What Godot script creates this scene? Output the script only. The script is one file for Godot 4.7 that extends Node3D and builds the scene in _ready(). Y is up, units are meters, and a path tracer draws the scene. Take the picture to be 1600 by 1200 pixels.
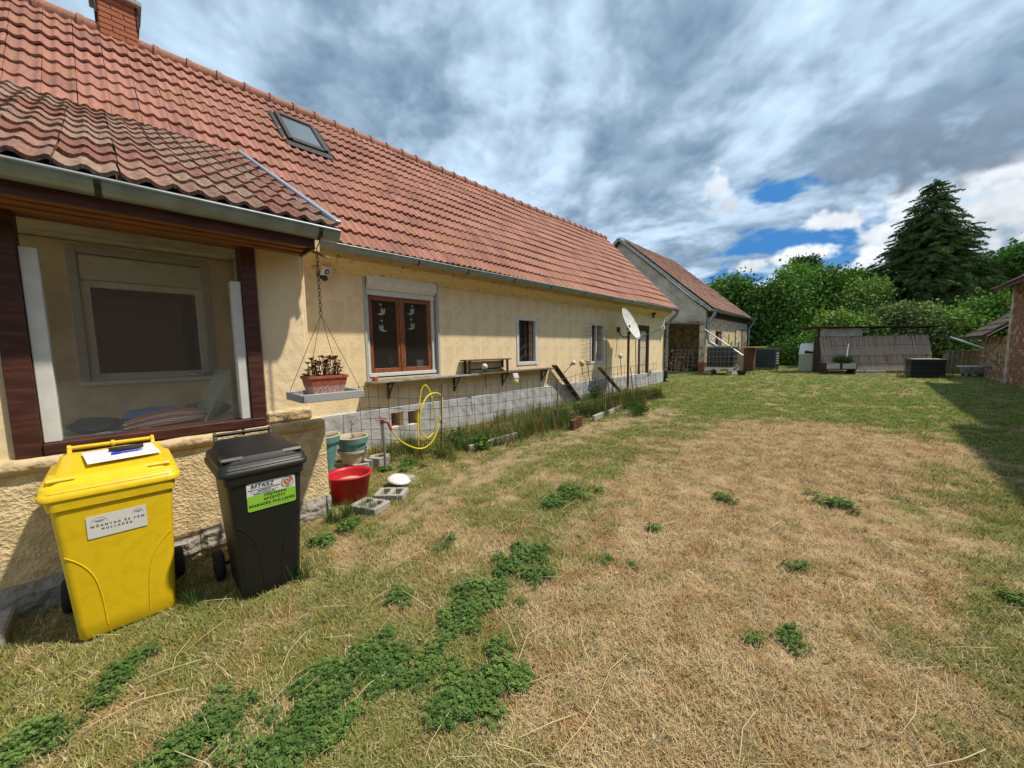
extends Node3D
# A village yard: a long cream house with a red tiled roof, bins, a barn, a reed shed, trees. Metres, y up; the house runs along -z.

const EYE := Vector3(0, 1.55, 0)
const FOCAL := 574.0
const RIGHT := Vector3(0.727033, -0.014634, -0.686447)
const DOWN := Vector3(0.053708, -0.995497, 0.078106)
const FRONT := Vector3(-0.684499, -0.093653, -0.722973)
const WALL := -5.6       # main wall plane
const PORCH := -3.62     # porch wall plane
const SLOPE := 0.014     # the yard rises gently away from the street
var M := {}
var taken := {}
var rng := RandomNumberGenerator.new()

# ---------------------------------------------------------------- helpers: directions, ground
func ray(u: float, v: float) -> Vector3:
	return RIGHT * (u - 800.0) + DOWN * (v - 600.0) + FRONT * FOCAL

func on_x(u: float, v: float, x: float) -> Vector3:
	var r := ray(u, v)
	return EYE + r * (x / r.x)

func on_z(u: float, v: float, z: float) -> Vector3:
	var r := ray(u, v)
	return EYE + r * (z / r.z)

func on_ground(u: float, v: float) -> Vector3:
	var r := ray(u, v)
	return EYE + r * (-EYE.y / (r.y + SLOPE * r.z))

func rise(z: float) -> float:
	return SLOPE * clampf(-z, 0.0, 45.0)

# ---------------------------------------------------------------- helpers: nodes
func numbered(called: String) -> String:
	if not taken.has(called):
		taken[called] = 0
		return called
	taken[called] += 1
	return "%s_%03d" % [called, taken[called]]

func tag(o: Node3D, label: String, category: String, group := "") -> Node3D:
	o.set_meta("label", label)
	o.set_meta("category", category)
	if group:
		o.set_meta("group", group)
	return o

func thing(called: String, label: String, category: String, at := Vector3.ZERO, group := "") -> Node3D:
	var o := Node3D.new()
	o.name = numbered(called)
	add_child(o)
	o.position = at
	return tag(o, label, category, group)

func newst() -> SurfaceTool:
	var st := SurfaceTool.new()
	st.begin(Mesh.PRIMITIVE_TRIANGLES)
	st.set_smooth_group(-1)
	return st

# commits world-coordinate geometry as one named mesh under a thing (unrotated) or under a part of it
func part(st: SurfaceTool, called: String, m: Material, parent: Node3D) -> MeshInstance3D:
	st.generate_normals()
	var o := MeshInstance3D.new()
	o.name = called
	o.mesh = st.commit()
	o.material_override = m
	if parent.get_parent() == self and not parent is MeshInstance3D:
		o.position = -parent.position
	parent.add_child(o, true)
	return o

# commits geometry written in the parent's own axes
func local_part(st: SurfaceTool, called: String, m: Material, parent: Node3D) -> MeshInstance3D:
	st.generate_normals()
	var o := MeshInstance3D.new()
	o.name = called
	o.mesh = st.commit()
	o.material_override = m
	parent.add_child(o, true)
	return o

func single(st: SurfaceTool, called: String, m: Material, label: String, category: String, group := "") -> MeshInstance3D:
	st.generate_normals()
	var o := MeshInstance3D.new()
	o.name = numbered(called)
	o.mesh = st.commit()
	o.material_override = m
	add_child(o)
	tag(o, label, category, group)
	return o

# ---------------------------------------------------------------- helpers: shapes
func tri(st: SurfaceTool, a: Vector3, b: Vector3, c: Vector3) -> void:
	st.add_vertex(a); st.add_vertex(c); st.add_vertex(b)

func quad(st: SurfaceTool, a: Vector3, b: Vector3, c: Vector3, d: Vector3) -> void:   # counter-clockwise from outside
	tri(st, a, b, c)
	tri(st, a, c, d)

func bx(st: SurfaceTool, c: Vector3, s: Vector3, b := Basis(), bev := 0.004) -> void:   # chamfered box
	var h := s * 0.5
	bev = minf(bev, minf(h.x, minf(h.y, h.z)) * 0.45)
	var p := {}
	for sx in [-1, 1]:
		for sy in [-1, 1]:
			for sz in [-1, 1]:
				var k := Vector3(sx, sy, sz)
				for ax in 3:
					var q := k * (h - Vector3(bev, bev, bev))
					q[ax] = k[ax] * h[ax]
					p[[sx, sy, sz, ax]] = c + b * q
	for s1 in [-1, 1]:
		var f := [[[s1, -1, -1, 0], [s1, 1, -1, 0], [s1, 1, 1, 0], [s1, -1, 1, 0]], [[-1, s1, -1, 1], [-1, s1, 1, 1], [1, s1, 1, 1], [1, s1, -1, 1]], [[-1, -1, s1, 2], [1, -1, s1, 2], [1, 1, s1, 2], [-1, 1, s1, 2]]]
		for g in f:
			if s1 < 0:
				quad(st, p[g[3]], p[g[2]], p[g[1]], p[g[0]])
			else:
				quad(st, p[g[0]], p[g[1]], p[g[2]], p[g[3]])
	for s1 in [-1, 1]:
		for s2 in [-1, 1]:
			var e := [[[s1, s2, -1, 0], [s1, s2, -1, 1], [s1, s2, 1, 1], [s1, s2, 1, 0]], [[-1, s1, s2, 1], [-1, s1, s2, 2], [1, s1, s2, 2], [1, s1, s2, 1]], [[s2, -1, s1, 2], [s2, -1, s1, 0], [s2, 1, s1, 0], [s2, 1, s1, 2]]]
			for g in e:
				if s1 * s2 > 0:
					quad(st, p[g[0]], p[g[1]], p[g[2]], p[g[3]])
				else:
					quad(st, p[g[3]], p[g[2]], p[g[1]], p[g[0]])
			for s3 in [-1, 1]:
				var a: Vector3 = p[[s1, s2, s3, 0]]
				var bb: Vector3 = p[[s1, s2, s3, 1]]
				var cc: Vector3 = p[[s1, s2, s3, 2]]
				if s1 * s2 * s3 > 0:
					tri(st, a, bb, cc)
				else:
					tri(st, a, cc, bb)

func box(st: SurfaceTool, lo: Vector3, hi: Vector3, bev := 0.004) -> void:
	bx(st, (lo + hi) * 0.5, (hi - lo).abs(), Basis(), bev)

func bar(st: SurfaceTool, a: Vector3, b: Vector3, w: float, h: float, bev := 0.003) -> void:   # a bar of rectangular section
	var d := (b - a).normalized()
	var up := Vector3.UP if absf(d.y) < 0.95 else Vector3.RIGHT
	var s := up.cross(d).normalized()
	var t := d.cross(s).normalized()
	bx(st, (a + b) * 0.5, Vector3(w, h, a.distance_to(b)), Basis(s, t, d), bev)

func tube(st: SurfaceTool, pts: Array, r, sides := 8, cap := true, smooth := true) -> void:
	if smooth:
		st.set_smooth_group(1)
	var rings := []
	var n: Vector3 = Vector3.UP
	for i in pts.size():
		var p: Vector3 = pts[i]
		var d: Vector3 = ((pts[mini(i + 1, pts.size() - 1)] as Vector3) - (pts[maxi(i - 1, 0)] as Vector3)).normalized()
		if i == 0:
			n = d.cross(Vector3.UP if absf(d.y) < 0.9 else Vector3.RIGHT).normalized()
		n = (n - d * n.dot(d)).normalized()
		var m := d.cross(n)
		var rad: float = r[i] if r is Array else r
		var ring := []
		for k in sides:
			var a := TAU * k / sides
			ring.append(p + (n * cos(a) + m * sin(a)) * rad)
		rings.append(ring)
	for i in pts.size() - 1:
		for k in sides:
			var j := (k + 1) % sides
			quad(st, rings[i][k], rings[i][j], rings[i + 1][j], rings[i + 1][k])
	st.set_smooth_group(-1)
	if cap:
		for k in range(1, sides - 1):
			tri(st, rings[0][0], rings[0][k + 1], rings[0][k])
			var l := pts.size() - 1
			tri(st, rings[l][0], rings[l][k], rings[l][k + 1])

func lathe(st: SurfaceTool, c: Vector3, prof: Array, segs := 28, b := Basis(), group := 1) -> void:   # prof: [radius, height] going up on the outside
	st.set_smooth_group(group)
	for i in prof.size() - 1:
		for k in segs:
			var a := TAU * k / segs
			var e := TAU * (k + 1) / segs
			var p := func(pr, an): return c + b * Vector3(pr[0] * cos(an), pr[1], -pr[0] * sin(an))
			var A: Vector3 = p.call(prof[i], a)
			var B: Vector3 = p.call(prof[i], e)
			var C2: Vector3 = p.call(prof[i + 1], e)
			var D: Vector3 = p.call(prof[i + 1], a)
			if prof[i][0] < 1e-5:
				tri(st, A, C2, D)
			elif prof[i + 1][0] < 1e-5:
				tri(st, A, B, D)
			else:
				quad(st, A, B, C2, D)
	st.set_smooth_group(-1)

func sphere(st: SurfaceTool, c: Vector3, r: float, segs := 14) -> void:
	var prof := []
	for i in 9:
		var a := -PI / 2 + PI * i / 8.0
		prof.append([maxf(0.0, r * cos(a)) if i > 0 and i < 8 else 0.0, r * sin(a)])
	lathe(st, c, prof, segs)

func rring(c: Vector3, wx: float, wz: float, r: float, n := 5) -> Array:   # rounded rectangle, counter-clockwise from above
	var out := []
	r = minf(r, minf(wx, wz) * 0.49)
	for q in 4:
		var cx: float = (wx * 0.5 - r) * [1, -1, -1, 1][q]
		var cz: float = (wz * 0.5 - r) * [-1, -1, 1, 1][q]
		for k in n:
			var a := PI / 2 * q + PI / 2 * k / (n - 1.0)
			out.append(c + Vector3(cx + r * cos(a), 0, cz - r * sin(a)))
	return out

func loft(st: SurfaceTool, rings: Array, cap_low := true, cap_top := true, group := 1) -> void:
	st.set_smooth_group(group)
	for i in rings.size() - 1:
		var n: int = rings[i].size()
		for k in n:
			var j := (k + 1) % n
			quad(st, rings[i][k], rings[i][j], rings[i + 1][j], rings[i + 1][k])
	st.set_smooth_group(-1)
	for e in 2:
		if (e == 0 and cap_low) or (e == 1 and cap_top):
			var R: Array = rings[0] if e == 0 else rings[-1]
			var c := Vector3.ZERO
			for p in R:
				c += p / R.size()
			for k in R.size():
				var j := (k + 1) % R.size()
				if e == 0:
					tri(st, c, R[j], R[k])
				else:
					tri(st, c, R[k], R[j])

# a wall sheet with thickness in a plane x = const, with rectangular openings [z_low, z_high, y_low, y_high]
func wall_x(st: SurfaceTool, x: float, thick: float, z0: float, z1: float, y0: float, y1: float, holes: Array) -> void:
	var zs := [z0, z1]
	var ys := [y0, y1]
	for h in holes:
		for k in 2:
			if not h[k] in zs: zs.append(h[k])
			if not h[k + 2] in ys: ys.append(h[k + 2])
	zs.sort(); ys.sort()
	var xi := x - thick
	for i in zs.size() - 1:
		for j in ys.size() - 1:
			var a: float = zs[i]
			var b: float = zs[i + 1]
			var c: float = ys[j]
			var d: float = ys[j + 1]
			var open := false
			for h in holes:
				if a >= h[0] - 1e-4 and b <= h[1] + 1e-4 and c >= h[2] - 1e-4 and d <= h[3] + 1e-4:
					open = true
			if not open:
				quad(st, Vector3(x, c, b), Vector3(x, c, a), Vector3(x, d, a), Vector3(x, d, b))
				quad(st, Vector3(xi, c, a), Vector3(xi, c, b), Vector3(xi, d, b), Vector3(xi, d, a))
	for h in holes + [[z0, z1, y0, y1]]:
		quad(st, Vector3(x, h[2], h[1]), Vector3(xi, h[2], h[1]), Vector3(xi, h[2], h[0]), Vector3(x, h[2], h[0]))
		quad(st, Vector3(x, h[3], h[0]), Vector3(xi, h[3], h[0]), Vector3(xi, h[3], h[1]), Vector3(x, h[3], h[1]))
		quad(st, Vector3(x, h[2], h[0]), Vector3(xi, h[2], h[0]), Vector3(xi, h[3], h[0]), Vector3(x, h[3], h[0]))
		quad(st, Vector3(xi, h[2], h[1]), Vector3(x, h[2], h[1]), Vector3(x, h[3], h[1]), Vector3(xi, h[3], h[1]))

# extrude a polygon drawn in x,y (counter-clockwise seen from +z) from z_a (near, larger) to z_b
func prism_z(st: SurfaceTool, poly: Array, za: float, zb: float) -> void:
	var pk := PackedVector2Array()
	for p in poly: pk.append(p)
	var idx := Geometry2D.triangulate_polygon(pk)
	for i in range(0, idx.size(), 3):
		var t := [pk[idx[i]], pk[idx[i + 1]], pk[idx[i + 2]]]
		if (t[1] - t[0]).cross(t[2] - t[0]) < 0:
			t = [t[0], t[2], t[1]]
		tri(st, Vector3(t[0].x, t[0].y, za), Vector3(t[1].x, t[1].y, za), Vector3(t[2].x, t[2].y, za))
		tri(st, Vector3(t[0].x, t[0].y, zb), Vector3(t[2].x, t[2].y, zb), Vector3(t[1].x, t[1].y, zb))
	for i in pk.size():
		var a := pk[i]
		var b := pk[(i + 1) % pk.size()]
		quad(st, Vector3(a.x, a.y, zb), Vector3(b.x, b.y, zb), Vector3(b.x, b.y, za), Vector3(a.x, a.y, za))

func lettering(called: String, text: String, size: float, m: Material, parent: Node3D, at: Vector3, b: Basis, bold := true, squash := 1.0) -> MeshInstance3D:
	var f := SystemFont.new()
	f.font_names = PackedStringArray(["Droid Sans"])
	f.font_weight = 700 if bold else 400
	var t := TextMesh.new()
	t.text = text
	t.font = f
	t.font_size = 32
	t.pixel_size = size / 32.0
	t.depth = 0.0004
	var o := MeshInstance3D.new()
	o.name = called
	o.mesh = t
	o.material_override = m
	o.transform = Transform3D(b * Basis.from_scale(Vector3(squash, 1, 1)), at - (parent.position if parent.get_parent() == self else Vector3.ZERO))
	parent.add_child(o, true)
	return o

# ---------------------------------------------------------------- helpers: materials
func noise_tex(seed_: int, freq: float, lo: Color, hi: Color, size := 512, oct := 5, kind := FastNoiseLite.TYPE_SIMPLEX_SMOOTH, lo_at := 0.25, hi_at := 0.75) -> NoiseTexture2D:
	var n := FastNoiseLite.new()
	n.seed = seed_
	n.frequency = freq
	n.noise_type = kind
	n.fractal_octaves = oct
	var g := Gradient.new()
	g.offsets = PackedFloat32Array([lo_at, hi_at])
	g.colors = PackedColorArray([lo.linear_to_srgb(), hi.linear_to_srgb()])
	var t := NoiseTexture2D.new()
	t.width = size; t.height = size
	t.seamless = true
	t.noise = n
	t.color_ramp = g
	return t

func bump_tex(seed_: int, freq: float, strength: float, size := 512, oct := 4, kind := FastNoiseLite.TYPE_SIMPLEX_SMOOTH) -> NoiseTexture2D:
	var n := FastNoiseLite.new()
	n.seed = seed_
	n.frequency = freq
	n.noise_type = kind
	n.fractal_octaves = oct
	var t := NoiseTexture2D.new()
	t.width = size; t.height = size
	t.seamless = true
	t.as_normal_map = true
	t.bump_strength = strength
	t.noise = n
	return t

func mat(r: float, g: float, b: float, rough := 0.8, tex: Texture2D = null, scale := Vector3.ONE, bump: Texture2D = null, bump_s := 1.0, metal := 0.0) -> StandardMaterial3D:
	var m := StandardMaterial3D.new()
	m.albedo_color = Color(r, g, b).linear_to_srgb()
	m.roughness = rough
	m.metallic = metal
	if tex or bump:
		m.uv1_triplanar = true
		m.uv1_world_triplanar = true
		m.uv1_scale = scale
	if tex:
		m.albedo_texture = tex
	if bump:
		m.normal_enabled = true
		m.normal_texture = bump
		m.normal_scale = bump_s
	m.cull_mode = BaseMaterial3D.CULL_DISABLED
	return m

func glass(alpha: float, tint := Color(0.8, 0.85, 0.85)) -> StandardMaterial3D:
	var m := StandardMaterial3D.new()
	m.albedo_color = Color(tint.r, tint.g, tint.b, alpha)
	m.transparency = BaseMaterial3D.TRANSPARENCY_ALPHA
	m.roughness = 0.03
	m.metallic_specular = 0.5
	m.cull_mode = BaseMaterial3D.CULL_DISABLED
	return m

func make_materials() -> void:
	var W := Color.WHITE
	var g := func(v): return Color(v, v, v)
	var blotch := noise_tex(3, 0.006, Color(0.74, 0.72, 0.68), W, 512, 6)
	var fine := noise_tex(5, 0.03, Color(0.66, 0.66, 0.66), W, 512, 5)
	var faint := noise_tex(4, 0.008, Color(0.90, 0.90, 0.90), W, 512, 6)
	var grime := noise_tex(7, 0.010, Color(0.36, 0.34, 0.32), W, 512, 6, FastNoiseLite.TYPE_SIMPLEX_SMOOTH, 0.3, 0.6)
	var streak := noise_tex(11, 0.012, Color(0.5, 0.46, 0.42), W, 512, 5)
	var rough_b := bump_tex(21, 0.02, 7.0, 512, 3)
	var stucco_b := bump_tex(22, 0.045, 10.0, 512, 4, FastNoiseLite.TYPE_CELLULAR)
	var grain_b := bump_tex(23, 0.03, 4.0, 512, 4)
	var stone_b := bump_tex(24, 0.012, 14.0, 512, 5)
	var stain := noise_tex(31, 0.004, Color(0.90, 0.885, 0.86), W, 512, 7, FastNoiseLite.TYPE_SIMPLEX_SMOOTH, 0.3, 0.6)
	M.cream = mat(0.82, 0.665, 0.435, 0.92, stain, Vector3(0.45, 0.45, 0.45), grain_b, 0.35)
	M.stucco = mat(0.82, 0.67, 0.44, 0.95, stain, Vector3(1.5, 1.5, 1.5), stucco_b, 0.32)
	M.stucco_low = mat(0.80, 0.645, 0.40, 0.95, blotch, Vector3(1.9, 1.9, 1.9), stucco_b, 0.9)
	M.trim = mat(0.72, 0.56, 0.32, 0.9, noise_tex(32, 0.02, Color(0.5, 0.42, 0.34), W, 512, 6, FastNoiseLite.TYPE_SIMPLEX_SMOOTH, 0.2, 0.29), Vector3(1.0, 1.0, 1.0), grain_b, 0.4)
	M.ledge = mat(0.70, 0.56, 0.35, 0.95, blotch, Vector3(2, 2, 2), stone_b, 0.9)
	M.plinth = mat(0.46, 0.475, 0.51, 0.95, blotch, Vector3(0.7, 0.7, 0.7), stone_b, 0.30)
	M.stone = mat(0.40, 0.38, 0.35, 0.95, blotch, Vector3(1.6, 1.6, 1.6), stone_b, 1.6)
	M.concrete = mat(0.42, 0.40, 0.37, 0.95, fine, Vector3(2, 2, 2), rough_b, 0.5)
	M.tile = mat(1, 1, 1, 0.82, fine, Vector3(1.5, 1.5, 1.5), rough_b, 0.35)
	M.tile.vertex_color_use_as_albedo = true
	M.old_tile = mat(1, 1, 1, 0.95, noise_tex(41, 0.03, Color(0.40, 0.40, 0.42), W, 512, 6, FastNoiseLite.TYPE_SIMPLEX_SMOOTH, 0.35, 0.62), Vector3(2.2, 2.2, 2.2), stone_b, 0.8)
	M.old_tile.vertex_color_use_as_albedo = true
	M.deck = mat(0.24, 0.16, 0.10, 0.95)
	M.brick = mat(0.46, 0.15, 0.075, 0.9, fine, Vector3(3, 3, 3), rough_b, 0.5)
	M.old_brick = mat(0.36, 0.15, 0.085, 0.95, grime, Vector3(1.5, 1.5, 1.5), rough_b, 0.8)
	M.mortar = mat(0.33, 0.30, 0.26, 1.0)
	M.zinc = mat(0.30, 0.36, 0.39, 0.42, blotch, Vector3(1.5, 1.5, 1.5), null, 1.0, 0.35)
	M.zinc_strip = mat(0.33, 0.42, 0.52, 0.4, null, Vector3.ONE, null, 1.0, 0.4)
	M.red_wood = mat(0.085, 0.024, 0.017, 0.55, streak, Vector3(3, 3, 0.6), grain_b, 0.3)
	M.soffit = mat(0.30, 0.115, 0.035, 0.6, streak, Vector3(9, 9, 0.5), grain_b, 0.3)
	M.window_wood = mat(0.30, 0.10, 0.042, 0.42, streak, Vector3(6, 0.7, 6), grain_b, 0.25)
	M.old_wood = mat(0.15, 0.115, 0.085, 0.9, streak, Vector3(4, 4, 0.7), grain_b, 0.6)
	M.dark_wood = mat(0.055, 0.035, 0.026, 0.8, streak, Vector3(4, 0.8, 4), grain_b, 0.5)
	M.pale_wood = mat(0.55, 0.42, 0.22, 0.8, streak, Vector3(4, 4, 0.8), grain_b, 0.4)
	M.stake_wood = mat(0.30, 0.24, 0.18, 0.9, streak, Vector3(5, 0.6, 5), grain_b, 0.5)
	M.white = mat(0.76, 0.76, 0.74, 0.45, faint, Vector3(2, 2, 2))
	M.white_old = mat(0.64, 0.65, 0.66, 0.6, faint, Vector3(2, 2, 2))
	M.grey_frame = mat(0.45, 0.46, 0.46, 0.7, faint, Vector3(2, 2, 2))
	M.shutter = mat(0.68, 0.66, 0.60, 0.5, faint, Vector3(1.5, 1.5, 1.5))
	M.plastic_yellow = mat(0.80, 0.56, 0.012, 0.38, noise_tex(52, 0.015, Color(0.93, 0.91, 0.88), W, 512, 7, FastNoiseLite.TYPE_SIMPLEX_SMOOTH, 0.25, 0.5), Vector3(1.5, 1.5, 1.5), grain_b, 0.06)
	M.plastic_black = mat(0.016, 0.017, 0.019, 0.38, null, Vector3.ONE, null)
	M.bin_black = mat(0.04, 0.042, 0.046, 0.46, noise_tex(53, 0.09, Color(0.25, 0.25, 0.25), W, 512, 6, FastNoiseLite.TYPE_SIMPLEX_SMOOTH, 0.70, 0.86), Vector3(3, 3, 3), grain_b, 0.12)
	M.rubber = mat(0.018, 0.018, 0.018, 0.85)
	M.label_white = mat(0.72, 0.72, 0.74, 0.4)
	M.label_green = mat(0.28, 0.58, 0.06, 0.4)
	M.ink = mat(0.008, 0.008, 0.012, 0.6)
	M.ink_blue = mat(0.02, 0.05, 0.13, 0.6)
	M.ink_grey = mat(0.20, 0.21, 0.23, 0.6)
	M.logo_orange = mat(0.70, 0.15, 0.02, 0.5)
	M.logo_green = mat(0.02, 0.10, 0.03, 0.5)
	M.logo_lime = mat(0.30, 0.55, 0.10, 0.5)
	M.paper = mat(0.80, 0.81, 0.84, 0.8)
	M.pen_blue = mat(0.01, 0.03, 0.55, 0.35)
	M.terracotta = mat(0.42, 0.11, 0.06, 0.75, blotch, Vector3(4, 4, 4))
	M.lime_crust = mat(0.62, 0.44, 0.40, 0.9, noise_tex(55, 0.03, Color(0.45, 0.2, 0.16), W, 512, 5, FastNoiseLite.TYPE_SIMPLEX_SMOOTH, 0.35, 0.6), Vector3(4, 4, 4))
	M.dry_plant = mat(0.16, 0.07, 0.05, 0.9)
	M.soil = mat(0.10, 0.07, 0.045, 1.0, fine, Vector3(4, 4, 4))
	M.sand = mat(0.52, 0.40, 0.24, 1.0, fine, Vector3(5, 5, 5), rough_b, 0.6)
	M.teal = mat(0.13, 0.33, 0.35, 0.5, blotch, Vector3(4, 4, 4))
	M.beige = mat(0.62, 0.53, 0.42, 0.6, blotch, Vector3(4, 4, 4))
	M.red_plastic = mat(0.55, 0.012, 0.03, 0.4, noise_tex(56, 0.02, Color(0.75, 0.7, 0.7), W), Vector3(3, 3, 3))
	M.hose = mat(0.72, 0.60, 0.02, 0.4)
	M.red_metal = mat(0.42, 0.05, 0.06, 0.5)
	M.iron = mat(0.035, 0.028, 0.025, 0.6, grime, Vector3(4, 4, 4))
	M.rust = mat(0.16, 0.075, 0.045, 0.9, grime, Vector3(4, 4, 4))
	M.wire = mat(0.085, 0.06, 0.05, 0.8)
	M.pipe = mat(0.20, 0.20, 0.21, 0.6, blotch, Vector3(5, 5, 5))
	M.chain = mat(0.11, 0.075, 0.05, 0.6, null, Vector3.ONE, null, 1.0, 0.4)
	M.dish = mat(0.62, 0.65, 0.66, 0.5, blotch, Vector3(2, 2, 2))
	M.bright_metal = mat(0.62, 0.64, 0.66, 0.35, null, Vector3.ONE, null, 1.0, 0.6)
	M.globe = mat(0.62, 0.60, 0.55, 0.3)
	M.globe_yellow = mat(0.55, 0.46, 0.22, 0.5)
	M.dark = mat(0.012, 0.012, 0.013, 0.6)
	M.room = mat(0.42, 0.38, 0.32, 0.95)
	M.porch_wall = mat(0.76, 0.64, 0.45, 0.95, blotch, Vector3(0.5, 0.5, 0.5), grain_b, 0.4)
	M.pane = glass(0.015)
	M.pane_dirty = glass(0.035, Color(0.80, 0.82, 0.80))
	M.sheet_glass = glass(0.22, Color(0.55, 0.72, 0.66))
	M.sky_pane = mat(0.10, 0.12, 0.13, 0.04)
	M.bird_green = mat(0.28, 0.52, 0.36, 0.7)
	M.bird_pale = mat(0.60, 0.58, 0.46, 0.7)
	M.bird_blue = mat(0.34, 0.56, 0.56, 0.7)
	M.bag_blue = mat(0.03, 0.20, 0.50, 0.4)
	M.bag_dark = mat(0.02, 0.05, 0.09, 0.5)
	M.newsprint = mat(0.70, 0.66, 0.60, 0.9, noise_tex(58, 0.05, Color(0.5, 0.42, 0.4), W), Vector3(6, 6, 6))
	M.barn = mat(0.54, 0.51, 0.47, 0.95, blotch, Vector3(0.35, 0.35, 0.35), stone_b, 0.8)
	M.barn_side = mat(0.56, 0.48, 0.38, 0.95, noise_tex(33, 0.012, Color(0.62, 0.56, 0.5), W, 512, 6, FastNoiseLite.TYPE_SIMPLEX_SMOOTH, 0.3, 0.5), Vector3(0.5, 0.5, 0.5), stone_b, 0.6)
	M.log = mat(0.20, 0.12, 0.065, 0.95, fine, Vector3(4, 4, 4))
	M.log_end = mat(0.42, 0.27, 0.13, 0.95, fine, Vector3(6, 6, 6))
	M.mesh_metal = mat(0.20, 0.20, 0.20, 0.5, null, Vector3.ONE, null, 1.0, 0.3)
	M.tank = mat(0.014, 0.015, 0.018, 0.35)
	M.blue_sheet = mat(0.035, 0.05, 0.08, 0.6)
	M.clover = mat(1, 1, 1, 0.85)
	M.clover.metallic_specular = 0.2
	M.clover.vertex_color_use_as_albedo = true
	M.foam_yellow = mat(0.68, 0.56, 0.20, 0.9, blotch, Vector3(2, 2, 2))
	M.reed = mat(0.60, 0.46, 0.37, 0.95, noise_tex(61, 0.02, Color(0.45, 0.42, 0.40), W), Vector3(3, 3, 3))
	M.tarp = mat(0.40, 0.40, 0.41, 0.7, blotch, Vector3(1, 1, 1))
	M.moss_board = mat(0.24, 0.23, 0.15, 0.95, streak, Vector3(3, 0.5, 3))
	M.enamel = mat(0.74, 0.76, 0.76, 0.25)
	M.tub_side = mat(0.42, 0.42, 0.41, 0.5, grime, Vector3(2, 2, 2))
	M.clay = mat(0.46, 0.33, 0.20, 0.95, grime, Vector3(0.6, 0.6, 0.6), stone_b, 1.0)
	M.bark = mat(0.10, 0.075, 0.055, 0.95, fine, Vector3(3, 0.8, 3), stone_b, 0.8)
	M.leaf = mat(1, 1, 1, 0.85)
	M.leaf.metallic_specular = 0.2
	M.leaf.vertex_color_use_as_albedo = true
	M.leaf.backlight_enabled = true
	M.leaf.backlight = Color(0.42, 0.52, 0.14)
	M.needle = mat(1, 1, 1, 0.85)
	M.needle.metallic_specular = 0.2
	M.needle.vertex_color_use_as_albedo = true
	M.grass = mat(1, 1, 1, 0.85)
	M.grass.metallic_specular = 0.3
	M.grass.vertex_color_use_as_albedo = true
	M.grass.backlight_enabled = true
	M.grass.backlight = Color(0.16, 0.16, 0.06)
	M.ground = mat(1, 1, 1, 1.0, noise_tex(71, 0.05, Color(0.55, 0.52, 0.49), W, 1024, 6), Vector3(1.3, 1.3, 1.3), bump_tex(72, 0.06, 6.0, 1024, 5), 0.6)
	M.ground.vertex_color_use_as_albedo = true

# ---------------------------------------------------------------- sky, sun, camera
func fnl(seed_: int, oct: int, gain := 0.5) -> FastNoiseLite:
	var n := FastNoiseLite.new()
	n.seed = seed_
	n.frequency = 1.0
	n.noise_type = FastNoiseLite.TYPE_SIMPLEX_SMOOTH
	n.fractal_octaves = oct
	n.fractal_gain = gain
	return n

func azel(u: float, v: float) -> Vector2:
	var d := ray(u, v).normalized()
	return Vector2(atan2(d.x, -d.z), asin(d.y))

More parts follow.
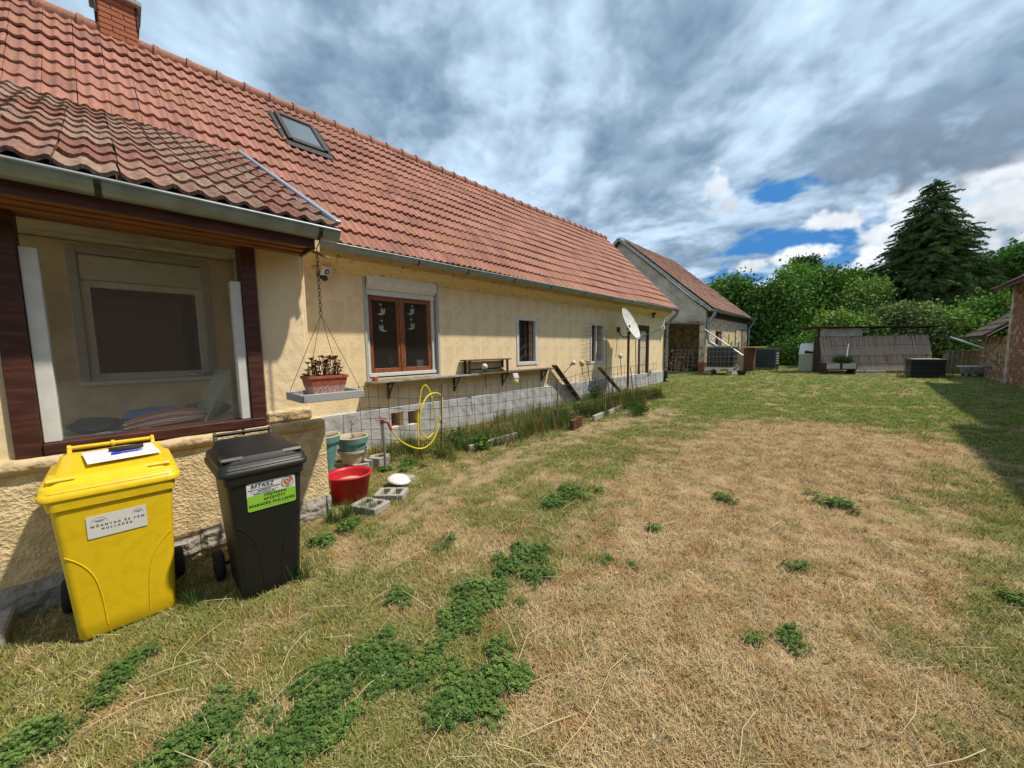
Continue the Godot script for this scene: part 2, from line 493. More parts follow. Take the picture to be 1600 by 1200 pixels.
func sky_picture() -> ImageTexture:
	var W := 3072
	var H := 1536
	var data := PackedFloat32Array()
	data.resize(W * H * 3)
	var nw := fnl(101, 2)
	var nb := fnl(102, 6, 0.55)
	var nf := fnl(103, 5, 0.58)
	var np := fnl(104, 4, 0.55)
	var wind := deg_to_rad(-14.0)
	var cw := cos(wind)
	var sw := sin(wind)
	# breaks in the cloud: centre (as a direction), half width, half height in degrees
	var gaps := []
	for g in [[1250, 376, 8.0, 2.2], [1330, 400, 4.5, 1.8], [1215, 302, 3.6, 1.2], [1290, 278, 2.4, 0.9], [1150, 432, 4.0, 1.0], [1175, 390, 3.0, 1.0]]:
		var a := azel(g[0], g[1])
		gaps.append([a.x, a.y, deg_to_rad(g[2]), deg_to_rad(g[3])])
	# heaped clouds: centre, half width, half height, brightness, solidity
	var heaps := []
	for g in [[1118, 292, 2.0, 1.9, 0.74, 0.8], [1135, 322, 2.6, 1.2, 0.62, 0.8], [1235, 402, 4.5, 1.2, 0.80, 1.0], [1175, 415, 3.0, 1.0, 0.66, 1.0], [1310, 342, 5.0, 1.4, 0.72, 1.0], [1385, 385, 3.4, 3.6, 0.66, 1.0], [1355, 408, 1.9, 1.4, 0.80, 1.0], [1330, 432, 4.0, 1.1, 0.60, 1.0], [1430, 320, 3.6, 2.4, 0.80, 1.0], [1560, 330, 5.0, 4.2, 0.66, 1.0], [1585, 268, 5.0, 1.8, 0.78, 1.0], [1390, 215, 5.5, 3.2, 0.30, 1.0], [1470, 240, 7.5, 4.2, 0.255, 1.0], [1330, 265, 4.2, 2.6, 0.30, 1.0], [1590, 190, 7.0, 3.4, 0.30, 0.9], [1560, 255, 2.6, 0.8, 0.26, 0.9]]:
		var a := azel(g[0], g[1])
		heaps.append([a.x, a.y, deg_to_rad(g[2]), deg_to_rad(g[3]), g[4], g[5]])
	for y in H:
		var el := PI / 2 - (y + 0.5) / H * PI
		var se := sin(el)
		var ce := cos(el)
		if el < -0.03:
			for x in W:
				var i := (y * W + x) * 3
				data[i] = 0.16; data[i + 1] = 0.15; data[i + 2] = 0.09
			continue
		for x in W:
			var az := wrapf((x + 0.5) / W * TAU, -PI, PI)
			var dx := sin(az) * ce
			var dz := -cos(az) * ce
			var k := 1.0 / (maxf(se, 0.0) + 0.13)
			var px := dx * k
			var pz := dz * k
			var al := -pz * cw - px * -sw
			var ac := px * cw - pz * -sw
			var w := nw.get_noise_2d(al * 0.6, ac * 0.6) * 0.30
			var base := nb.get_noise_2d(al * 0.88 + w, ac * 0.92 - w)
			var fine := nf.get_noise_2d(al * 2.4 + w * 1.5, ac * 2.5 - w)
			var tiny := np.get_noise_2d(al * 7.0 + fine * 0.8, ac * 7.5 + base)
			var b := clampf(0.25 + 0.56 * smoothstep(-0.30, 0.36, base + 0.40 * fine) + 0.30 * fine + 0.16 * tiny, 0.0, 1.25)
			var r := lerpf(0.10, 0.40, b)
			var gg := lerpf(0.16, 0.52, b)
			var bl := lerpf(0.235, 0.645, b)
			var hz := exp(-maxf(se, 0.0) * 7.0)
			r = lerpf(r, 0.42, hz * 0.35); gg = lerpf(gg, 0.50, hz * 0.35); bl = lerpf(bl, 0.60, hz * 0.35)
			if az > -0.9 and az < 0.6 and el < 0.75:
				var pn := np.get_noise_2d(az * 9.0, el * 22.0)
				var gap := 0.0
				for q in gaps:
					var da: float = (az - q[0]) / q[2]
					var de: float = (el - q[1]) / q[3]
					gap = maxf(gap, 1.25 - sqrt(da * da + de * de) + pn * 1.1)
				if gap > 0.0:
					var t := smoothstep(0.0, 0.75, gap)
					r = lerpf(r, 0.04, t); gg = lerpf(gg, 0.155, t); bl = lerpf(bl, 0.37, t)
				var puff := nf.get_noise_2d(az * 16.0 + 40.0, el * 20.0)
				for q in heaps:
					var da: float = (az - q[0]) / q[2]
					var de: float = (el - q[1]) / q[3]
					if absf(da) > 2.2 or absf(de) > 2.2:
						continue
					var s := 1.0 - sqrt(da * da + de * de) + puff * 0.75 + pn * 0.25
					if s > 0.0:
						var edge := 0.6 if q[4] > 0.5 else 0.9
						var t: float = smoothstep(0.0, edge, s) * q[5]
						var lum: float = (q[4] * 0.72) * (1.0 + 0.22 * puff + 0.10 * de)
						r = lerpf(r, lum * (0.94 if q[4] > 0.4 else 0.66), t); gg = lerpf(gg, lum * (1.0 if q[4] > 0.4 else 0.90), t); bl = lerpf(bl, lum * (1.07 if q[4] > 0.4 else 1.20), t)
			var i := (y * W + x) * 3
			data[i] = maxf(r, 0.02); data[i + 1] = maxf(gg, 0.02); data[i + 2] = maxf(bl, 0.02)
	return ImageTexture.create_from_image(Image.create_from_data(W, H, false, Image.FORMAT_RGBF, data.to_byte_array()))

func make_view() -> void:
	var cam := Camera3D.new()
	cam.name = "camera"
	cam.transform = Transform3D(Basis(RIGHT, -DOWN, -FRONT), EYE)
	cam.fov = rad_to_deg(2.0 * atan(600.0 / FOCAL))
	cam.near = 0.05
	cam.far = 1000.0
	add_child(cam)
	cam.current = true
	var env := Environment.new()
	env.background_mode = Environment.BG_SKY
	env.tonemap_mode = Environment.TONE_MAPPER_LINEAR
	env.tonemap_exposure = 1.7
	var pano := PanoramaSkyMaterial.new()
	pano.panorama = sky_picture()
	var sky := Sky.new()
	sky.sky_material = pano
	env.sky = sky
	env.background_energy_multiplier = 1.0
	env.sdfgi_enabled = true
	env.ssao_enabled = true
	env.ssil_enabled = true
	var we := WorldEnvironment.new()
	we.name = "environment"
	we.environment = env
	add_child(we)
	var sun := DirectionalLight3D.new()
	sun.name = "sun"
	sun.light_energy = 0.9
	sun.light_color = Color(1.0, 0.95, 0.86)
	sun.light_angular_distance = 1.5
	sun.shadow_enabled = true
	add_child(sun)
	sun.look_at_from_position(Vector3(0.40, 0.85, -0.33) * 30.0, Vector3.ZERO, Vector3.FORWARD)

# ---------------------------------------------------------------- ground and grass
var n_big := fnl(201, 4)
var n_mid := fnl(202, 4)
var n_small := fnl(203, 3)
var dry_path := []
var dirt_path := []
var clover := []

func plan_lawn() -> void:
	for p in [[1180, 1250, 1.15], [1150, 1000, 1.25], [1140, 850, 1.45], [1180, 740, 1.7], [1290, 685, 1.9]]:
		dry_path.append([on_ground(p[0], p[1]), p[2]])
	for p in [[560, 860, 0.1], [690, 770, 0.3], [800, 715, 0.42], [930, 668, 0.5], [1040, 640, 0.6]]:
		dirt_path.append([on_ground(p[0], p[1]), p[2]])
	for p in [[827, 872, 0.16], [797, 889, 0.15], [760, 920, 0.17], [732, 950, 0.16], [716, 980, 0.13], [775, 1012, 0.07], [835, 895, 0.12], [625, 1035, 0.17], [590, 1018, 0.12], [668, 1050, 0.09], [600, 1075, 0.10], [505, 1068, 0.13], [535, 1060, 0.09], [726, 1080, 0.12], [765, 1062, 0.08], [805, 1068, 0.06], [700, 1110, 0.07], [486, 1145, 0.13], [525, 1135, 0.09], [430, 1180, 0.11], [330, 1140, 0.12], [290, 1175, 0.09], [190, 1060, 0.07], [165, 1085, 0.06], [60, 1165, 0.10], [1305, 788, 0.16], [1285, 790, 0.10], [1560, 945, 0.12], [1590, 935, 0.14], [620, 930, 0.09], [500, 850, 0.14], [545, 820, 0.16], [690, 855, 0.12], [900, 770, 0.25], [870, 790, 0.2], [1135, 780, 0.10], [1020, 825, 0.06], [1240, 1000, 0.08], [1180, 1000, 0.05], [1250, 890, 0.06], [985, 885, 0.06], [940, 875, 0.06], [600, 735, 0.2], [640, 730, 0.2]]:
		clover.append([on_ground(p[0], p[1]), p[2], 1.0 if p[0] < 860 and p[1] > 860 else 0.45])

func near_path(path: Array, x: float, z: float) -> float:   # 1 on the path, 0 outside its width
	var best := 0.0
	var q := Vector2(x, z)
	for i in path.size() - 1:
		var a := Vector2(path[i][0].x, path[i][0].z)
		var b := Vector2(path[i + 1][0].x, path[i + 1][0].z)
		var t := clampf((q - a).dot(b - a) / (b - a).length_squared(), 0.0, 1.0)
		var w := lerpf(path[i][1], path[i + 1][1], t)
		best = maxf(best, 1.0 - q.distance_to(a.lerp(b, t)) / w)
	return best

func lawn(x: float, z: float) -> Vector3:   # how dry, how bare, how much clover
	var nb := n_big.get_noise_2d(x * 0.5, z * 0.5)
	var nm := n_mid.get_noise_2d(x * 1.9, z * 1.9)
	var ns := n_small.get_noise_2d(x * 7.0, z * 7.0)
	var d := near_path(dry_path, x, z)
	var dry := smoothstep(-0.05, 0.35, d + nm * 0.55 + ns * 0.15 + nb * 0.2 - 0.02)
	dry = maxf(dry, smoothstep(0.15, 0.6, nm * 1.0 + ns * 0.35 + nb * 0.6 + 0.26 - maxf(0.0, (-z - 5.0) * 0.05)) * 0.85)
	var bare := smoothstep(0.0, 0.5, near_path(dirt_path, x, z) + nm * 0.5 + ns * 0.2)
	bare = maxf(bare, smoothstep(0.25, 0.7, ns * 0.8 + nm * 0.5) * 0.6)
	var cl := 0.0
	var nt := n_small.get_noise_2d(x * 19.0 + 3.0, z * 19.0)
	for c in clover:
		var dd: float = Vector2(x - c[0].x, z - c[0].z).length() / (c[1] * 0.9)
		if dd < 2.0:
			cl = maxf(cl, (0.92 - dd + nm * 0.6 + ns * 0.9 + nt * 1.2) * c[2])
	return Vector3(dry, bare, smoothstep(0.0, 0.5, cl))

func lawn_color(p: Vector3, x: float, z: float) -> Color:
	var n := n_small.get_noise_2d(x * 3.0 + 9.0, z * 3.0)
	var green := Color(0.235, 0.245, 0.06).lerp(Color(0.155, 0.225, 0.045), clampf(0.5 + n, 0, 1))
	var tan_ := Color(0.50, 0.365, 0.205).lerp(Color(0.33, 0.215, 0.105), clampf(0.5 + n * 2.2, 0, 1))
	var c := green.lerp(tan_, p.x)
	c = c.lerp(Color(0.44, 0.315, 0.20), p.y * 0.85)
	return c.lerp(Color(0.10, 0.12, 0.035), p.z * 0.5)

func ground_y(x: float, z: float) -> float:
	var near := clampf(1.0 - Vector2(x, z).length() / 30.0, 0.0, 1.0)
	return rise(z) - 0.012 + 0.012 * n_mid.get_noise_2d(x * 1.3, z * 1.3) * near

func make_ground() -> void:
	var xs := []
	var zs := []
	var x := -170.0
	while x < 170.0:
		xs.append(x)
		x += clampf(absf(x + 1.0) * 0.07, 0.07, 14.0)
	var z := 60.0
	while z > -260.0:
		zs.append(z)
		z -= clampf(absf(z + 1.5) * 0.07, 0.07, 14.0)
	var st := SurfaceTool.new()
	st.begin(Mesh.PRIMITIVE_TRIANGLES)
	for zz in zs:
		for xx in xs:
			var h := ground_y(xx, zz)
			st.set_color(lawn_color(lawn(xx, zz), xx, zz))
			st.add_vertex(Vector3(xx, h, zz))
	var nx := xs.size()
	for j in zs.size() - 1:
		for i in nx - 1:
			var a := j * nx + i
			st.add_index(a); st.add_index(a + nx); st.add_index(a + 1)
			st.add_index(a + 1); st.add_index(a + nx); st.add_index(a + nx + 1)
	st.generate_normals()
	var o := MeshInstance3D.new()
	o.name = "ground"
	o.mesh = st.commit()
	o.material_override = M.ground
	o.set_meta("kind", "structure")
	o.set_meta("label", "yard lawn, patchy green and dried to straw")
	o.set_meta("category", "lawn")
	add_child(o)

func blade(st: SurfaceTool, p: Vector3, dir: Vector3, len: float, w: float, bend: float) -> void:
	var side := dir.cross(Vector3.UP).normalized() * w
	var mid := p + dir * len * 0.55
	var tip := p + dir * len + Vector3.DOWN * bend
	tri(st, p - side, p + side, mid + side * 0.8)
	tri(st, p - side, mid + side * 0.8, mid - side * 0.8)
	tri(st, mid - side * 0.8, mid + side * 0.8, tip)

func tuft_mesh(n: int, el0: float, el1: float, l0: float, l1: float, w: float, spread: float, bend: float) -> Mesh:
	var st := newst()
	for i in n:
		var a := rng.randf() * TAU
		var e := deg_to_rad(rng.randf_range(el0, el1))
		var d := Vector3(cos(a) * cos(e), sin(e), sin(a) * cos(e))
		var p := Vector3(rng.randf_range(-spread, spread), 0, rng.randf_range(-spread, spread))
		var l := rng.randf_range(l0, l1)
		blade(st, p, d, l, w * rng.randf_range(0.6, 1.2), bend * l)
	st.generate_normals()
	return st.commit()

func clover_mesh(n: int) -> Mesh:
	var st := newst()
	for i in n:
		var p := Vector3(rng.randf_range(-0.035, 0.035), rng.randf_range(0.008, 0.036), rng.randf_range(-0.035, 0.035))
		var a0 := rng.randf() * TAU
		for k in 3:
			var a := a0 + TAU * k / 3.0 + rng.randf_range(-0.3, 0.3)
			var d := Vector3(cos(a), rng.randf_range(-0.1, 0.9), sin(a)).normalized()
			var s := d.cross(Vector3.UP).normalized()
			var l := rng.randf_range(0.007, 0.0125)
			var t := p + d * l
			var m := p + d * l * 0.6
			tri(st, p, m + s * l * 0.42, t)
			tri(st, p, t, m - s * l * 0.42 + Vector3.UP * 0.002)
	st.generate_normals()
	return st.commit()

func scatter(called: String, label: String, category: String, mesh: Mesh, m: Material, spots: Array) -> MultiMeshInstance3D:   # spots: [transform, colour]
	var mm := MultiMesh.new()
	mm.transform_format = MultiMesh.TRANSFORM_3D
	mm.use_colors = true
	mm.mesh = mesh
	mm.instance_count = spots.size()
	for i in spots.size():
		mm.set_instance_transform(i, spots[i][0])
		mm.set_instance_color(i, spots[i][1])
	var o := MultiMeshInstance3D.new()
	o.name = numbered(called)
	o.multimesh = mm
	o.material_override = m
	o.set_meta("kind", "stuff")
	tag(o, label, category)
	add_child(o)
	return o

func free_spot(x: float, z: float) -> bool:
	if x < -5.52 and z > -14.7: return false
	if x < -3.66 and z > -1.28: return false
	if x > -3.5 and x < -2.95 and z > -0.12 and z < 0.3: return false
	if x > -3.2 and x < -2.7 and z > -0.73 and z < -0.4: return false
	if x < -5.4 and z < -19.4 and z > -28.6: return false
	return true

func make_grass() -> void:
	rng.seed = 5
	var dry := tuft_mesh(20, 2, 55, 0.015, 0.065, 0.0014, 0.05, 0.2)
	var green := tuft_mesh(18, 25, 80, 0.025, 0.065, 0.0017, 0.045, 0.1)
	var clov := clover_mesh(34)
	var a_dry := []
	var a_green := []
	var a_clov := []
	for i in 260000:
		var r := 0.75 * pow(32.0 / 0.75, rng.randf()) if i < 140000 else 5.0 * pow(32.0 / 5.0, rng.randf())
		var az := deg_to_rad(rng.randf_range(-112.0, 24.0))
		var x := r * sin(az)
		var z := -r * cos(az)
		var pick := rng.randf()
		var turn := rng.randf() * TAU
		var jit := rng.randf()
		var jit2 := rng.randf()
		if not free_spot(x, z):
			continue
		var p := lawn(x, z)
		var s := clampf(r / 7.0, 1.0, 1.4) * lerpf(0.65, 1.25, jit)
		var at := Transform3D(Basis(Vector3.UP, turn).scaled(Vector3(s, clampf(s, 0.7, 1.15) * lerpf(0.7, 1.1, jit2), s)), Vector3(x, ground_y(x, z), z))
		var col := lawn_color(Vector3(p.x, p.y * 0.4, 0), x, z) * lerpf(0.75, 1.45, jit2)
		if p.z > 0.35 - 0.3 * (jit2 - 0.3):
			if pick < 0.04 + 0.42 * p.z * p.z and r < 12.0:
				var cs := clampf(r / 2.2, 1.0, 2.4) * lerpf(0.55, 1.45, jit)
				at.basis = Basis(Vector3.UP, turn).scaled(Vector3(cs, minf(cs, 1.5), cs))
				a_clov.append([at, Color(0.06, 0.12, 0.03).lerp(Color(0.15, 0.23, 0.06), jit2 * jit2)])
			elif pick < 0.62:
				a_green.append([at, Color(0.10, 0.17, 0.035).lerp(Color(0.19, 0.22, 0.055), jit2)])
		elif pick < p.y * 0.75 or (p.x > 0.5 and jit2 < 0.30):
			continue
		elif pick < lerpf(lerpf(0.48, 0.14, smoothstep(-6.0, -10.0, z)), 0.90, p.x):
			var hue := n_mid.get_noise_2d(x * 3.1 + 50.0, z * 3.1) + 0.6 * n_small.get_noise_2d(x * 9.0, z * 9.0 + 20.0)
			var tone := Color(0.56, 0.43, 0.255)
			if hue > 0.22: tone = Color(0.36, 0.205, 0.09)
			elif hue > 0.08: tone = Color(0.50, 0.375, 0.18)
			elif hue < -0.42: tone = Color(0.28, 0.25, 0.10)
			tone = tone * lerpf(0.6, 1.25, jit2)
			a_dry.append([at, col.lerp(tone, 0.72)])
		else:
			a_green.append([at, col.lerp(Color(0.205, 0.215, 0.06).lerp(Color(0.165, 0.235, 0.045), smoothstep(-4.0, -9.0, z)), 0.7)])
	scatter("dry_grass", "straw coloured dry grass blades lying over the lawn", "grass", dry, M.grass, a_dry)
	scatter("green_grass", "short green grass blades growing in the lawn", "grass", green, M.grass, a_green)
	# fallen leaves, bits of straw and pebbles
	var bits := []
	var lm := newst()
	tri(lm, Vector3(-0.012, 0.004, 0), Vector3(0, 0.007, 0.006), Vector3(0.014, 0.004, 0.001))
	tri(lm, Vector3(-0.012, 0.004, 0), Vector3(0.014, 0.004, 0.001), Vector3(0.001, 0.006, -0.007))
	lm.generate_normals()
	var straws := []
	var sm := newst()
	tube(sm, [Vector3(-0.11, 0.012, 0), Vector3(0.0, 0.028, 0.012), Vector3(0.12, 0.014, -0.006)], 0.0014, 4)
	sm.generate_normals()
	for i in 2600:
		var r := 0.8 * pow(16.0, rng.randf())
		var az := deg_to_rad(rng.randf_range(-105.0, 20.0))
		var x := r * sin(az)
		var z := -r * cos(az)
		var k := rng.randf_range(0.6, 1.3)
		var tr := Transform3D(Basis.from_euler(Vector3(rng.randf_range(-0.3, 0.3), rng.randf() * TAU, rng.randf_range(-0.3, 0.3))).scaled(Vector3(k, k, k)), Vector3(x, ground_y(x, z) + 0.012, z))
		var what := rng.randf()
		if not free_spot(x, z): continue
		if what < 0.55:
			bits.append([tr, [Color(0.16, 0.09, 0.045), Color(0.30, 0.22, 0.12), Color(0.48, 0.44, 0.38), Color(0.09, 0.06, 0.04)][rng.randi() % 4]])
		elif what < 0.75:
			straws.append([tr, Color(0.52, 0.43, 0.26) * k])
	scatter("leaf_litter", "small dead leaves strewn over the lawn", "litter", lm.commit(), M.clover, bits)
	scatter("straw_stalks", "single pale straw stalks lying on the lawn", "straw", sm.commit(), M.clover, straws)
	scatter("clover", "dark green clover growing in patches in the lawn", "clover", clov, M.clover, a_clov)

# ---------------------------------------------------------------- the house
const TW := 0.252      # tile width
const TL := 0.349     # tile course

func add_tile(st: SurfaceTool, t: Transform3D, col: Color, segs := 10, amp := 0.015, front := 0.050, drop := 0.030) -> void:
	st.set_color(col)
	var w := TW - 0.005
	var a := []
	var b := []
	var c := []
	for i in segs + 1:
		var u := float(i) / segs
		var h := amp * (2.0 * pow(0.5 + 0.5 * cos(TAU * 2.0 * u + 0.6), 1.4) - 0.9)
		a.append(t * Vector3((u - 0.5) * w, h + front, 0))
		b.append(t * Vector3((u - 0.5) * w, h + 0.012, -TL - 0.05))
		c.append(t * Vector3((u - 0.5) * w, h + front - drop, 0.0))
	st.set_smooth_group(1)
	for i in segs:
		quad(st, a[i], a[i + 1], b[i + 1], b[i])
	st.set_smooth_group(2)
	for i in segs:
		quad(st, c[i], c[i + 1], a[i + 1], a[i])
	st.set_smooth_group(-1)
	quad(st, c[0], a[0], b[0], b[0] - t.basis.y * 0.01)
	quad(st, a[segs], c[segs], b[segs] - t.basis.y * 0.01, b[segs])

func tile_piece(mesh: Mesh, t: Transform3D, m: Material, parent: Node3D, called := "tile") -> void:
	var o := MeshInstance3D.new()
	o.name = called
	o.mesh = mesh
	o.material_override = m
	o.transform = t
	parent.add_child(o, true)

func tile_variants(cols: Array, segs := 12, amp := 0.015, front := 0.050, drop := 0.030) -> Array:
	var out := []
	for c in cols:
		var st := newst()
		add_tile(st, Transform3D(), c, segs, amp, front, drop)
		st.generate_normals()
		out.append(st.commit())
	return out

func roof_frame(e: Vector2, r: Vector2, z: float, s: float) -> Transform3D:   # a tile's frame: x towards -z, y off the roof, z down the slope; s metres up from the eave
	var d := (r - e).normalized()
	var p := e + d * s
	return Transform3D(Basis(Vector3(0, 0, -1), Vector3(d.y, -d.x, 0), Vector3(-d.x, -d.y, 0)), Vector3(p.x, p.y, z))

const EAVE := Vector2(-5.2, 2.98)
const RIDGE := Vector2(-8.33, 6.26)
const PEAVE := Vector2(-3.27, 2.585)
const PTOP := Vector2(-6.50, 4.33)

func make_house() -> void:
	var H := thing("house", "long cream rendered house with red tiled roof and glazed porch", "house", Vector3(-8.3, 0, -6.5))
	# ---- main wall, with the openings of the two small windows, the big window, the door and the porch window
	var holes := [[-4.00, -2.62, 1.10, 2.86], [-6.76, -6.12, 1.22, 2.25], [-9.93, -9.20, 1.13, 2.25], [-13.12, -12.30, 0.19, 2.30], [-0.73, 0.26, 1.27, 2.58]]
	var vents := [[-3.19, -2.97, 0.29, 0.53], [-3.52, -3.28, 0.28, 0.52]]
	var st := newst()
	wall_x(st, WALL, 0.35, -14.6, 2.6, -0.1, 2.98, holes + vents)
	part(st, "wall", M.stucco, H)
	st = newst()
	prism_z(st, [Vector2(-11.3, -0.1), Vector2(WALL - 0.02, -0.1), Vector2(WALL - 0.02, 2.96), Vector2(-8.33, 6.12), Vector2(-11.3, 2.96)], -14.3, -14.58)
	prism_z(st, [Vector2(-11.3, -0.1), Vector2(WALL - 0.36, -0.1), Vector2(WALL - 0.36, 2.96), Vector2(-8.33, 6.12), Vector2(-11.3, 2.96)], 2.6, 2.35)
	box(st, Vector3(-11.45, -0.1, -14.55), Vector3(-11.2, 2.96, 2.55))
	part(st, "wall", M.cream, H)
	# rooms behind the windows
	st = newst()
	box(st, Vector3(-11.1, -0.05, -14.2), Vector3(-6.0, 0.0, 2.3))
	box(st, Vector3(-8.6, 0.0, -14.2), Vector3(-8.5, 2.9, 2.3))
	box(st, Vector3(-8.5, 2.75, -14.2), Vector3(-5.96, 2.82, 2.3))
	for zz in [-1.4, -5.2, -8.2, -11.4]:
		box(st, Vector3(-8.48, 0.0, zz - 0.06), Vector3(-5.98, 2.74, zz + 0.06))
	part(st, "inner_wall", M.room, H)
	# plinth of grey render, its top edge uneven
	st = newst()
	wall_x(st, WALL + 0.035, 0.034, -14.6, -1.26, -0.1, 0.62, vents)
	quad(st, Vector3(WALL + 0.035, 0.62, -1.26), Vector3(WALL + 0.035, 0.62, -14.6), Vector3(WALL, 0.638, -14.6), Vector3(WALL, 0.638, -1.26))
	part(st, "plinth", M.plinth, H)
	for v in vents:
		st = newst()
		box(st, Vector3(WALL - 0.80, v[2] - 0.1, v[0] - 0.03), Vector3(WALL - 0.77, v[3] + 0.1, v[1] + 0.03), 0.002)
		for s in [v[0] - 0.03, v[1] + 0.03]:
			quad(st, Vector3(WALL - 0.351, v[2] - 0.1, s), Vector3(WALL - 0.77, v[2] - 0.1, s), Vector3(WALL - 0.77, v[3] + 0.1, s), Vector3(WALL - 0.351, v[3] + 0.1, s))
		for y in [v[2] - 0.1, v[3] + 0.1]:
			quad(st, Vector3(WALL - 0.351, y, v[0] - 0.03), Vector3(WALL - 0.77, y, v[0] - 0.03), Vector3(WALL - 0.77, y, v[1] + 0.03), Vector3(WALL - 0.351, y, v[1] + 0.03))
		part(st, "cellar_vent", M.old_brick, H)
	# cornice under the eave
	st = newst()
	prism_z(st, [Vector2(WALL - 0.02, 2.70), Vector2(WALL + 0.03, 2.70), Vector2(WALL + 0.07, 2.76), Vector2(WALL + 0.20, 2.80), Vector2(WALL + 0.25, 2.86), Vector2(WALL + 0.26, 2.99), Vector2(WALL - 0.02, 2.99)], -1.2, -14.62)
	part(st, "cornice", M.trim, H)
	make_windows(H)
	make_roof(H)
	make_porch(H)

func frame_x(st: SurfaceTool, x: float, depth: float, z0: float, z1: float, y0: float, y1: float, w: float) -> void:   # four bars round an opening, z0 < z1
	box(st, Vector3(x - depth, y0, z0), Vector3(x, y1, z0 + w))
	box(st, Vector3(x - depth, y0, z1 - w), Vector3(x, y1, z1))
	box(st, Vector3(x - depth, y0, z0 + w), Vector3(x - 0.002, y0 + w, z1 - w))
	box(st, Vector3(x - depth, y1 - w, z0 + w), Vector3(x - 0.002, y1, z1 - w))

func make_windows(H: Node3D) -> void:
	# ---- the big window: grey surround, shutter box, two wooden casements
	var st := newst()
	frame_x(st, WALL + 0.012, 0.14, -4.01, -2.61, 1.08, 2.87, 0.042)
	var win := part(st, "window", M.grey_frame, H)
	win.set_meta("label", "wooden two-casement window with a roller shutter box")
	st = newst()
	st.set_smooth_group(-1)
	prism_z(st, [Vector2(WALL - 0.18, 2.525), Vector2(WALL - 0.035, 2.525), Vector2(WALL + 0.045, 2.585), Vector2(WALL + 0.045, 2.72), Vector2(WALL - 0.01, 2.775), Vector2(WALL - 0.18, 2.775)], -2.675, -3.945)
	part(st, "shutter_box", M.white, win)
	st = newst()
	box(st, Vector3(WALL - 0.14, 2.44, -3.945), Vector3(WALL - 0.035, 2.52, -2.675))
	box(st, Vector3(WALL - 0.14, 1.20, -3.945), Vector3(WALL - 0.055, 2.44, -3.885))
	box(st, Vector3(WALL - 0.14, 1.20, -2.715), Vector3(WALL - 0.055, 2.44, -2.675))
	box(st, Vector3(WALL - 0.14, 1.145, -3.945), Vector3(WALL - 0.03, 1.20, -2.675))
	part(st, "outer_frame", M.white_old, win)
	for c in [[-3.29, -2.715], [-3.885, -3.29]]:
		st = newst()
		frame_x(st, WALL - 0.085, 0.05, c[0] + 0.001, c[1] - 0.001, 1.202, 2.438, 0.07)
		var cas := part(st, "casement", M.window_wood, win)
		st = newst()
		box(st, Vector3(WALL - 0.113, 1.27, c[0] + 0.07), Vector3(WALL - 0.109, 2.37, c[1] - 0.07), 0.0005)
		part(st, "pane", M.pane, cas)
	st = newst()
	box(st, Vector3(WALL - 0.086, 1.202, -3.318), Vector3(WALL - 0.07, 2.438, -3.262))
	part(st, "meeting_rail", M.window_wood, win)
	# ---- two small barred windows
	for w in [[-6.76, -6.12, 1.22, 2.25, "diamond"], [-9.93, -9.20, 1.13, 2.25, "split"]]:
		st = newst()
		frame_x(st, WALL + 0.018, 0.10, w[0] - 0.04, w[1] + 0.04, w[2] - 0.03, w[3] + 0.03, 0.075)
		var sw := part(st, "window", M.white_old, H)
		sw.set_meta("label", "small dark window with iron grille" if w[4] == "diamond" else "small dark window with a white centre bar")
		st = newst()
		box(st, Vector3(WALL - 0.24, w[2] + 0.04, w[0] + 0.03), Vector3(WALL - 0.235, w[3] - 0.04, w[1] - 0.03), 0.0005)
		part(st, "pane", M.pane, sw)
		st = newst()
		frame_x(st, WALL - 0.21, 0.05, w[0] + 0.002, w[1] - 0.002, w[2] + 0.002, w[3] - 0.002, 0.05)
		part(st, "casement", M.dark_wood, sw)
		st = newst()
		var zc: float = (w[0] + w[1]) * 0.5
		if w[4] == "diamond":
			for k in 5:
				var y: float = w[2] + 0.06 + k * 0.2
				for q in [[w[0] + 0.05, zc], [w[1] - 0.05, zc]]:
					bar(st, Vector3(WALL - 0.05, y, q[0]), Vector3(WALL - 0.05, y + 0.17, q[1]), 0.014, 0.014)
			for q in [w[0] + 0.05, w[0] + 0.2, w[1] - 0.2, w[1] - 0.05]:
				bar(st, Vector3(WALL - 0.06, w[2] + 0.03, q), Vector3(WALL - 0.06, w[3] - 0.03, q), 0.014, 0.014)
			part(st, "grille", M.iron, sw)
		else:
			box(st, Vector3(WALL - 0.09, w[2] + 0.03, zc - 0.03), Vector3(WALL - 0.03, w[3] - 0.03, zc + 0.03))
			part(st, "centre_bar", M.white_old, sw)
			st = newst()
			for k in 4:
				bar(st, Vector3(WALL - 0.05, w[2] + 0.2 + k * 0.22, w[0] + 0.03), Vector3(WALL - 0.05, w[2] + 0.2 + k * 0.22, w[1] - 0.03), 0.01, 0.01)
			part(st, "grille", M.iron, sw)
	# ---- side door
	st = newst()
	box(st, Vector3(WALL - 0.2, 0.19, -13.14), Vector3(WALL + 0.03, 2.32, -13.02))
	box(st, Vector3(WALL - 0.2, 0.19, -12.40), Vector3(WALL + 0.03, 2.32, -12.30))
	box(st, Vector3(WALL - 0.2, 2.14, -13.02), Vector3(WALL + 0.028, 2.32, -12.40))
	var door := part(st, "door", M.dark_wood, H)
	door.set_meta("label", "dark framed side door with a pale leaf")
	st = newst()
	box(st, Vector3(WALL - 0.08, 0.2, -13.015), Vector3(WALL - 0.03, 2.135, -12.405))
	for y in [0.35, 0.95, 1.55]:
		box(st, Vector3(WALL - 0.04, y, -12.93), Vector3(WALL - 0.022, y + 0.45, -12.49))
	part(st, "door_leaf", mat(0.52, 0.46, 0.36, 0.7), door)
	st = newst()
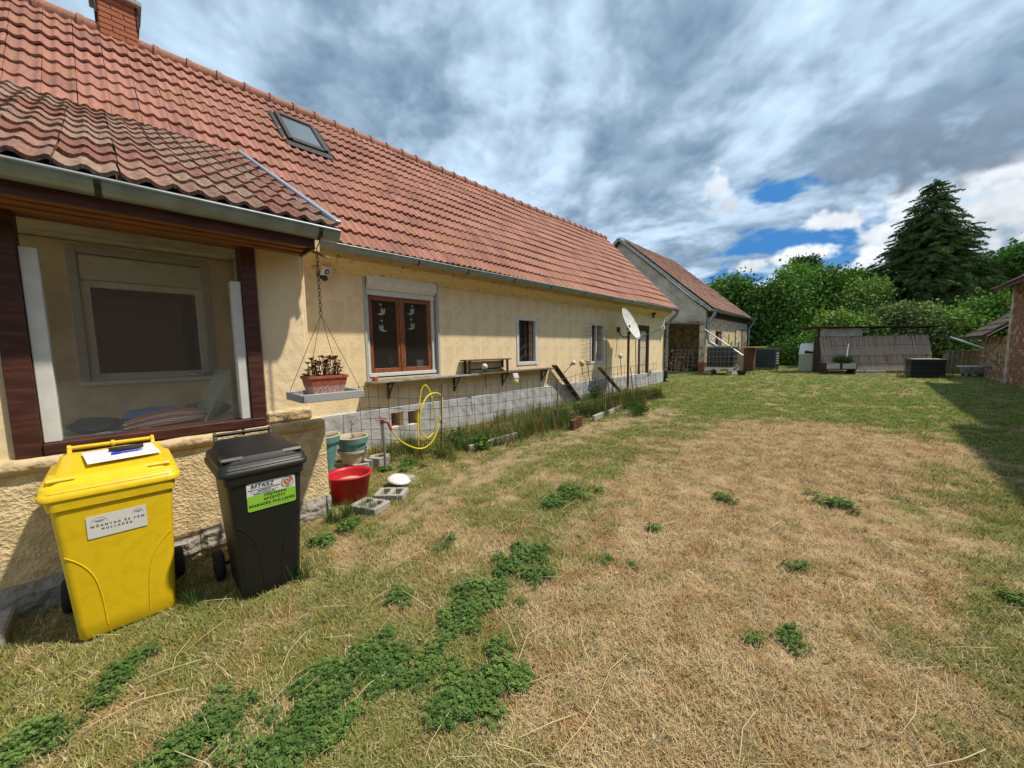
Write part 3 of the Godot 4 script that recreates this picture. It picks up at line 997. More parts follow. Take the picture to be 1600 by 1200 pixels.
	bar(st, Vector3(WALL - 0.02, 1.15, -12.95), Vector3(WALL + 0.02, 1.15, -12.95), 0.02, 0.02)
	bar(st, Vector3(WALL + 0.02, 1.15, -12.96), Vector3(WALL + 0.02, 1.15, -12.84), 0.015, 0.015)
	part(st, "handle", M.iron, door)

func make_roof(H: Node3D) -> void:
	var st := newst()
	var n := Vector3(0.7234, 0.6904, 0)
	# boarding under the tiles, both slopes and the eave edge
	var zs := -14.68
	quad(st, Vector3(EAVE.x, EAVE.y, 2.7), Vector3(EAVE.x, EAVE.y, zs), Vector3(RIDGE.x, RIDGE.y, zs), Vector3(RIDGE.x, RIDGE.y, 2.7))
	quad(st, Vector3(-11.5, EAVE.y, zs), Vector3(-11.5, EAVE.y, 2.7), Vector3(RIDGE.x, RIDGE.y, 2.7), Vector3(RIDGE.x, RIDGE.y, zs))
	quad(st, Vector3(EAVE.x, EAVE.y - 0.03, 2.7), Vector3(EAVE.x, EAVE.y - 0.03, zs), Vector3(EAVE.x, EAVE.y, zs), Vector3(EAVE.x, EAVE.y, 2.7))
	quad(st, Vector3(EAVE.x, EAVE.y - 0.03, zs), Vector3(EAVE.x, EAVE.y - 0.03, 2.7), Vector3(WALL, EAVE.y - 0.02, 2.7), Vector3(WALL, EAVE.y - 0.02, zs))
	quad(st, Vector3(EAVE.x, EAVE.y, zs), Vector3(EAVE.x - 0.08, EAVE.y - 0.06, zs), Vector3(RIDGE.x, RIDGE.y - 0.12, zs), Vector3(RIDGE.x, RIDGE.y, zs))
	var roof := part(st, "roof", M.deck, H)
	rng.seed = 31
	var cols := []
	for i in 9:
		var k := rng.randf_range(0.84, 1.1) * (0.78 if i == 4 else 1.0)
		cols.append(Color(0.41 * k, 0.180 * k * rng.randf_range(0.96, 1.05), 0.125 * k * rng.randf_range(0.94, 1.08)))
	var meshes := tile_variants(cols)
	var spots := []
	for row in 13:
		for col in 65:
			var z := 1.5 - col * TW
			var s := row * TL
			var t := roof_frame(EAVE, RIDGE, z, s)
			if t.origin.y < 4.02 and z > -1.25:
				continue
			if z < -2.22 and z > -2.80 and t.origin.x < -7.02 and t.origin.x > -7.85:
				continue
			t.basis = t.basis * Basis.from_euler(Vector3(rng.randf_range(-0.006, 0.006), rng.randf_range(-0.007, 0.007), rng.randf_range(-0.008, 0.008)))
			t.origin += t.basis * Vector3(rng.randf_range(-0.002, 0.002), rng.randf_range(-0.002, 0.003), rng.randf_range(-0.006, 0.006))
			var to := t.origin - EYE
			t.origin.y -= 0.02 * sin(z * 0.55) + 0.012 * sin(z * 1.7 + row)
			spots.append([absf(t.basis.y.dot(to)) / pow(to.dot(FRONT), 3.0), t, rng.randi() % 9])
	spots.sort_custom(func(a, b): return a[0] > b[0])
	var field := newst()
	for i in spots.size():
		if i < 270:
			tile_piece(meshes[spots[i][2]], spots[i][1], M.tile, roof)
		else:
			add_tile(field, spots[i][1], cols[spots[i][2]], 8)
	part(field, "tile_field", M.tile, roof).set_meta("kind", "stuff")
	# ridge tiles, each with a raised collar
	var rst := newst()
	var prof := []
	for k in 9:
		var a := -0.6 + (PI + 1.2) * k / 8.0
		prof.append(Vector2(cos(a) * 0.135, sin(a) * 0.11))
	for q in [[0.0, 0.34, 1.0, 1.0], [0.33, 0.40, 1.22, 1.12]]:
		rst.set_smooth_group(1)
		rst.set_color(Color(0.38, 0.17, 0.12))
		for k in 8:
			var A := Vector3(prof[k].x * q[2], prof[k].y * q[2], -q[0])
			var B := Vector3(prof[k + 1].x * q[2], prof[k + 1].y * q[2], -q[0])
			var C2 := Vector3(prof[k + 1].x * q[3], prof[k + 1].y * q[3], -q[1])
			var D := Vector3(prof[k].x * q[3], prof[k].y * q[3], -q[1])
			quad(rst, A, D, C2, B)
		rst.set_smooth_group(-1)
		for k in range(1, 8):
			tri(rst, Vector3(prof[0].x * q[2], prof[0].y * q[2], -q[0]), Vector3(prof[k].x * q[2], prof[k].y * q[2], -q[0]), Vector3(prof[k + 1].x * q[2], prof[k + 1].y * q[2], -q[0]))
			tri(rst, Vector3(prof[0].x * q[3], prof[0].y * q[3], -q[1]), Vector3(prof[k + 1].x * q[3], prof[k + 1].y * q[3], -q[1]), Vector3(prof[k].x * q[3], prof[k].y * q[3], -q[1]))
	rst.generate_normals()
	var rmesh := rst.commit()
	for i in 42:
		tile_piece(rmesh, Transform3D(Basis.from_euler(Vector3(rng.randf_range(-0.01, 0.01), 0, rng.randf_range(-0.03, 0.03))), Vector3(RIDGE.x, RIDGE.y - 0.015 - 0.02 * sin((1.56 - i * 0.388) * 0.55), 1.56 - i * 0.388)), M.tile, roof, "ridge_tile")
	# skylight
	var d := (RIDGE - EAVE).normalized()
	var sl := func(x: float, z: float, off: float): return Vector3(x, EAVE.y + (EAVE.x - x) * (RIDGE.y - EAVE.y) / (EAVE.x - RIDGE.x), z) + n * off
	var sk := newst()
	var b := Basis(Vector3(0, 0, -1), n, Vector3(-d.x, -d.y, 0))
	var c0: Vector3 = sl.call(-7.50, -2.50, 0.07)
	for s in [-1, 1]:
		bx(sk, c0 + b * Vector3(s * 0.285, 0, 0), Vector3(0.07, 0.09, 0.98), b)
		bx(sk, c0 + b * Vector3(0, 0.002 if s < 0 else -0.012, s * 0.455), Vector3(0.50, 0.09, 0.07 if s < 0 else 0.12), b)
	var light := part(sk, "skylight", M.iron, H)
	light.set_meta("label", "dark framed skylight in the tiled roof")
	sk = newst()
	bx(sk, c0 + b * Vector3(0, 0.015, -0.02), Vector3(0.50, 0.012, 0.84), b)
	part(sk, "pane", M.sky_pane, light)
	sk = newst()
	bx(sk, c0 + b * Vector3(0, -0.002, 0.60), Vector3(0.74, 0.012, 0.17), b)
	for s in [-1, 1]:
		bx(sk, c0 + b * Vector3(s * 0.36, -0.006, 0.0), Vector3(0.08, 0.02, 0.97), b)
	part(sk, "flashing", M.iron, light)
	# chimney of laid bricks
	var cc := Vector3(-8.36, 6.0, -0.34)
	var ch := newst()
	box(ch, cc + Vector3(-0.185, -0.5, -0.185), cc + Vector3(0.185, 0.72, 0.185))
	var chim := part(ch, "chimney", M.mortar, H)
	chim.set_meta("label", "red brick chimney with concrete cap on the ridge")
	rng.seed = 33
	var bst := newst()
	bx(bst, Vector3.ZERO, Vector3(0.245, 0.064, 0.03), Basis(), 0.004)
	bst.generate_normals()
	var bm := bst.commit()
	bst = newst()
	bx(bst, Vector3.ZERO, Vector3(0.118, 0.064, 0.03), Basis(), 0.004)
	bst.generate_normals()
	var hm := bst.commit()
	for side in 3:   # the three faces in view: towards the yard and both ends
		var turn := Basis(Vector3.UP, [PI / 2, 0.0, PI][side])
		for course in 12:
			var y := 6.0 - 0.1 + course * 0.075
			var long_first := course % 2 == 0
			for q in ([[-0.066, bm], [0.128, hm]] if long_first else [[0.066, bm], [-0.128, hm]]):
				var o := MeshInstance3D.new()
				o.name = "brick"
				o.mesh = q[1]
				o.material_override = M.brick
				o.transform = Transform3D(turn, Vector3(cc.x, y, cc.z) + turn * Vector3(q[0], 0, 0.185 + rng.randf_range(-0.002, 0.003)))
				chim.add_child(o, true)
	ch = newst()
	box(ch, cc + Vector3(-0.27, 0.72, -0.27), cc + Vector3(0.27, 0.79, 0.27), 0.01)
	part(ch, "chimney_cap", M.concrete, chim)
	ch = newst()
	for k in 4:
		var a := TAU * k / 4.0 + PI / 4
		bar(ch, cc + Vector3(cos(a) * 0.22, 0.79, sin(a) * 0.22), cc + Vector3(cos(a) * 0.22, 0.98, sin(a) * 0.22), 0.03, 0.03)
	var arc := []
	for k in 11:
		var a := PI * k / 10.0
		arc.append([cos(a) * 0.25, 0.95 + sin(a) * 0.17])
	for k in 10:
		quad(ch, cc + Vector3(arc[k][0], arc[k][1], 0.25), cc + Vector3(arc[k][0], arc[k][1], -0.25), cc + Vector3(arc[k + 1][0], arc[k + 1][1], -0.25), cc + Vector3(arc[k + 1][0], arc[k + 1][1], 0.25))
	part(ch, "chimney_hood", M.dark, chim)
	ch = newst()
	for s in [[Vector3(-0.205, 0.42, 0.203), Vector3(0.205, 0.72, 0.225)], [Vector3(-0.205, 0.42, -0.225), Vector3(0.205, 0.72, -0.203)]]:
		box(ch, cc + s[0], cc + s[1])
	part(ch, "side_flashing", M.iron, chim)
	# gutter along the main eave
	gutter(H, Vector3(EAVE.x + 0.055, 2.965, 0), 0.075, -1.38, -14.72, [-3.3, -4.3, -5.5, -6.7, -8.1, -9.4, -10.7, -12.0, -13.2, -14.3])
	st = newst()
	var dp := [Vector3(EAVE.x + 0.055, 2.92, -14.62), Vector3(EAVE.x + 0.055, 2.80, -14.62), Vector3(-5.33, 2.62, -14.62), Vector3(-5.47, 2.45, -14.62), Vector3(-5.50, 2.30, -14.62), Vector3(-5.50, 0.45, -14.62), Vector3(-5.50, 0.30, -14.62), Vector3(-5.42, 0.24, -14.55)]
	tube(st, dp, 0.05, 12)
	var pipe := part(st, "downpipe", M.zinc, H)
	st = newst()
	for y in [1.95, 0.75]:
		tube(st, [Vector3(-5.50, y - 0.015, -14.62), Vector3(-5.50, y + 0.015, -14.62)], 0.057, 12)
	part(st, "pipe_clip", M.iron, pipe)
	st = newst()
	tube(st, [Vector3(-5.50, 0.19, -14.62), Vector3(-5.50, 0.62, -14.62)], [0.075, 0.06], 12)
	part(st, "pipe_foot", M.iron, pipe)

func gutter(H: Node3D, c: Vector3, r: float, z0: float, z1: float, brackets: Array) -> void:
	var st := newst()
	st.set_smooth_group(1)
	var N := 12
	var segs := maxi(2, int((z0 - z1) / 1.0))
	for j in segs:
		var za := lerpf(z0, z1, float(j) / segs)
		var zb := lerpf(z0, z1, float(j + 1) / segs)
		for k in N:
			var a := PI + PI * k / N
			var e := PI + PI * (k + 1) / N
			for rr in [r, r - 0.006]:
				var A := c + Vector3(cos(a) * rr, sin(a) * rr, za)
				var B := c + Vector3(cos(e) * rr, sin(e) * rr, za)
				quad(st, A, B, B + Vector3(0, 0, zb - za), A + Vector3(0, 0, zb - za))
	st.set_smooth_group(-1)
	tube(st, [c + Vector3(r, 0.002, z0), c + Vector3(r, 0.002, z1)], 0.011, 8)
	for z in [z0, z1]:
		var ring := []
		for k in N + 1:
			var a := PI + PI * k / N
			ring.append(c + Vector3(cos(a) * r, sin(a) * r, z))
		for k in range(1, N):
			tri(st, ring[0], ring[k], ring[k + 1])
	var g := part(st, "gutter", M.zinc, H)
	for z in brackets:
		st = newst()
		st.set_smooth_group(1)
		for k in N:
			var a := PI + PI * k / N
			var e := PI + PI * (k + 1) / N
			var rr := r + 0.005
			var A := c + Vector3(cos(a) * rr, sin(a) * rr, z + 0.014)
			var B := c + Vector3(cos(e) * rr, sin(e) * rr, z + 0.014)
			quad(st, A, B, B + Vector3(0, 0, -0.028), A + Vector3(0, 0, -0.028))
		st.set_smooth_group(-1)
		box(st, c + Vector3(-r - 0.08, -0.004, z - 0.014), c + Vector3(-r - 0.005, 0.004, z + 0.014), 0.001)
		part(st, "bracket", M.iron, g)

func make_porch(H: Node3D) -> void:
	var st := newst()
	var P := PORCH
	# low wall, upper pillars, end wall
	wall_x(st, P, 0.24, -1.26, 2.6, -0.1, 0.93, [[0.70, 1.62, 0.06, 0.93]])  # doorway gap out of view, added to let daylight into the porch
	var w := part(st, "porch_wall", M.stucco_low, H)
	w.set_meta("label", "rough cast low wall of the porch")
	st = newst()
	box(st, Vector3(P - 0.24, 0.932, 0.484), Vector3(P - 0.02, 2.5, 0.70), 0.002)
	part(st, "porch_pillar", M.cream, H)
	st = newst()
	box(st, Vector3(P - 0.24, 0.932, 1.62), Vector3(P - 0.02, 2.5, 2.6), 0.002)
	part(st, "porch_pillar", M.cream, H)
	st = newst()
	box(st, Vector3(P - 0.24, 0.932, -1.15), Vector3(P - 0.02, 2.5, -0.80), 0.012)
	part(st, "porch_pillar", M.cream, H)
	st = newst()
	box(st, Vector3(WALL + 0.01, -0.1, -1.25), Vector3(P - 0.26, 2.75, -1.02), 0.01)
	part(st, "porch_end_wall", M.stucco, H)
	# ledge: lumpy cast coping along the low wall
	st = newst()
	rng.seed = 41
	var rings := []
	var zz := 0.69
	st.set_smooth_group(1)
	while zz > -1.285:
		var j := 0.010 * n_mid.get_noise_2d(zz * 4.0, 3.0)
		var j2 := 0.014 * n_mid.get_noise_2d(zz * 6.0, 8.0)
		rings.append([Vector3(P - 0.24, 0.935, zz), Vector3(P - 0.1, 0.945 + j, zz), Vector3(P + 0.025 + j, 0.94 + j, zz), Vector3(P + 0.048 + j, 0.915 + j, zz), Vector3(P + 0.042 + j2, 0.875, zz), Vector3(P + 0.012 + j2, 0.845 + j2, zz), Vector3(P - 0.03, 0.84, zz)])
		zz -= 0.06
	for i in rings.size() - 1:
		for k in 6:
			quad(st, rings[i][k], rings[i][k + 1], rings[i + 1][k + 1], rings[i + 1][k])
	st.set_smooth_group(-1)
	for k in range(1, 6):
		tri(st, rings[-1][0], rings[-1][k], rings[-1][k + 1])
	part(st, "ledge", M.ledge, H)
	st = newst()
	box(st, Vector3(P - 0.22, 0.948, -1.16), Vector3(P + 0.012, 1.055, -0.795), 0.02)
	part(st, "ledge", M.ledge, H).set_meta("label", "raised stub of ledge beside the post")
	# broken grey stone foot of the porch wall: separate slabs
	rng.seed = 42
	zz = 1.4
	while zz > -1.25:
		var l := minf(rng.randf_range(0.28, 0.55), zz + 1.27)
		var pts := []
		st = newst()
		var y1 := 0.19 + rng.randf_range(-0.02, 0.02)
		var y0 := -0.06 if zz < -0.5 or zz > 0.55 else 0.05
		var nx := 8
		var ny := 4
		var gridv := []
		for i in nx + 1:
			var colv := []
			for k in ny + 1:
				var z := zz - l * i / nx
				var y := lerpf(y0, y1, float(k) / ny)
				var e := 0.0 if (i == 0 or i == nx or k == ny) else 1.0
				colv.append(Vector3(P + 0.012 + e * (0.022 + 0.022 * n_small.get_noise_2d(z * 6.0, y * 14.0)), y + 0.01 * n_mid.get_noise_2d(z * 7.0, k * 2.0), z))
			gridv.append(colv)
		for i in nx:
			for k in ny:
				quad(st, gridv[i][k], gridv[i + 1][k], gridv[i + 1][k + 1], gridv[i][k + 1])
			quad(st, gridv[i][ny], gridv[i + 1][ny], gridv[i + 1][ny] + Vector3(-0.03, 0, 0), gridv[i][ny] + Vector3(-0.03, 0, 0))
			quad(st, gridv[i + 1][0], gridv[i][0], gridv[i][0] + Vector3(-0.05, 0, 0), gridv[i + 1][0] + Vector3(-0.05, 0, 0))
		part(st, "foot_stone", M.stone, H)
		zz -= l + 0.004
	st = newst()
	box(st, Vector3(P + 0.01, -0.06, 0.55), Vector3(P + 0.36, 0.075, 1.35), 0.012)
	part(st, "door_step", M.concrete, H)
	# window: posts, sill, white strips, pane
	st = newst()
	box(st, Vector3(P - 0.14, 0.935, 0.375), Vector3(P + 0.015, 2.40, 0.482))
	part(st, "porch_post", M.red_wood, H)
	st = newst()
	box(st, Vector3(P - 0.14, 0.935, -0.798), Vector3(P + 0.015, 2.40, -0.70))
	part(st, "porch_post", M.red_wood, H)
	st = newst()
	box(st, Vector3(P - 0.14, 0.95, -0.698), Vector3(P + 0.03, 1.015, 0.373))
	box(st, Vector3(P + 0.016, 0.95, -0.785), Vector3(P + 0.031, 1.014, -0.698))
	var pw := part(st, "porch_window", M.red_wood, H)
	pw.set_meta("label", "fixed porch window with red timber sill")
	for q in [[0.30, 0.372, 2.20], [-0.696, -0.632, 2.12]]:
		st = newst()
		box(st, Vector3(P - 0.10, 1.017, q[0]), Vector3(P - 0.005, q[2], q[1]))
		part(st, "white_strip", M.white_old, pw)
	st = newst()
	box(st, Vector3(P - 0.062, 1.017, -0.631), Vector3(P - 0.057, 2.33, 0.299), 0.0005)
	part(st, "pane", M.pane_dirty, pw)
	# head beam and boarded soffit
	st = newst()
	box(st, Vector3(P - 0.16, 2.40, -1.13), Vector3(P + 0.0, 2.52, 2.6))
	part(st, "head_beam", M.soffit, H)
	for k in 4:
		st = newst()
		var xa := P + 0.002 + k * 0.083
		bx(st, Vector3(xa + 0.04, 2.405 + 0.012 * k, 0.735), Vector3(0.079, 0.022, 3.73))
		part(st, "soffit_board", M.soffit, H)
	st = newst()
	box(st, Vector3(P + 0.335, 2.395, -1.14), Vector3(P + 0.352, 2.57, 2.6))
	box(st, Vector3(P + 0.0, 2.385, -1.155), Vector3(P + 0.334, 2.56, -1.132))
	part(st, "fascia", M.red_wood, H)
	# closing boards above, cream return under the verge, ceiling
	st = newst()
	quad(st, Vector3(P - 0.05, 2.51, -1.3), Vector3(P - 0.05, 2.51, 2.6), Vector3(P - 0.05, 2.72, 2.6), Vector3(P - 0.05, 2.72, -1.3))
	prism_z(st, [Vector2(WALL + 0.2, 2.50), Vector2(P - 0.03, 2.47), Vector2(P - 0.03, 2.74), Vector2(WALL + 0.2, 3.72)], -1.16, -1.32)
	part(st, "verge_wall", M.trim, H)
	st = newst()
	box(st, Vector3(WALL - 0.0, 2.66, -1.02), Vector3(P - 0.18, 2.70, 2.6))
	part(st, "porch_ceiling", M.porch_wall, H)
	st = newst()
	box(st, Vector3(WALL + 0.01, 0.15, -1.0), Vector3(P - 0.25, 0.2, 2.3))
	part(st, "porch_floor", M.concrete, H)
	st = newst()
	box(st, Vector3(WALL + 0.035, 0.25, -1.015), Vector3(P - 0.26, 2.65, -1.005), 0.001)
	part(st, "porch_lining", M.porch_wall, H)
	st = newst()
	wall_x(st, WALL + 0.03, 0.022, -1.0, 2.29, 0.21, 2.65, [[-0.73, 0.26, 1.27, 2.58]])
	part(st, "porch_lining", M.porch_wall, H)
	# inner window at the back of the porch
	st = newst()
	frame_x(st, WALL + 0.042, 0.10, -0.77, 0.30, 1.23, 2.62, 0.07)
	var iw := part(st, "inner_window", M.grey_frame, H)
	iw.set_meta("label", "white window with roller shutter box inside the porch")
	st = newst()
	box(st, Vector3(WALL - 0.1, 2.30, -0.70), Vector3(WALL + 0.03, 2.54, 0.23), 0.012)
	part(st, "shutter_box", M.shutter, iw)
	st = newst()
	frame_x(st, WALL + 0.005, 0.06, -0.70, 0.23, 1.30, 2.295, 0.065)
	part(st, "casement", M.white, iw)
	st = newst()
	box(st, Vector3(WALL - 0.03, 1.365, -0.634), Vector3(WALL - 0.025, 2.23, 0.164), 0.0005)
	part(st, "pane", M.pane, iw)
	st = newst()
	box(st, Vector3(WALL - 0.01, 1.26, -0.76), Vector3(WALL + 0.16, 1.295, 0.29))
	part(st, "sill", M.white_old, iw)
	# wide inner shelf behind the porch window
	st = newst()
	box(st, Vector3(P - 0.75, 0.96, -0.99), Vector3(P - 0.145, 1.0, 1.6))
	part(st, "inner_shelf", M.white_old, H)
	# ---- porch roof of old tiles
	st = newst()
	quad(st, Vector3(PEAVE.x, PEAVE.y, 2.7), Vector3(PEAVE.x, PEAVE.y, -1.30), Vector3(PTOP.x, PTOP.y, -1.30), Vector3(PTOP.x, PTOP.y, 2.7))
	quad(st, Vector3(PEAVE.x, PEAVE.y - 0.04, -1.30), Vector3(PTOP.x, PTOP.y - 0.04, -1.30), Vector3(PTOP.x, PTOP.y, -1.30), Vector3(PEAVE.x, PEAVE.y, -1.30))
	quad(st, Vector3(PEAVE.x, PEAVE.y - 0.04, -1.30), Vector3(PEAVE.x, PEAVE.y - 0.04, 2.7), Vector3(PTOP.x, PTOP.y - 0.04, 2.7), Vector3(PTOP.x, PTOP.y - 0.04, -1.30))
	var pr := part(st, "porch_roof", M.deck, H)
	pr.set_meta("label", "weathered brown lichen-grey tiles over the porch")
	rng.seed = 43
	var cols := []
	for i in 8:
		var k := rng.randf_range(0.75, 1.15)
		var c := Color(0.37, 0.155, 0.105).lerp(Color(0.33, 0.25, 0.185), rng.randf() * 0.9)
		cols.append(c * k)
	var meshes := tile_variants(cols, 12, 0.015, 0.036, 0.026)
	for row in 11:
		for col in 12:
			var t := roof_frame(PEAVE, PTOP, 1.56 - col * TW, row * 0.352)
			t.basis = t.basis * Basis.from_euler(Vector3(rng.randf_range(-0.006, 0.012), rng.randf_range(-0.015, 0.015), rng.randf_range(-0.025, 0.025)))
			t.origin += t.basis * Vector3(rng.randf_range(-0.004, 0.004), rng.randf_range(0, 0.005), rng.randf_range(-0.02, 0.015))
			tile_piece(meshes[rng.randi() % 8], t, M.old_tile, pr)
	st = newst()
	var dd := (PTOP - PEAVE).normalized()
	var nn := Vector3(dd.y, -dd.x, 0) * -1.0
	if nn.y < 0: nn = -nn
	var bb := Basis(Vector3(0, 0, -1), nn, Vector3(0, 0, -1).cross(nn))
	bx(st, Vector3((PEAVE.x + PTOP.x) * 0.5, (PEAVE.y + PTOP.y) * 0.5, -1.345) + nn * 0.05, Vector3(0.05, 0.03, PEAVE.distance_to(PTOP) - 0.05), bb)
	part(st, "verge_flashing", M.zinc_strip, pr)
	gutter(H, Vector3(PEAVE.x + 0.045, 2.535, 0), 0.078, 2.6, -1.31, [-1.16, 0.02])
	st = newst()
	bar(st, Vector3(-3.52, 2.44, -1.16), Vector3(-3.40, 2.36, -1.30), 0.035, 0.02)
	part(st, "batten", M.pale_wood, H)

# ---------------------------------------------------------------- bins and the things by the porch
func wheelie_bin(called: String, label: String, front: Vector3, hgt: float, wb: float, wt: float, db: float, dt: float, m: Material, lean := 0.0) -> Node3D:
	# front: middle of the front foot; the bin faces +x; hgt: height of the body's rim
	var B := thing(called, label, "wheelie bin", front)
	var f := func(y): return clampf(y / hgt, 0.0, 1.0)
	var ring := func(y: float, grow: float):
		var k: float = f.call(y)
		var d := lerpf(db, dt, k)
		var xf := front.x + lerpf(0.0, 0.045, k)
		return rring(Vector3(xf - d * 0.5, front.y + y, front.z), d + grow, lerpf(wb, wt, k) + grow, 0.035, 5)
	var st := newst()
	var body := []
	for y in [0.0, 0.012, 0.1, 0.25, 0.4, 0.55, 0.7, hgt - 0.06]:
		body.append(ring.call(y, -0.012 if y == 0.0 else 0.0))
	loft(st, body, true, false)
	loft(st, [ring.call(hgt - 0.10, 0.004), ring.call(hgt - 0.098, 0.022), ring.call(hgt, 0.026), ring.call(hgt, -0.02)], false, false, -1)
	var bodyn := part(st, "body", m, B)
	# shallow moulded panel lines on the front
	st = newst()
	for s in [-1, 1]:
		var line := []
		for k in 15:
			var t := k / 14.0
			var y := lerpf(0.05, 0.50, t)
			var zz: float = front.z + s * (lerpf(wb, wt, y / hgt) * 0.5 - 0.014 - 0.10 * (1.0 - pow(t, 5.0)))
			line.append(Vector3(front.x + 0.045 * y / hgt + 0.0005, front.y + y, zz))
		tube(st, line, 0.0032, 6)
	part(st, "moulded_line", m, bodyn)
	# lid: skirt, step, raised middle
	var lx := front.x + 0.065
	var ld := dt + 0.10
	var lw := wt + 0.07
	var lc := Vector3(lx - ld * 0.5, front.y + hgt + 0.004, front.z)
	st = newst()
	var up := func(v: float, gx: float, tilt: float): 
		var r := rring(lc + Vector3(0, v, 0), ld - gx, lw - gx, 0.05 - minf(gx * 0.1, 0.02), 6)
		for i in r.size():
			r[i].y += (lx - r[i].x) / ld * tilt
		return r
	loft(st, [up.call(-0.045, 0.006, 0.0), up.call(-0.012, 0.0, 0.0), up.call(-0.010, 0.018, 0.0), up.call(0.016, 0.022, 0.01), up.call(0.022, 0.036, 0.02), up.call(0.026, 0.085, 0.03), up.call(0.050, 0.115, 0.05), up.call(0.056, 0.15, 0.055), up.call(0.050, 0.26, 0.065)], true, true, 1)
	var lid := part(st, "lid", m, B)
	# grips at the lid's front corners
	for s in [-1, 1]:
		st = newst()
		var gz: float = front.z + s * lw * 0.33
		var gx := lx - 0.085
		var gy := lc.y + 0.035
		prism_z(st, [Vector2(gx - 0.07, gy + 0.028), Vector2(gx - 0.055, gy), Vector2(gx + 0.02, gy - 0.012), Vector2(gx + 0.034, gy + 0.012), Vector2(gx + 0.022, gy + 0.026)], gz + 0.052, gz - 0.052)
		part(st, "grip", m, lid)
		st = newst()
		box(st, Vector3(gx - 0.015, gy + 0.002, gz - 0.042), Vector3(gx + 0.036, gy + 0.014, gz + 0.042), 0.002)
		part(st, "grip_slot_shade", M.plastic_black if m == M.bin_black else mat(0.40, 0.22, 0.005, 0.5), lid)  # solid box; its darker colour stands for shade inside the grip
	# handle bar along the back, on two lugs
	var hx := lx - ld - 0.035
	var hy := lc.y + 0.115
	var hw := lw * 0.68
	st = newst()
	tube(st, [Vector3(hx, hy, front.z - hw * 0.5), Vector3(hx, hy, front.z + hw * 0.5)], 0.0135, 10)
	for s in [-0.5, 0.0, 0.5]:
		tube(st, [Vector3(hx, hy, front.z + hw * s - 0.008), Vector3(hx, hy, front.z + hw * s + 0.008)], 0.021, 12)
	var hb := part(st, "handle", m, B)
	for s in [-0.5, 0.5]:
		st = newst()
		bar(st, Vector3(hx, hy, front.z + hw * s), Vector3(hx + 0.065, hy - 0.125, front.z + hw * s), 0.02, 0.035)
		part(st, "handle_lug", m, hb)
	# axle and wheels
	var ax := front.x - db - 0.035
	var wr := 0.10
	st = newst()
	tube(st, [Vector3(ax, front.y + wr, front.z - wt * 0.5 - 0.02), Vector3(ax, front.y + wr, front.z + wt * 0.5 + 0.02)], 0.012, 8)
	part(st, "axle", M.iron, B)
	for s in [-1, 1]:
		st = newst()
		var wc := Vector3(ax, front.y + wr, front.z + s * (wt * 0.5 + 0.01))
		lathe(st, wc, [[0.0, -0.024], [0.070, -0.026], [wr - 0.012, -0.026], [wr, -0.018], [wr, 0.018], [wr - 0.012, 0.026], [0.070, 0.026], [0.0, 0.024]], 26, Basis(Vector3.RIGHT, PI / 2))
		var wh := part(st, "wheel", M.rubber, B)
		st = newst()
		lathe(st, wc, [[0.0, -0.034], [0.03, -0.032], [0.034, -0.02], [0.034, 0.02], [0.03, 0.032], [0.0, 0.034]], 14, Basis(Vector3.RIGHT, PI / 2))
		part(st, "hub", M.plastic_black, wh)
	return B

func card(called: String, m: Material, parent: Node3D, c: Vector3, w: float, h: float, r: float, b: Basis, thick := 0.0012) -> MeshInstance3D:   # a flat rounded sticker in the plane of b.x, b.y
	var st := newst()
	var ring := rring(Vector3.ZERO, w, h, r, 5)
	var A := []
	var B2 := []
	for p in ring:
		var q: Vector3 = c + b.x * p.x - b.y * p.z
		A.append(q)
		B2.append(q + b.z * thick)
	for k in ring.size():
		var j := (k + 1) % ring.size()
		quad(st, A[k], A[j], B2[j], B2[k])
		tri(st, c + b.z * thick, B2[k], B2[j])
	return part(st, called, m, parent)

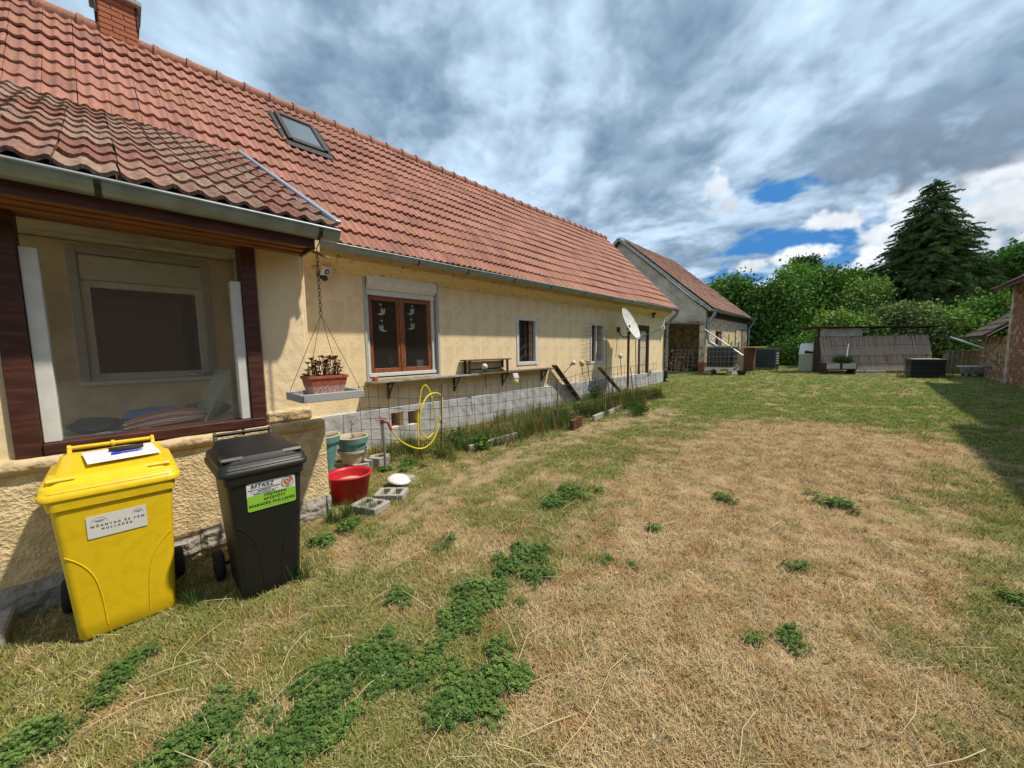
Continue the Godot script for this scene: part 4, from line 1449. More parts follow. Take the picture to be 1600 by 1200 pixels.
func make_bins() -> void:
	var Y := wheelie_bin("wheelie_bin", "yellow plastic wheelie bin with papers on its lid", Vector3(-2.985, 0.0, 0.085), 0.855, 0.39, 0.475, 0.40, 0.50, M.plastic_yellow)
	var tilt := atan(0.045 / 0.855)
	var b := Basis(Vector3(0, 0, -1), Vector3(sin(tilt), cos(tilt), 0), Vector3(cos(tilt), -sin(tilt), 0))
	var c := Vector3(-2.985 + 0.045 * 0.63 / 0.855 + 0.003, 0.63, 0.087)
	card("label", M.label_white, Y, c, 0.228, 0.125, 0.006, b)
	var z := b.z * 0.0016
	var P := func(x, y): return c + b.x * x + b.y * y + z
	lettering("lettering", "M Ű A N Y A G   É S   F É M", 0.0165, M.ink, Y, P.call(0.002, 0.002), b, true, 1.05)
	lettering("lettering", "H U L L A D É K", 0.0165, M.ink, Y, P.call(-0.004, -0.019), b, true, 1.05)
	for e in [[-0.066, 0.030, 0.030, 0.024], [0.080, 0.036, 0.021, 0.022]]:
		var st := newst()
		var arc := []
		for k in 15:
			var a := PI * 1.12 * k / 14.0 - 0.2
			arc.append(P.call(e[0] + cos(a) * e[2], e[1] + sin(a) * e[3] - 0.006))
		tube(st, arc, 0.0006, 4)
		for k in 3:
			bx(st, P.call(e[0], e[1] + 0.004 - k * 0.0045), Vector3(e[2] * (1.5 - 0.3 * k), 0.0022, 0.0006), b, 0.0001)
		part(st, "emblem", M.ink_grey, Y)
	# ---- black bin, narrower
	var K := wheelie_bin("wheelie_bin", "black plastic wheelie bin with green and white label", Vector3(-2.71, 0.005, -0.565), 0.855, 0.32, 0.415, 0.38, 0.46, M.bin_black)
	c = Vector3(-2.71 + 0.045 * 0.66 / 0.855 + 0.003, 0.665, -0.588)
	var mid := c
	card("label", M.label_white, K, c, 0.265, 0.180, 0.012, b)
	card("label", M.label_green, K, c + b.y * -0.040 + b.z * 0.0006, 0.264, 0.0995, 0.012, b)
	z = b.z * 0.0026
	P = func(x, y): return mid + b.x * x + b.y * y + z
	var it := b * Basis(Vector3(1, 0, 0), Vector3(0.22, 1, 0), Vector3(0, 0, 1))
	lettering("lettering", "MTKSZ", 0.034, M.ink_blue, K, P.call(-0.050, 0.068), it, true, 1.15)
	lettering("lettering", "Megyei és Térségi Hulladékkezelő", 0.0105, M.ink_blue, K, P.call(-0.040, 0.046), b, true)
	lettering("lettering", "Nonprofit Kft.", 0.0105, M.ink_blue, K, P.call(-0.040, 0.036), b, true)
	for k in 1:
		var st := newst()
		bx(st, P.call(-0.040, 0.0275) - b.z * 0.0006, Vector3(0.15, 0.0022, 0.0005), b, 0.0001)
		part(st, "small_print", M.ink_grey, K)
	lettering("lettering", "www.mtksz.hu", 0.015, M.ink_blue, K, P.call(-0.040, 0.018), it, true, 1.1)
	lettering("lettering", "VEGYESEN", 0.0225, M.ink, K, P.call(0.018, 0.0), b, true, 1.12)
	lettering("lettering", "GYŰJTÖTT", 0.0225, M.ink, K, P.call(0.012, -0.027), b, true, 1.12)
	lettering("lettering", "MARADÉK HULLADÉK", 0.0225, M.ink, K, P.call(0.0, -0.056), b, true, 1.12)
	var us := newst()
	bx(us, P.call(0.02, -0.073) - b.z * 0.0006, Vector3(0.15, 0.002, 0.0005), b, 0.0001)
	part(us, "underline", M.ink_grey, K)
	# round emblem: broken ring, three orange drops, green dots
	var ec := Vector2(0.088, 0.052)
	for a0 in [0.15, 2.25, 4.35]:
		var st := newst()
		var arc := []
		for k in 13:
			var a: float = a0 + 1.85 * k / 12.0
			arc.append(P.call(ec.x + cos(a) * 0.033, ec.y + sin(a) * 0.033))
		tube(st, arc, 0.0018, 5)
		part(st, "emblem_ring", M.ink_blue, K)
	for k in 3:
		var a := PI / 2 + TAU * k / 3.0 + PI / 3
		var d := Vector2(cos(a), sin(a))
		var e := b * Basis(Vector3(0, 0, 1), a)
		card("emblem_drop", M.logo_orange, K, P.call(ec.x + d.x * 0.017, ec.y + d.y * 0.017) - b.z * 0.0008, 0.017, 0.022, 0.007, e, 0.0008)
		var a2 := a + PI / 3
		card("emblem_dot", M.logo_green, K, P.call(ec.x + cos(a2) * 0.0135, ec.y + sin(a2) * 0.0135) - b.z * 0.0008, 0.010, 0.010, 0.0049, b, 0.0008)
	card("emblem_dot", M.logo_lime, K, P.call(ec.x, ec.y) - b.z * 0.0008, 0.011, 0.011, 0.0052, b, 0.0006)
	# ---- papers, pen and dark pouch on the yellow lid
	var lid_y := 0.855 + 0.004 + 0.056 + 0.052
	var tl := Basis(Vector3(0, 1, 0), 0.12) * Basis(Vector3(0, 0, 1), -0.07)
	var st := newst()
	bx(st, Vector3(-3.225, lid_y - 0.006, 0.045), Vector3(0.27, 0.003, 0.30), tl, 0.001)
	single(st, "paper_stack", M.paper, "white sheets of paper lying on the yellow bin lid", "paper")
	st = newst()
	var up := Vector3(0, 0.012, 0)
	tube(st, [Vector3(-3.20, lid_y - 0.004, 0.085) + up * 0.6, Vector3(-3.205, lid_y - 0.004, -0.02) + up * 0.6, Vector3(-3.21, lid_y - 0.004, -0.045) + up * 0.55], [0.006, 0.006, 0.0025], 8)
	tube(st, [Vector3(-3.195, lid_y + 0.0015, 0.09), Vector3(-3.197, lid_y + 0.0015, 0.05)], [0.007, 0.007], 8)
	single(st, "pen", M.pen_blue, "blue pen lying on the white papers", "pen")
	st = newst()
	var rr := []
	for k in 9:
		var t := k / 8.0
		var w := 0.028 * sin(PI * clampf(t * 0.9 + 0.05, 0, 1)) + 0.004
		var ring := []
		for q in 10:
			var a := TAU * q / 10.0
			ring.append(Vector3(-3.275 + cos(a) * w, lid_y + 0.004 + 0.010 + sin(a) * 0.011, 0.10 - 0.15 * t))
		rr.append(ring)
	loft(st, rr, true, true, 1)
	single(st, "pouch", M.dark, "small black cloth pouch lying on the white papers", "pouch")

# ---------------------------------------------------------------- hanging tray, lamps, the shelf
func make_hanging() -> void:
	var hx := -3.27
	var hz := -1.16
	var T := thing("hanging_tray", "grey tray hung on a rusty chain from the porch gutter", "hanging planter", Vector3(hx, 1.17, hz))
	var st := newst()
	tube(st, [Vector3(hx + 0.10, 2.46, hz), Vector3(hx + 0.03, 2.41, hz), Vector3(hx, 2.40, hz), Vector3(hx, 2.36, hz)], 0.004, 6)
	part(st, "hook", M.chain, T)
	var ym := 1.84
	var links := 16
	for k in links:   # chain of welded links
		st = newst()
		var yc := lerpf(2.35, ym + 0.02, (k + 0.5) / links)
		var lh := (2.35 - ym) / links * 0.66
		var pts := []
		for q in 13:
			var a := TAU * q / 12.0
			var off := Vector3(cos(a) * 0.011, 0, 0) if k % 2 == 0 else Vector3(0, 0, cos(a) * 0.011)
			pts.append(Vector3(hx, yc + sin(a) * lh, hz) + off)
		tube(st, pts, 0.003, 5, false)
		part(st, "chain_link", M.chain, T)
	# tray
	var tx := 0.20
	var tz := 0.235
	var ty := 1.19
	var b := Basis(Vector3.UP, 0.0)
	st = newst()
	box(st, Vector3(hx - tx, ty - 0.02, hz - tz), Vector3(hx + tx, ty - 0.008, hz + tz))
	for s in [-1, 1]:
		box(st, Vector3(hx + s * tx - 0.012, ty - 0.028, hz - tz), Vector3(hx + s * tx + 0.012, ty + 0.036, hz + tz))
		box(st, Vector3(hx - tx + 0.013, ty - 0.028, hz + s * tz - 0.012), Vector3(hx + tx - 0.013, ty + 0.0355, hz + s * tz + 0.012))
	part(st, "tray", mat(0.34, 0.36, 0.38, 0.6), T)
	for sx in [-1, 1]:
		for sz in [-1, 1]:
			st = newst()
			tube(st, [Vector3(hx, ym + 0.02, hz), Vector3(hx + sx * tx, ty + 0.03, hz + sz * (tz - 0.02)), Vector3(hx + sx * (tx + 0.014), ty - 0.01, hz + sz * (tz - 0.02))], 0.0022, 5)
			part(st, "wire", M.wire, T)
	# planter box with dried stonecrop
	var py := ty - 0.007
	var p := thing("planter_box", "terracotta trough with white lime crust on the hanging tray", "flower pot", Vector3(hx, py, hz))
	st = newst()
	var R := func(y, wx, wz): return rring(Vector3(hx, py + y, hz), wx, wz, 0.03, 5)
	loft(st, [R.call(0.095, 0.165, 0.30), R.call(0.15, 0.18, 0.315), R.call(0.152, 0.195, 0.335), R.call(0.175, 0.195, 0.335), R.call(0.175, 0.17, 0.31), R.call(0.145, 0.16, 0.30)], false, false, -1)
	part(st, "rim", M.terracotta, p)
	st = newst()
	loft(st, [R.call(0.0, 0.135, 0.255), R.call(0.03, 0.143, 0.265), R.call(0.096, 0.163, 0.298)], true, false, 1)
	part(st, "body", M.lime_crust, p)
	st = newst()
	loft(st, [R.call(0.138, 0.150, 0.29), R.call(0.145, 0.155, 0.295)], true, true, 1)
	part(st, "soil", M.soil, p)
	rng.seed = 51
	var D := thing("dried_stonecrop", "dark brown dried stonecrop standing in the terracotta trough", "plant", Vector3(hx, py + 0.145, hz))
	for k in 64:
		var st2 := newst()
		var a := Vector3(hx + rng.randf_range(-0.06, 0.06), py + 0.14, hz + rng.randf_range(-0.13, 0.13))
		var e := a + Vector3(rng.randf_range(-0.04, 0.05), rng.randf_range(0.04, 0.185), rng.randf_range(-0.05, 0.05))
		tube(st2, [a, a.lerp(e, 0.5) + Vector3(0.004, 0, 0.004), e], [0.0035, 0.003, 0.0025], 5)
		for q in 9:
			var an := TAU * q / 9.0 + rng.randf() * 0.4
			var d := Vector3(cos(an), rng.randf_range(0.1, 0.9), sin(an)).normalized()
			var s := d.cross(Vector3.UP).normalized()
			var l := rng.randf_range(0.018, 0.036)
			tri(st2, e, e + d * l * 0.6 + s * 0.011, e + d * l)
			tri(st2, e, e + d * l, e + d * l * 0.6 - s * 0.010)
		part(st2, "stem", M.dry_plant, D)

func stake_light(label: String, ball: Vector3, tip: Vector3, r: float, m: Material, shape := "ball") -> void:
	var L := thing("solar_light", label, "garden light", tip, "solar lights hung on the wire fence")
	var st := newst()
	var d := (ball - tip).normalized()
	tube(st, [tip, tip.lerp(ball, 0.22), tip.lerp(ball, 0.25), ball - d * r], [0.002, 0.011, 0.007, 0.008], 8)
	part(st, "stake", M.plastic_black, L)
	st = newst()
	if shape == "ball":
		sphere(st, ball, r, 16)
	else:
		lathe(st, ball - Vector3(0, r * 0.8, 0), [[0.0, 0.0], [r * 0.6, 0.0], [r * 0.9, r * 1.3], [r, r * 1.5], [0.0, r * 1.6]], 16)
	part(st, "globe", m, L)
	st = newst()
	lathe(st, ball - d * r, [[0.0, -0.012], [r * 0.55, -0.01], [r * 0.6, r * 0.3], [0.0, r * 0.32]], 12)
	part(st, "collar", M.plastic_black, L)

func make_wall_things() -> void:
	# floodlight with sensor by the porch
	var c := on_x(509, 424, WALL + 0.16)
	var F := thing("floodlight", "small white floodlight with sensor beside the porch", "wall light", Vector3(WALL, c.y, c.z))
	var st := newst()
	lathe(st, Vector3(WALL, c.y - 0.03, c.z + 0.02), [[0.0, 0.0], [0.05, 0.0], [0.05, 0.03], [0.0, 0.035]], 14, Basis(Vector3(0, 0, 1), -PI / 2))
	tube(st, [Vector3(WALL + 0.03, c.y - 0.03, c.z + 0.02), Vector3(WALL + 0.09, c.y - 0.02, c.z + 0.01), c], 0.014, 8)
	part(st, "arm", M.plastic_black, F)
	st = newst()
	var fb := Basis(Vector3.UP, PI / 2 + 0.5) * Basis(Vector3.RIGHT, 0.35)
	bx(st, c, Vector3(0.15, 0.13, 0.05), fb, 0.012)
	part(st, "housing", M.white, F)
	st = newst()
	card("lens", M.plastic_black, F, c + fb.z * 0.0255, 0.085, 0.065, 0.03, fb, 0.003)
	card("lens", M.globe, F, c + fb.z * 0.029, 0.045, 0.03, 0.013, fb, 0.002)
	st = newst()
	sphere(st, c + Vector3(0.0, -0.095, 0.02), 0.042, 12)
	tube(st, [c + Vector3(-0.02, -0.06, 0.01), c + Vector3(0, -0.085, 0.02)], 0.02, 8)
	part(st, "sensor", M.plastic_black, F)
	# lamp near the far end
	c = on_x(1021, 491, WALL + 0.12)
	F = thing("outdoor_lamp", "small black lamp under the far end of the eave", "wall light", Vector3(WALL, c.y, c.z))
	st = newst()
	box(st, Vector3(WALL + 0.001, c.y - 0.03, c.z - 0.06), Vector3(WALL + 0.03, c.y + 0.09, c.z + 0.06), 0.008)
	tube(st, [Vector3(WALL + 0.02, c.y + 0.03, c.z), c], 0.015, 8)
	part(st, "arm", M.iron, F)
	st = newst()
	bx(st, c + Vector3(0.02, 0.02, 0), Vector3(0.07, 0.13, 0.17), Basis(Vector3(0, 0, 1), -0.4), 0.012)
	sphere(st, c + Vector3(0.0, -0.09, 0.0), 0.045, 12)
	part(st, "housing", M.plastic_black, F)
	# long shelf on brackets
	var y := 1.055
	var S := thing("wall_shelf", "long grey plank shelf on brackets under the windows", "shelf", Vector3(WALL + 0.11, 0.8, -4.9))
	st = newst()
	box(st, Vector3(WALL + 0.004, y, -4.93), Vector3(WALL + 0.225, y + 0.034, -2.58), 0.005)
	part(st, "plank", mat(0.36, 0.35, 0.33, 0.9, M.old_wood.albedo_texture, Vector3(4, 4, 0.7)), S).set_meta("label", "pale grey half of the shelf below the big window")
	st = newst()
	box(st, Vector3(WALL + 0.004, y + 0.003, -7.22), Vector3(WALL + 0.222, y + 0.036, -4.936), 0.005)
	part(st, "plank", M.old_wood, S).set_meta("label", "dark weathered half of the shelf")
	for z in [-2.95, -4.3, -5.6, -6.95]:
		st = newst()
		box(st, Vector3(WALL + 0.004, y - 0.28, z - 0.018), Vector3(WALL + 0.03, y - 0.001, z + 0.018))
		box(st, Vector3(WALL + 0.031, y - 0.03, z - 0.018), Vector3(WALL + 0.2, y - 0.001, z + 0.018))
		bar(st, Vector3(WALL + 0.02, y - 0.25, z), Vector3(WALL + 0.18, y - 0.025, z), 0.02, 0.02)
		part(st, "bracket", M.iron, S)
	# bench standing on the shelf
	var N := thing("small_bench", "low dark wooden bench standing on the wall shelf", "bench", Vector3(WALL + 0.12, y + 0.036, -5.1))
	st = newst()
	for k in 2:
		st = newst()
		box(st, Vector3(WALL + 0.018 + k * 0.105, y + 0.285, -5.68), Vector3(WALL + 0.118 + k * 0.105, y + 0.31, -4.45))
		part(st, "seat_board", M.old_wood, N)
	for z in [-5.58, -4.55]:
		for x in [WALL + 0.045, WALL + 0.19]:
			st = newst()
			box(st, Vector3(x - 0.018, y + 0.036, z - 0.022), Vector3(x + 0.018, y + 0.284, z + 0.022))
			part(st, "leg", M.dark_wood, N)
	st = newst()
	box(st, Vector3(WALL + 0.11, y + 0.10, -5.55), Vector3(WALL + 0.13, y + 0.13, -4.58))
	part(st, "stretcher", M.dark_wood, N)
	# things on the sill and in the window
	st = newst()
	bx(st, Vector3(WALL + 0.14, y + 0.034 + 0.035, -2.67), Vector3(0.10, 0.07, 0.06), Basis(), 0.006)
	single(st, "brick_piece", M.terracotta, "small red brick piece at the end of the shelf", "brick")
	st = newst()
	bar(st, Vector3(WALL + 0.12, y + 0.034 + 0.012, -2.71), Vector3(WALL + 0.08, y + 0.034 + 0.012, -3.75), 0.035, 0.024)
	single(st, "wood_lath", M.pale_wood, "pale wooden lath lying below the big window", "lath")
	# yellow flower on the shelf edge
	var fc := on_x(785, 583, WALL + 0.19)
	var FL := thing("artificial_flower", "small yellow flower with green leaves on the shelf", "flower", Vector3(fc.x, y + 0.036, fc.z))
	st = newst()
	tube(st, [Vector3(fc.x, y + 0.036, fc.z), Vector3(fc.x + 0.02, y + 0.09, fc.z + 0.01)], 0.005, 6)
	rng.seed = 3
	for k in 7:
		var a := rng.randf() * TAU
		var d := Vector3(cos(a), 0.2, sin(a))
		var q := Vector3(fc.x, y + 0.045, fc.z)
		tri(st, q, q + d * 0.05 + Vector3(0, 0.02, 0.01), q + d * 0.07)
	part(st, "leaf", mat(0.12, 0.22, 0.05, 0.7), FL)
	st = newst()
	for k in 6:
		sphere(st, Vector3(fc.x + 0.02 + 0.022 * cos(k), y + 0.10 + 0.008 * (k % 2), fc.z + 0.01 + 0.022 * sin(k)), 0.016, 8)
	part(st, "petal", mat(0.7, 0.42, 0.10, 0.7), FL)
	# two strings of paper birds behind the panes
	for g in [[593, "pale and blue paper birds strung behind the big window", [[594, 463, "p"], [596, 488, "p"], [598, 514, "b"]]], [643, "green paper birds strung behind the big window", [[644, 468, "p"], [642, 488, "g"], [643, 511, "g"]]]]:
		var xw := WALL - 0.15
		var top := on_x(g[2][0][0], 452, xw)
		top.y = 2.42
		var G := thing("bird_garland", g[1], "window ornament", top)
		var last := on_x(g[2][2][0], g[2][2][1], xw)
		st = newst()
		tube(st, [top, last], 0.0015, 4)
		part(st, "string", M.bird_pale, G)
		for q in g[2]:
			var p := on_x(q[0], q[1], xw)
			st = newst()
			var s := 0.075
			var mir := -1.0 if q[2] == "b" else 1.0
			var V := func(a, bb): return p + Vector3(0.004, bb * s, -a * s * mir)
			var pl := func(poly: Array):
				var pk := PackedVector2Array(poly)
				var idx := Geometry2D.triangulate_polygon(pk)
				for i in range(0, idx.size(), 3):
					for off in [0.0, -0.004]:
						tri(st, V.call(pk[idx[i]].x, pk[idx[i]].y) + Vector3(off, 0, 0), V.call(pk[idx[i + 1]].x, pk[idx[i + 1]].y) + Vector3(off, 0, 0), V.call(pk[idx[i + 2]].x, pk[idx[i + 2]].y) + Vector3(off, 0, 0))
			pl.call([Vector2(-1.0, -0.45), Vector2(-0.4, -0.6), Vector2(0.3, -0.5), Vector2(0.62, -0.25), Vector2(0.95, -0.2), Vector2(0.65, 0.02), Vector2(0.1, -0.05), Vector2(-0.4, -0.25)])
			pl.call([Vector2(0.3, -0.1), Vector2(-0.05, -0.05), Vector2(-0.2, 0.5), Vector2(0.12, 1.0), Vector2(0.3, 0.4)])
			pl.call([Vector2(0.42, -0.08), Vector2(0.38, 0.5), Vector2(0.85, 0.95), Vector2(0.8, 0.35), Vector2(0.6, -0.02)])
			part(st, "bird", {"p": M.bird_pale, "g": M.bird_green, "b": M.bird_blue}[q[2]], G)
		for k in 2:
			st = newst()
			var p2: Vector3 = on_x(g[2][k][0], (g[2][k][1] + g[2][k + 1][1]) * 0.5, xw)
			sphere(st, p2, 0.018, 8)
			part(st, "bead", M.bird_pale, G)
	# jug, ball and house plant on the inner sill
	st = newst()
	box(st, Vector3(WALL - 0.62, 1.14, -3.98), Vector3(WALL - 0.36, 1.18, -2.64))
	single(st, "window_board", M.white_old, "white inner window board behind the big window", "sill")
	var jc := on_x(657, 573, WALL - 0.45)
	var J := thing("jug", "white jug standing inside the big window", "jug", Vector3(jc.x, 1.181, jc.z))
	st = newst()
	lathe(st, Vector3(jc.x, 1.181, jc.z), [[0.0, 0.0], [0.06, 0.0], [0.065, 0.02], [0.075, 0.19], [0.085, 0.2], [0.078, 0.2], [0.068, 0.18], [0.055, 0.02]], 18)
	part(st, "body", M.white, J)
	st = newst()
	tube(st, [Vector3(jc.x, 1.36, jc.z - 0.07), Vector3(jc.x, 1.35, jc.z - 0.12), Vector3(jc.x, 1.26, jc.z - 0.12), Vector3(jc.x, 1.24, jc.z - 0.07)], 0.008, 6)
	part(st, "handle", M.white, J)
	st = newst()
	var bc := on_x(585, 571, WALL - 0.45)
	sphere(st, Vector3(bc.x, 1.181 + 0.05, bc.z), 0.05, 14)
	single(st, "ball", mat(0.03, 0.12, 0.25, 0.4), "small blue ball lying inside the big window", "ball")
	var hc := on_x(612, 575, WALL - 0.45)
	var HP := thing("house_plant", "spiky green house plant standing inside the big window", "plant", Vector3(hc.x, 1.181, hc.z))
	st = newst()
	lathe(st, Vector3(hc.x, 1.181, hc.z), [[0.0, 0.0], [0.05, 0.0], [0.065, 0.1], [0.055, 0.1], [0.0, 0.09]], 16)
	part(st, "pot", M.dark_wood, HP)
	st = newst()
	rng.seed = 9
	for k in 16:
		var a := rng.randf() * TAU
		var d := Vector3(cos(a) * 0.5, 1.0, sin(a) * 0.7).normalized()
		blade(st, Vector3(hc.x, 1.27, hc.z), d, rng.randf_range(0.25, 0.45), 0.007, 0.08)
	part(st, "leaf", mat(0.07, 0.13, 0.04, 0.6), HP)

func make_porch_things() -> void:
	var y := 1.0
	var P := PORCH
	# crumpled blue bags
	rng.seed = 61
	for g in [[-4.02, 0.17, 0.16, 0.14, 0.10, M.bag_dark, "dark blue crumpled bag on the porch shelf behind the post", "bag"], [-4.10, -0.16, 0.12, 0.20, 0.135, M.bag_blue, "bright blue plastic bag behind the newspapers on the porch shelf", "bag"], [-4.12, -0.47, 0.12, 0.17, 0.14, mat(0.015, 0.06, 0.075, 0.5), "dark teal bag beside the leaning glass sheets", "bag"]]:
		var st := newst()
		var rr := []
		for i in 9:
			var t := i / 8.0
			var w := sqrt(maxf(0.0, 1.0 - pow(t * 2.0 - 1.0, 2.0) * 0.96))
			var ring := []
			for q in 16:
				var a := TAU * q / 16.0
				var n := 1.0 + 0.45 * n_mid.get_noise_3d(cos(a) * 2.0 + g[1] * 9.0, t * 4.0, sin(a) * 2.0)
				ring.append(Vector3(g[0] + cos(a) * g[2] * w * n, y + maxf(0.004, g[4] * (0.5 + sin(a) * 0.5 * w) * (0.75 + 0.5 * n - 0.25)), g[1] + (t - 0.5) * 2.0 * g[3]))
			rr.append(ring)
		loft(st, rr, true, true, 1)
		single(st, "bag", g[5], g[6], g[7])
	# folded pile of newspapers, one mesh per fold
	var NP := thing("newspaper_pile", "slumped pile of old newspapers on the porch shelf", "newspapers", Vector3(-3.92, y, -0.22))
	for k in 7:
		var st := newst()
		var pts := []
		var rr := []
		for i in 13:
			var t := i / 12.0
			var zz := 0.02 - 0.46 * t
			var yy := y + 0.012 + k * 0.013 * (0.6 + 0.6 * sin(PI * t)) + 0.03 * t
			var ring := []
			for q in 8:
				var a := TAU * q / 8.0
				ring.append(Vector3(-3.92 + cos(a) * (0.10 - 0.006 * k) + 0.006 * k, yy + sin(a) * 0.009 * (0.5 + sin(PI * t)), zz + 0.012 * sin(k * 2.1)))
			rr.append(ring)
		loft(st, rr, true, true, 1)
		part(st, "newspaper", M.newsprint if k % 3 else mat(0.36, 0.14, 0.12, 0.9), NP)
	# leaning sheets of glass
	for k in 3:
		var st := newst()
		var a := Vector3(-3.80 - 0.05 * k, y + 0.004, -0.42 - 0.035 * k)
		var top := a + Vector3(-0.05, 0.40 - 0.04 * k, -0.20)
		var side := Vector3(-0.22, 0.02, 0.06)
		var d := (top - a)
		bx(st, a + d * 0.5 + side * 0.5, Vector3(d.length(), 0.004, side.length()), Basis(d.normalized(), d.cross(side).normalized() * -1.0, side.normalized()).orthonormalized(), 0.0008)
		single(st, "glass_sheet", M.sheet_glass, ["foremost greenish sheet of glass leaning in the porch", "greenish sheet of glass leaning between two others in the porch", "hindmost greenish sheet of glass leaning beside the zinc bucket"][k], "glass sheet", "leaning glass sheets in the porch")
	# zinc bucket
	var bc := Vector3(-3.93, y, -0.80)
	var B := thing("bucket", "grey zinc bucket at the end of the porch shelf", "bucket", bc)
	var st2 := newst()
	lathe(st2, bc, [[0.0, 0.0], [0.075, 0.0], [0.10, 0.20], [0.107, 0.205], [0.107, 0.215], [0.097, 0.212], [0.07, 0.012], [0.0, 0.012]], 22)
	part(st2, "body", M.zinc, B)
	st2 = newst()
	var arc := []
	for k in 11:
		var a := PI * k / 10.0
		arc.append(bc + Vector3(0.02, 0.20 + sin(a) * 0.05, cos(a) * 0.104))
	tube(st2, arc, 0.003, 5)
	part(st2, "bail", M.iron, B)
	st2 = newst()
	lathe(st2, Vector3(WALL + 0.10, 1.296, -0.58), [[0.0, 0.0], [0.05, 0.0], [0.11, 0.04], [0.105, 0.043], [0.045, 0.008], [0.0, 0.008]], 20)
	single(st2, "bowl", M.bright_metal, "shiny metal bowl on the sill of the porch's inner window", "bowl")

# ---------------------------------------------------------------- pots, hose, fence and bed
func pot(called: String, label: String, at: Vector3, prof: Array, m: Material, inner: float, fill: Material = null) -> Node3D:
	var T := thing(called, label, "flower pot", at)
	var st := newst()
	lathe(st, at, prof, 30, Basis(), -1)
	part(st, "body", m, T)
	if fill:
		st = newst()
		lathe(st, at, [[0.0, inner - 0.01], [prof[1][0] * 1.02, inner], [0.0, inner + 0.004]], 24)
		part(st, "soil", fill, T)
	return T

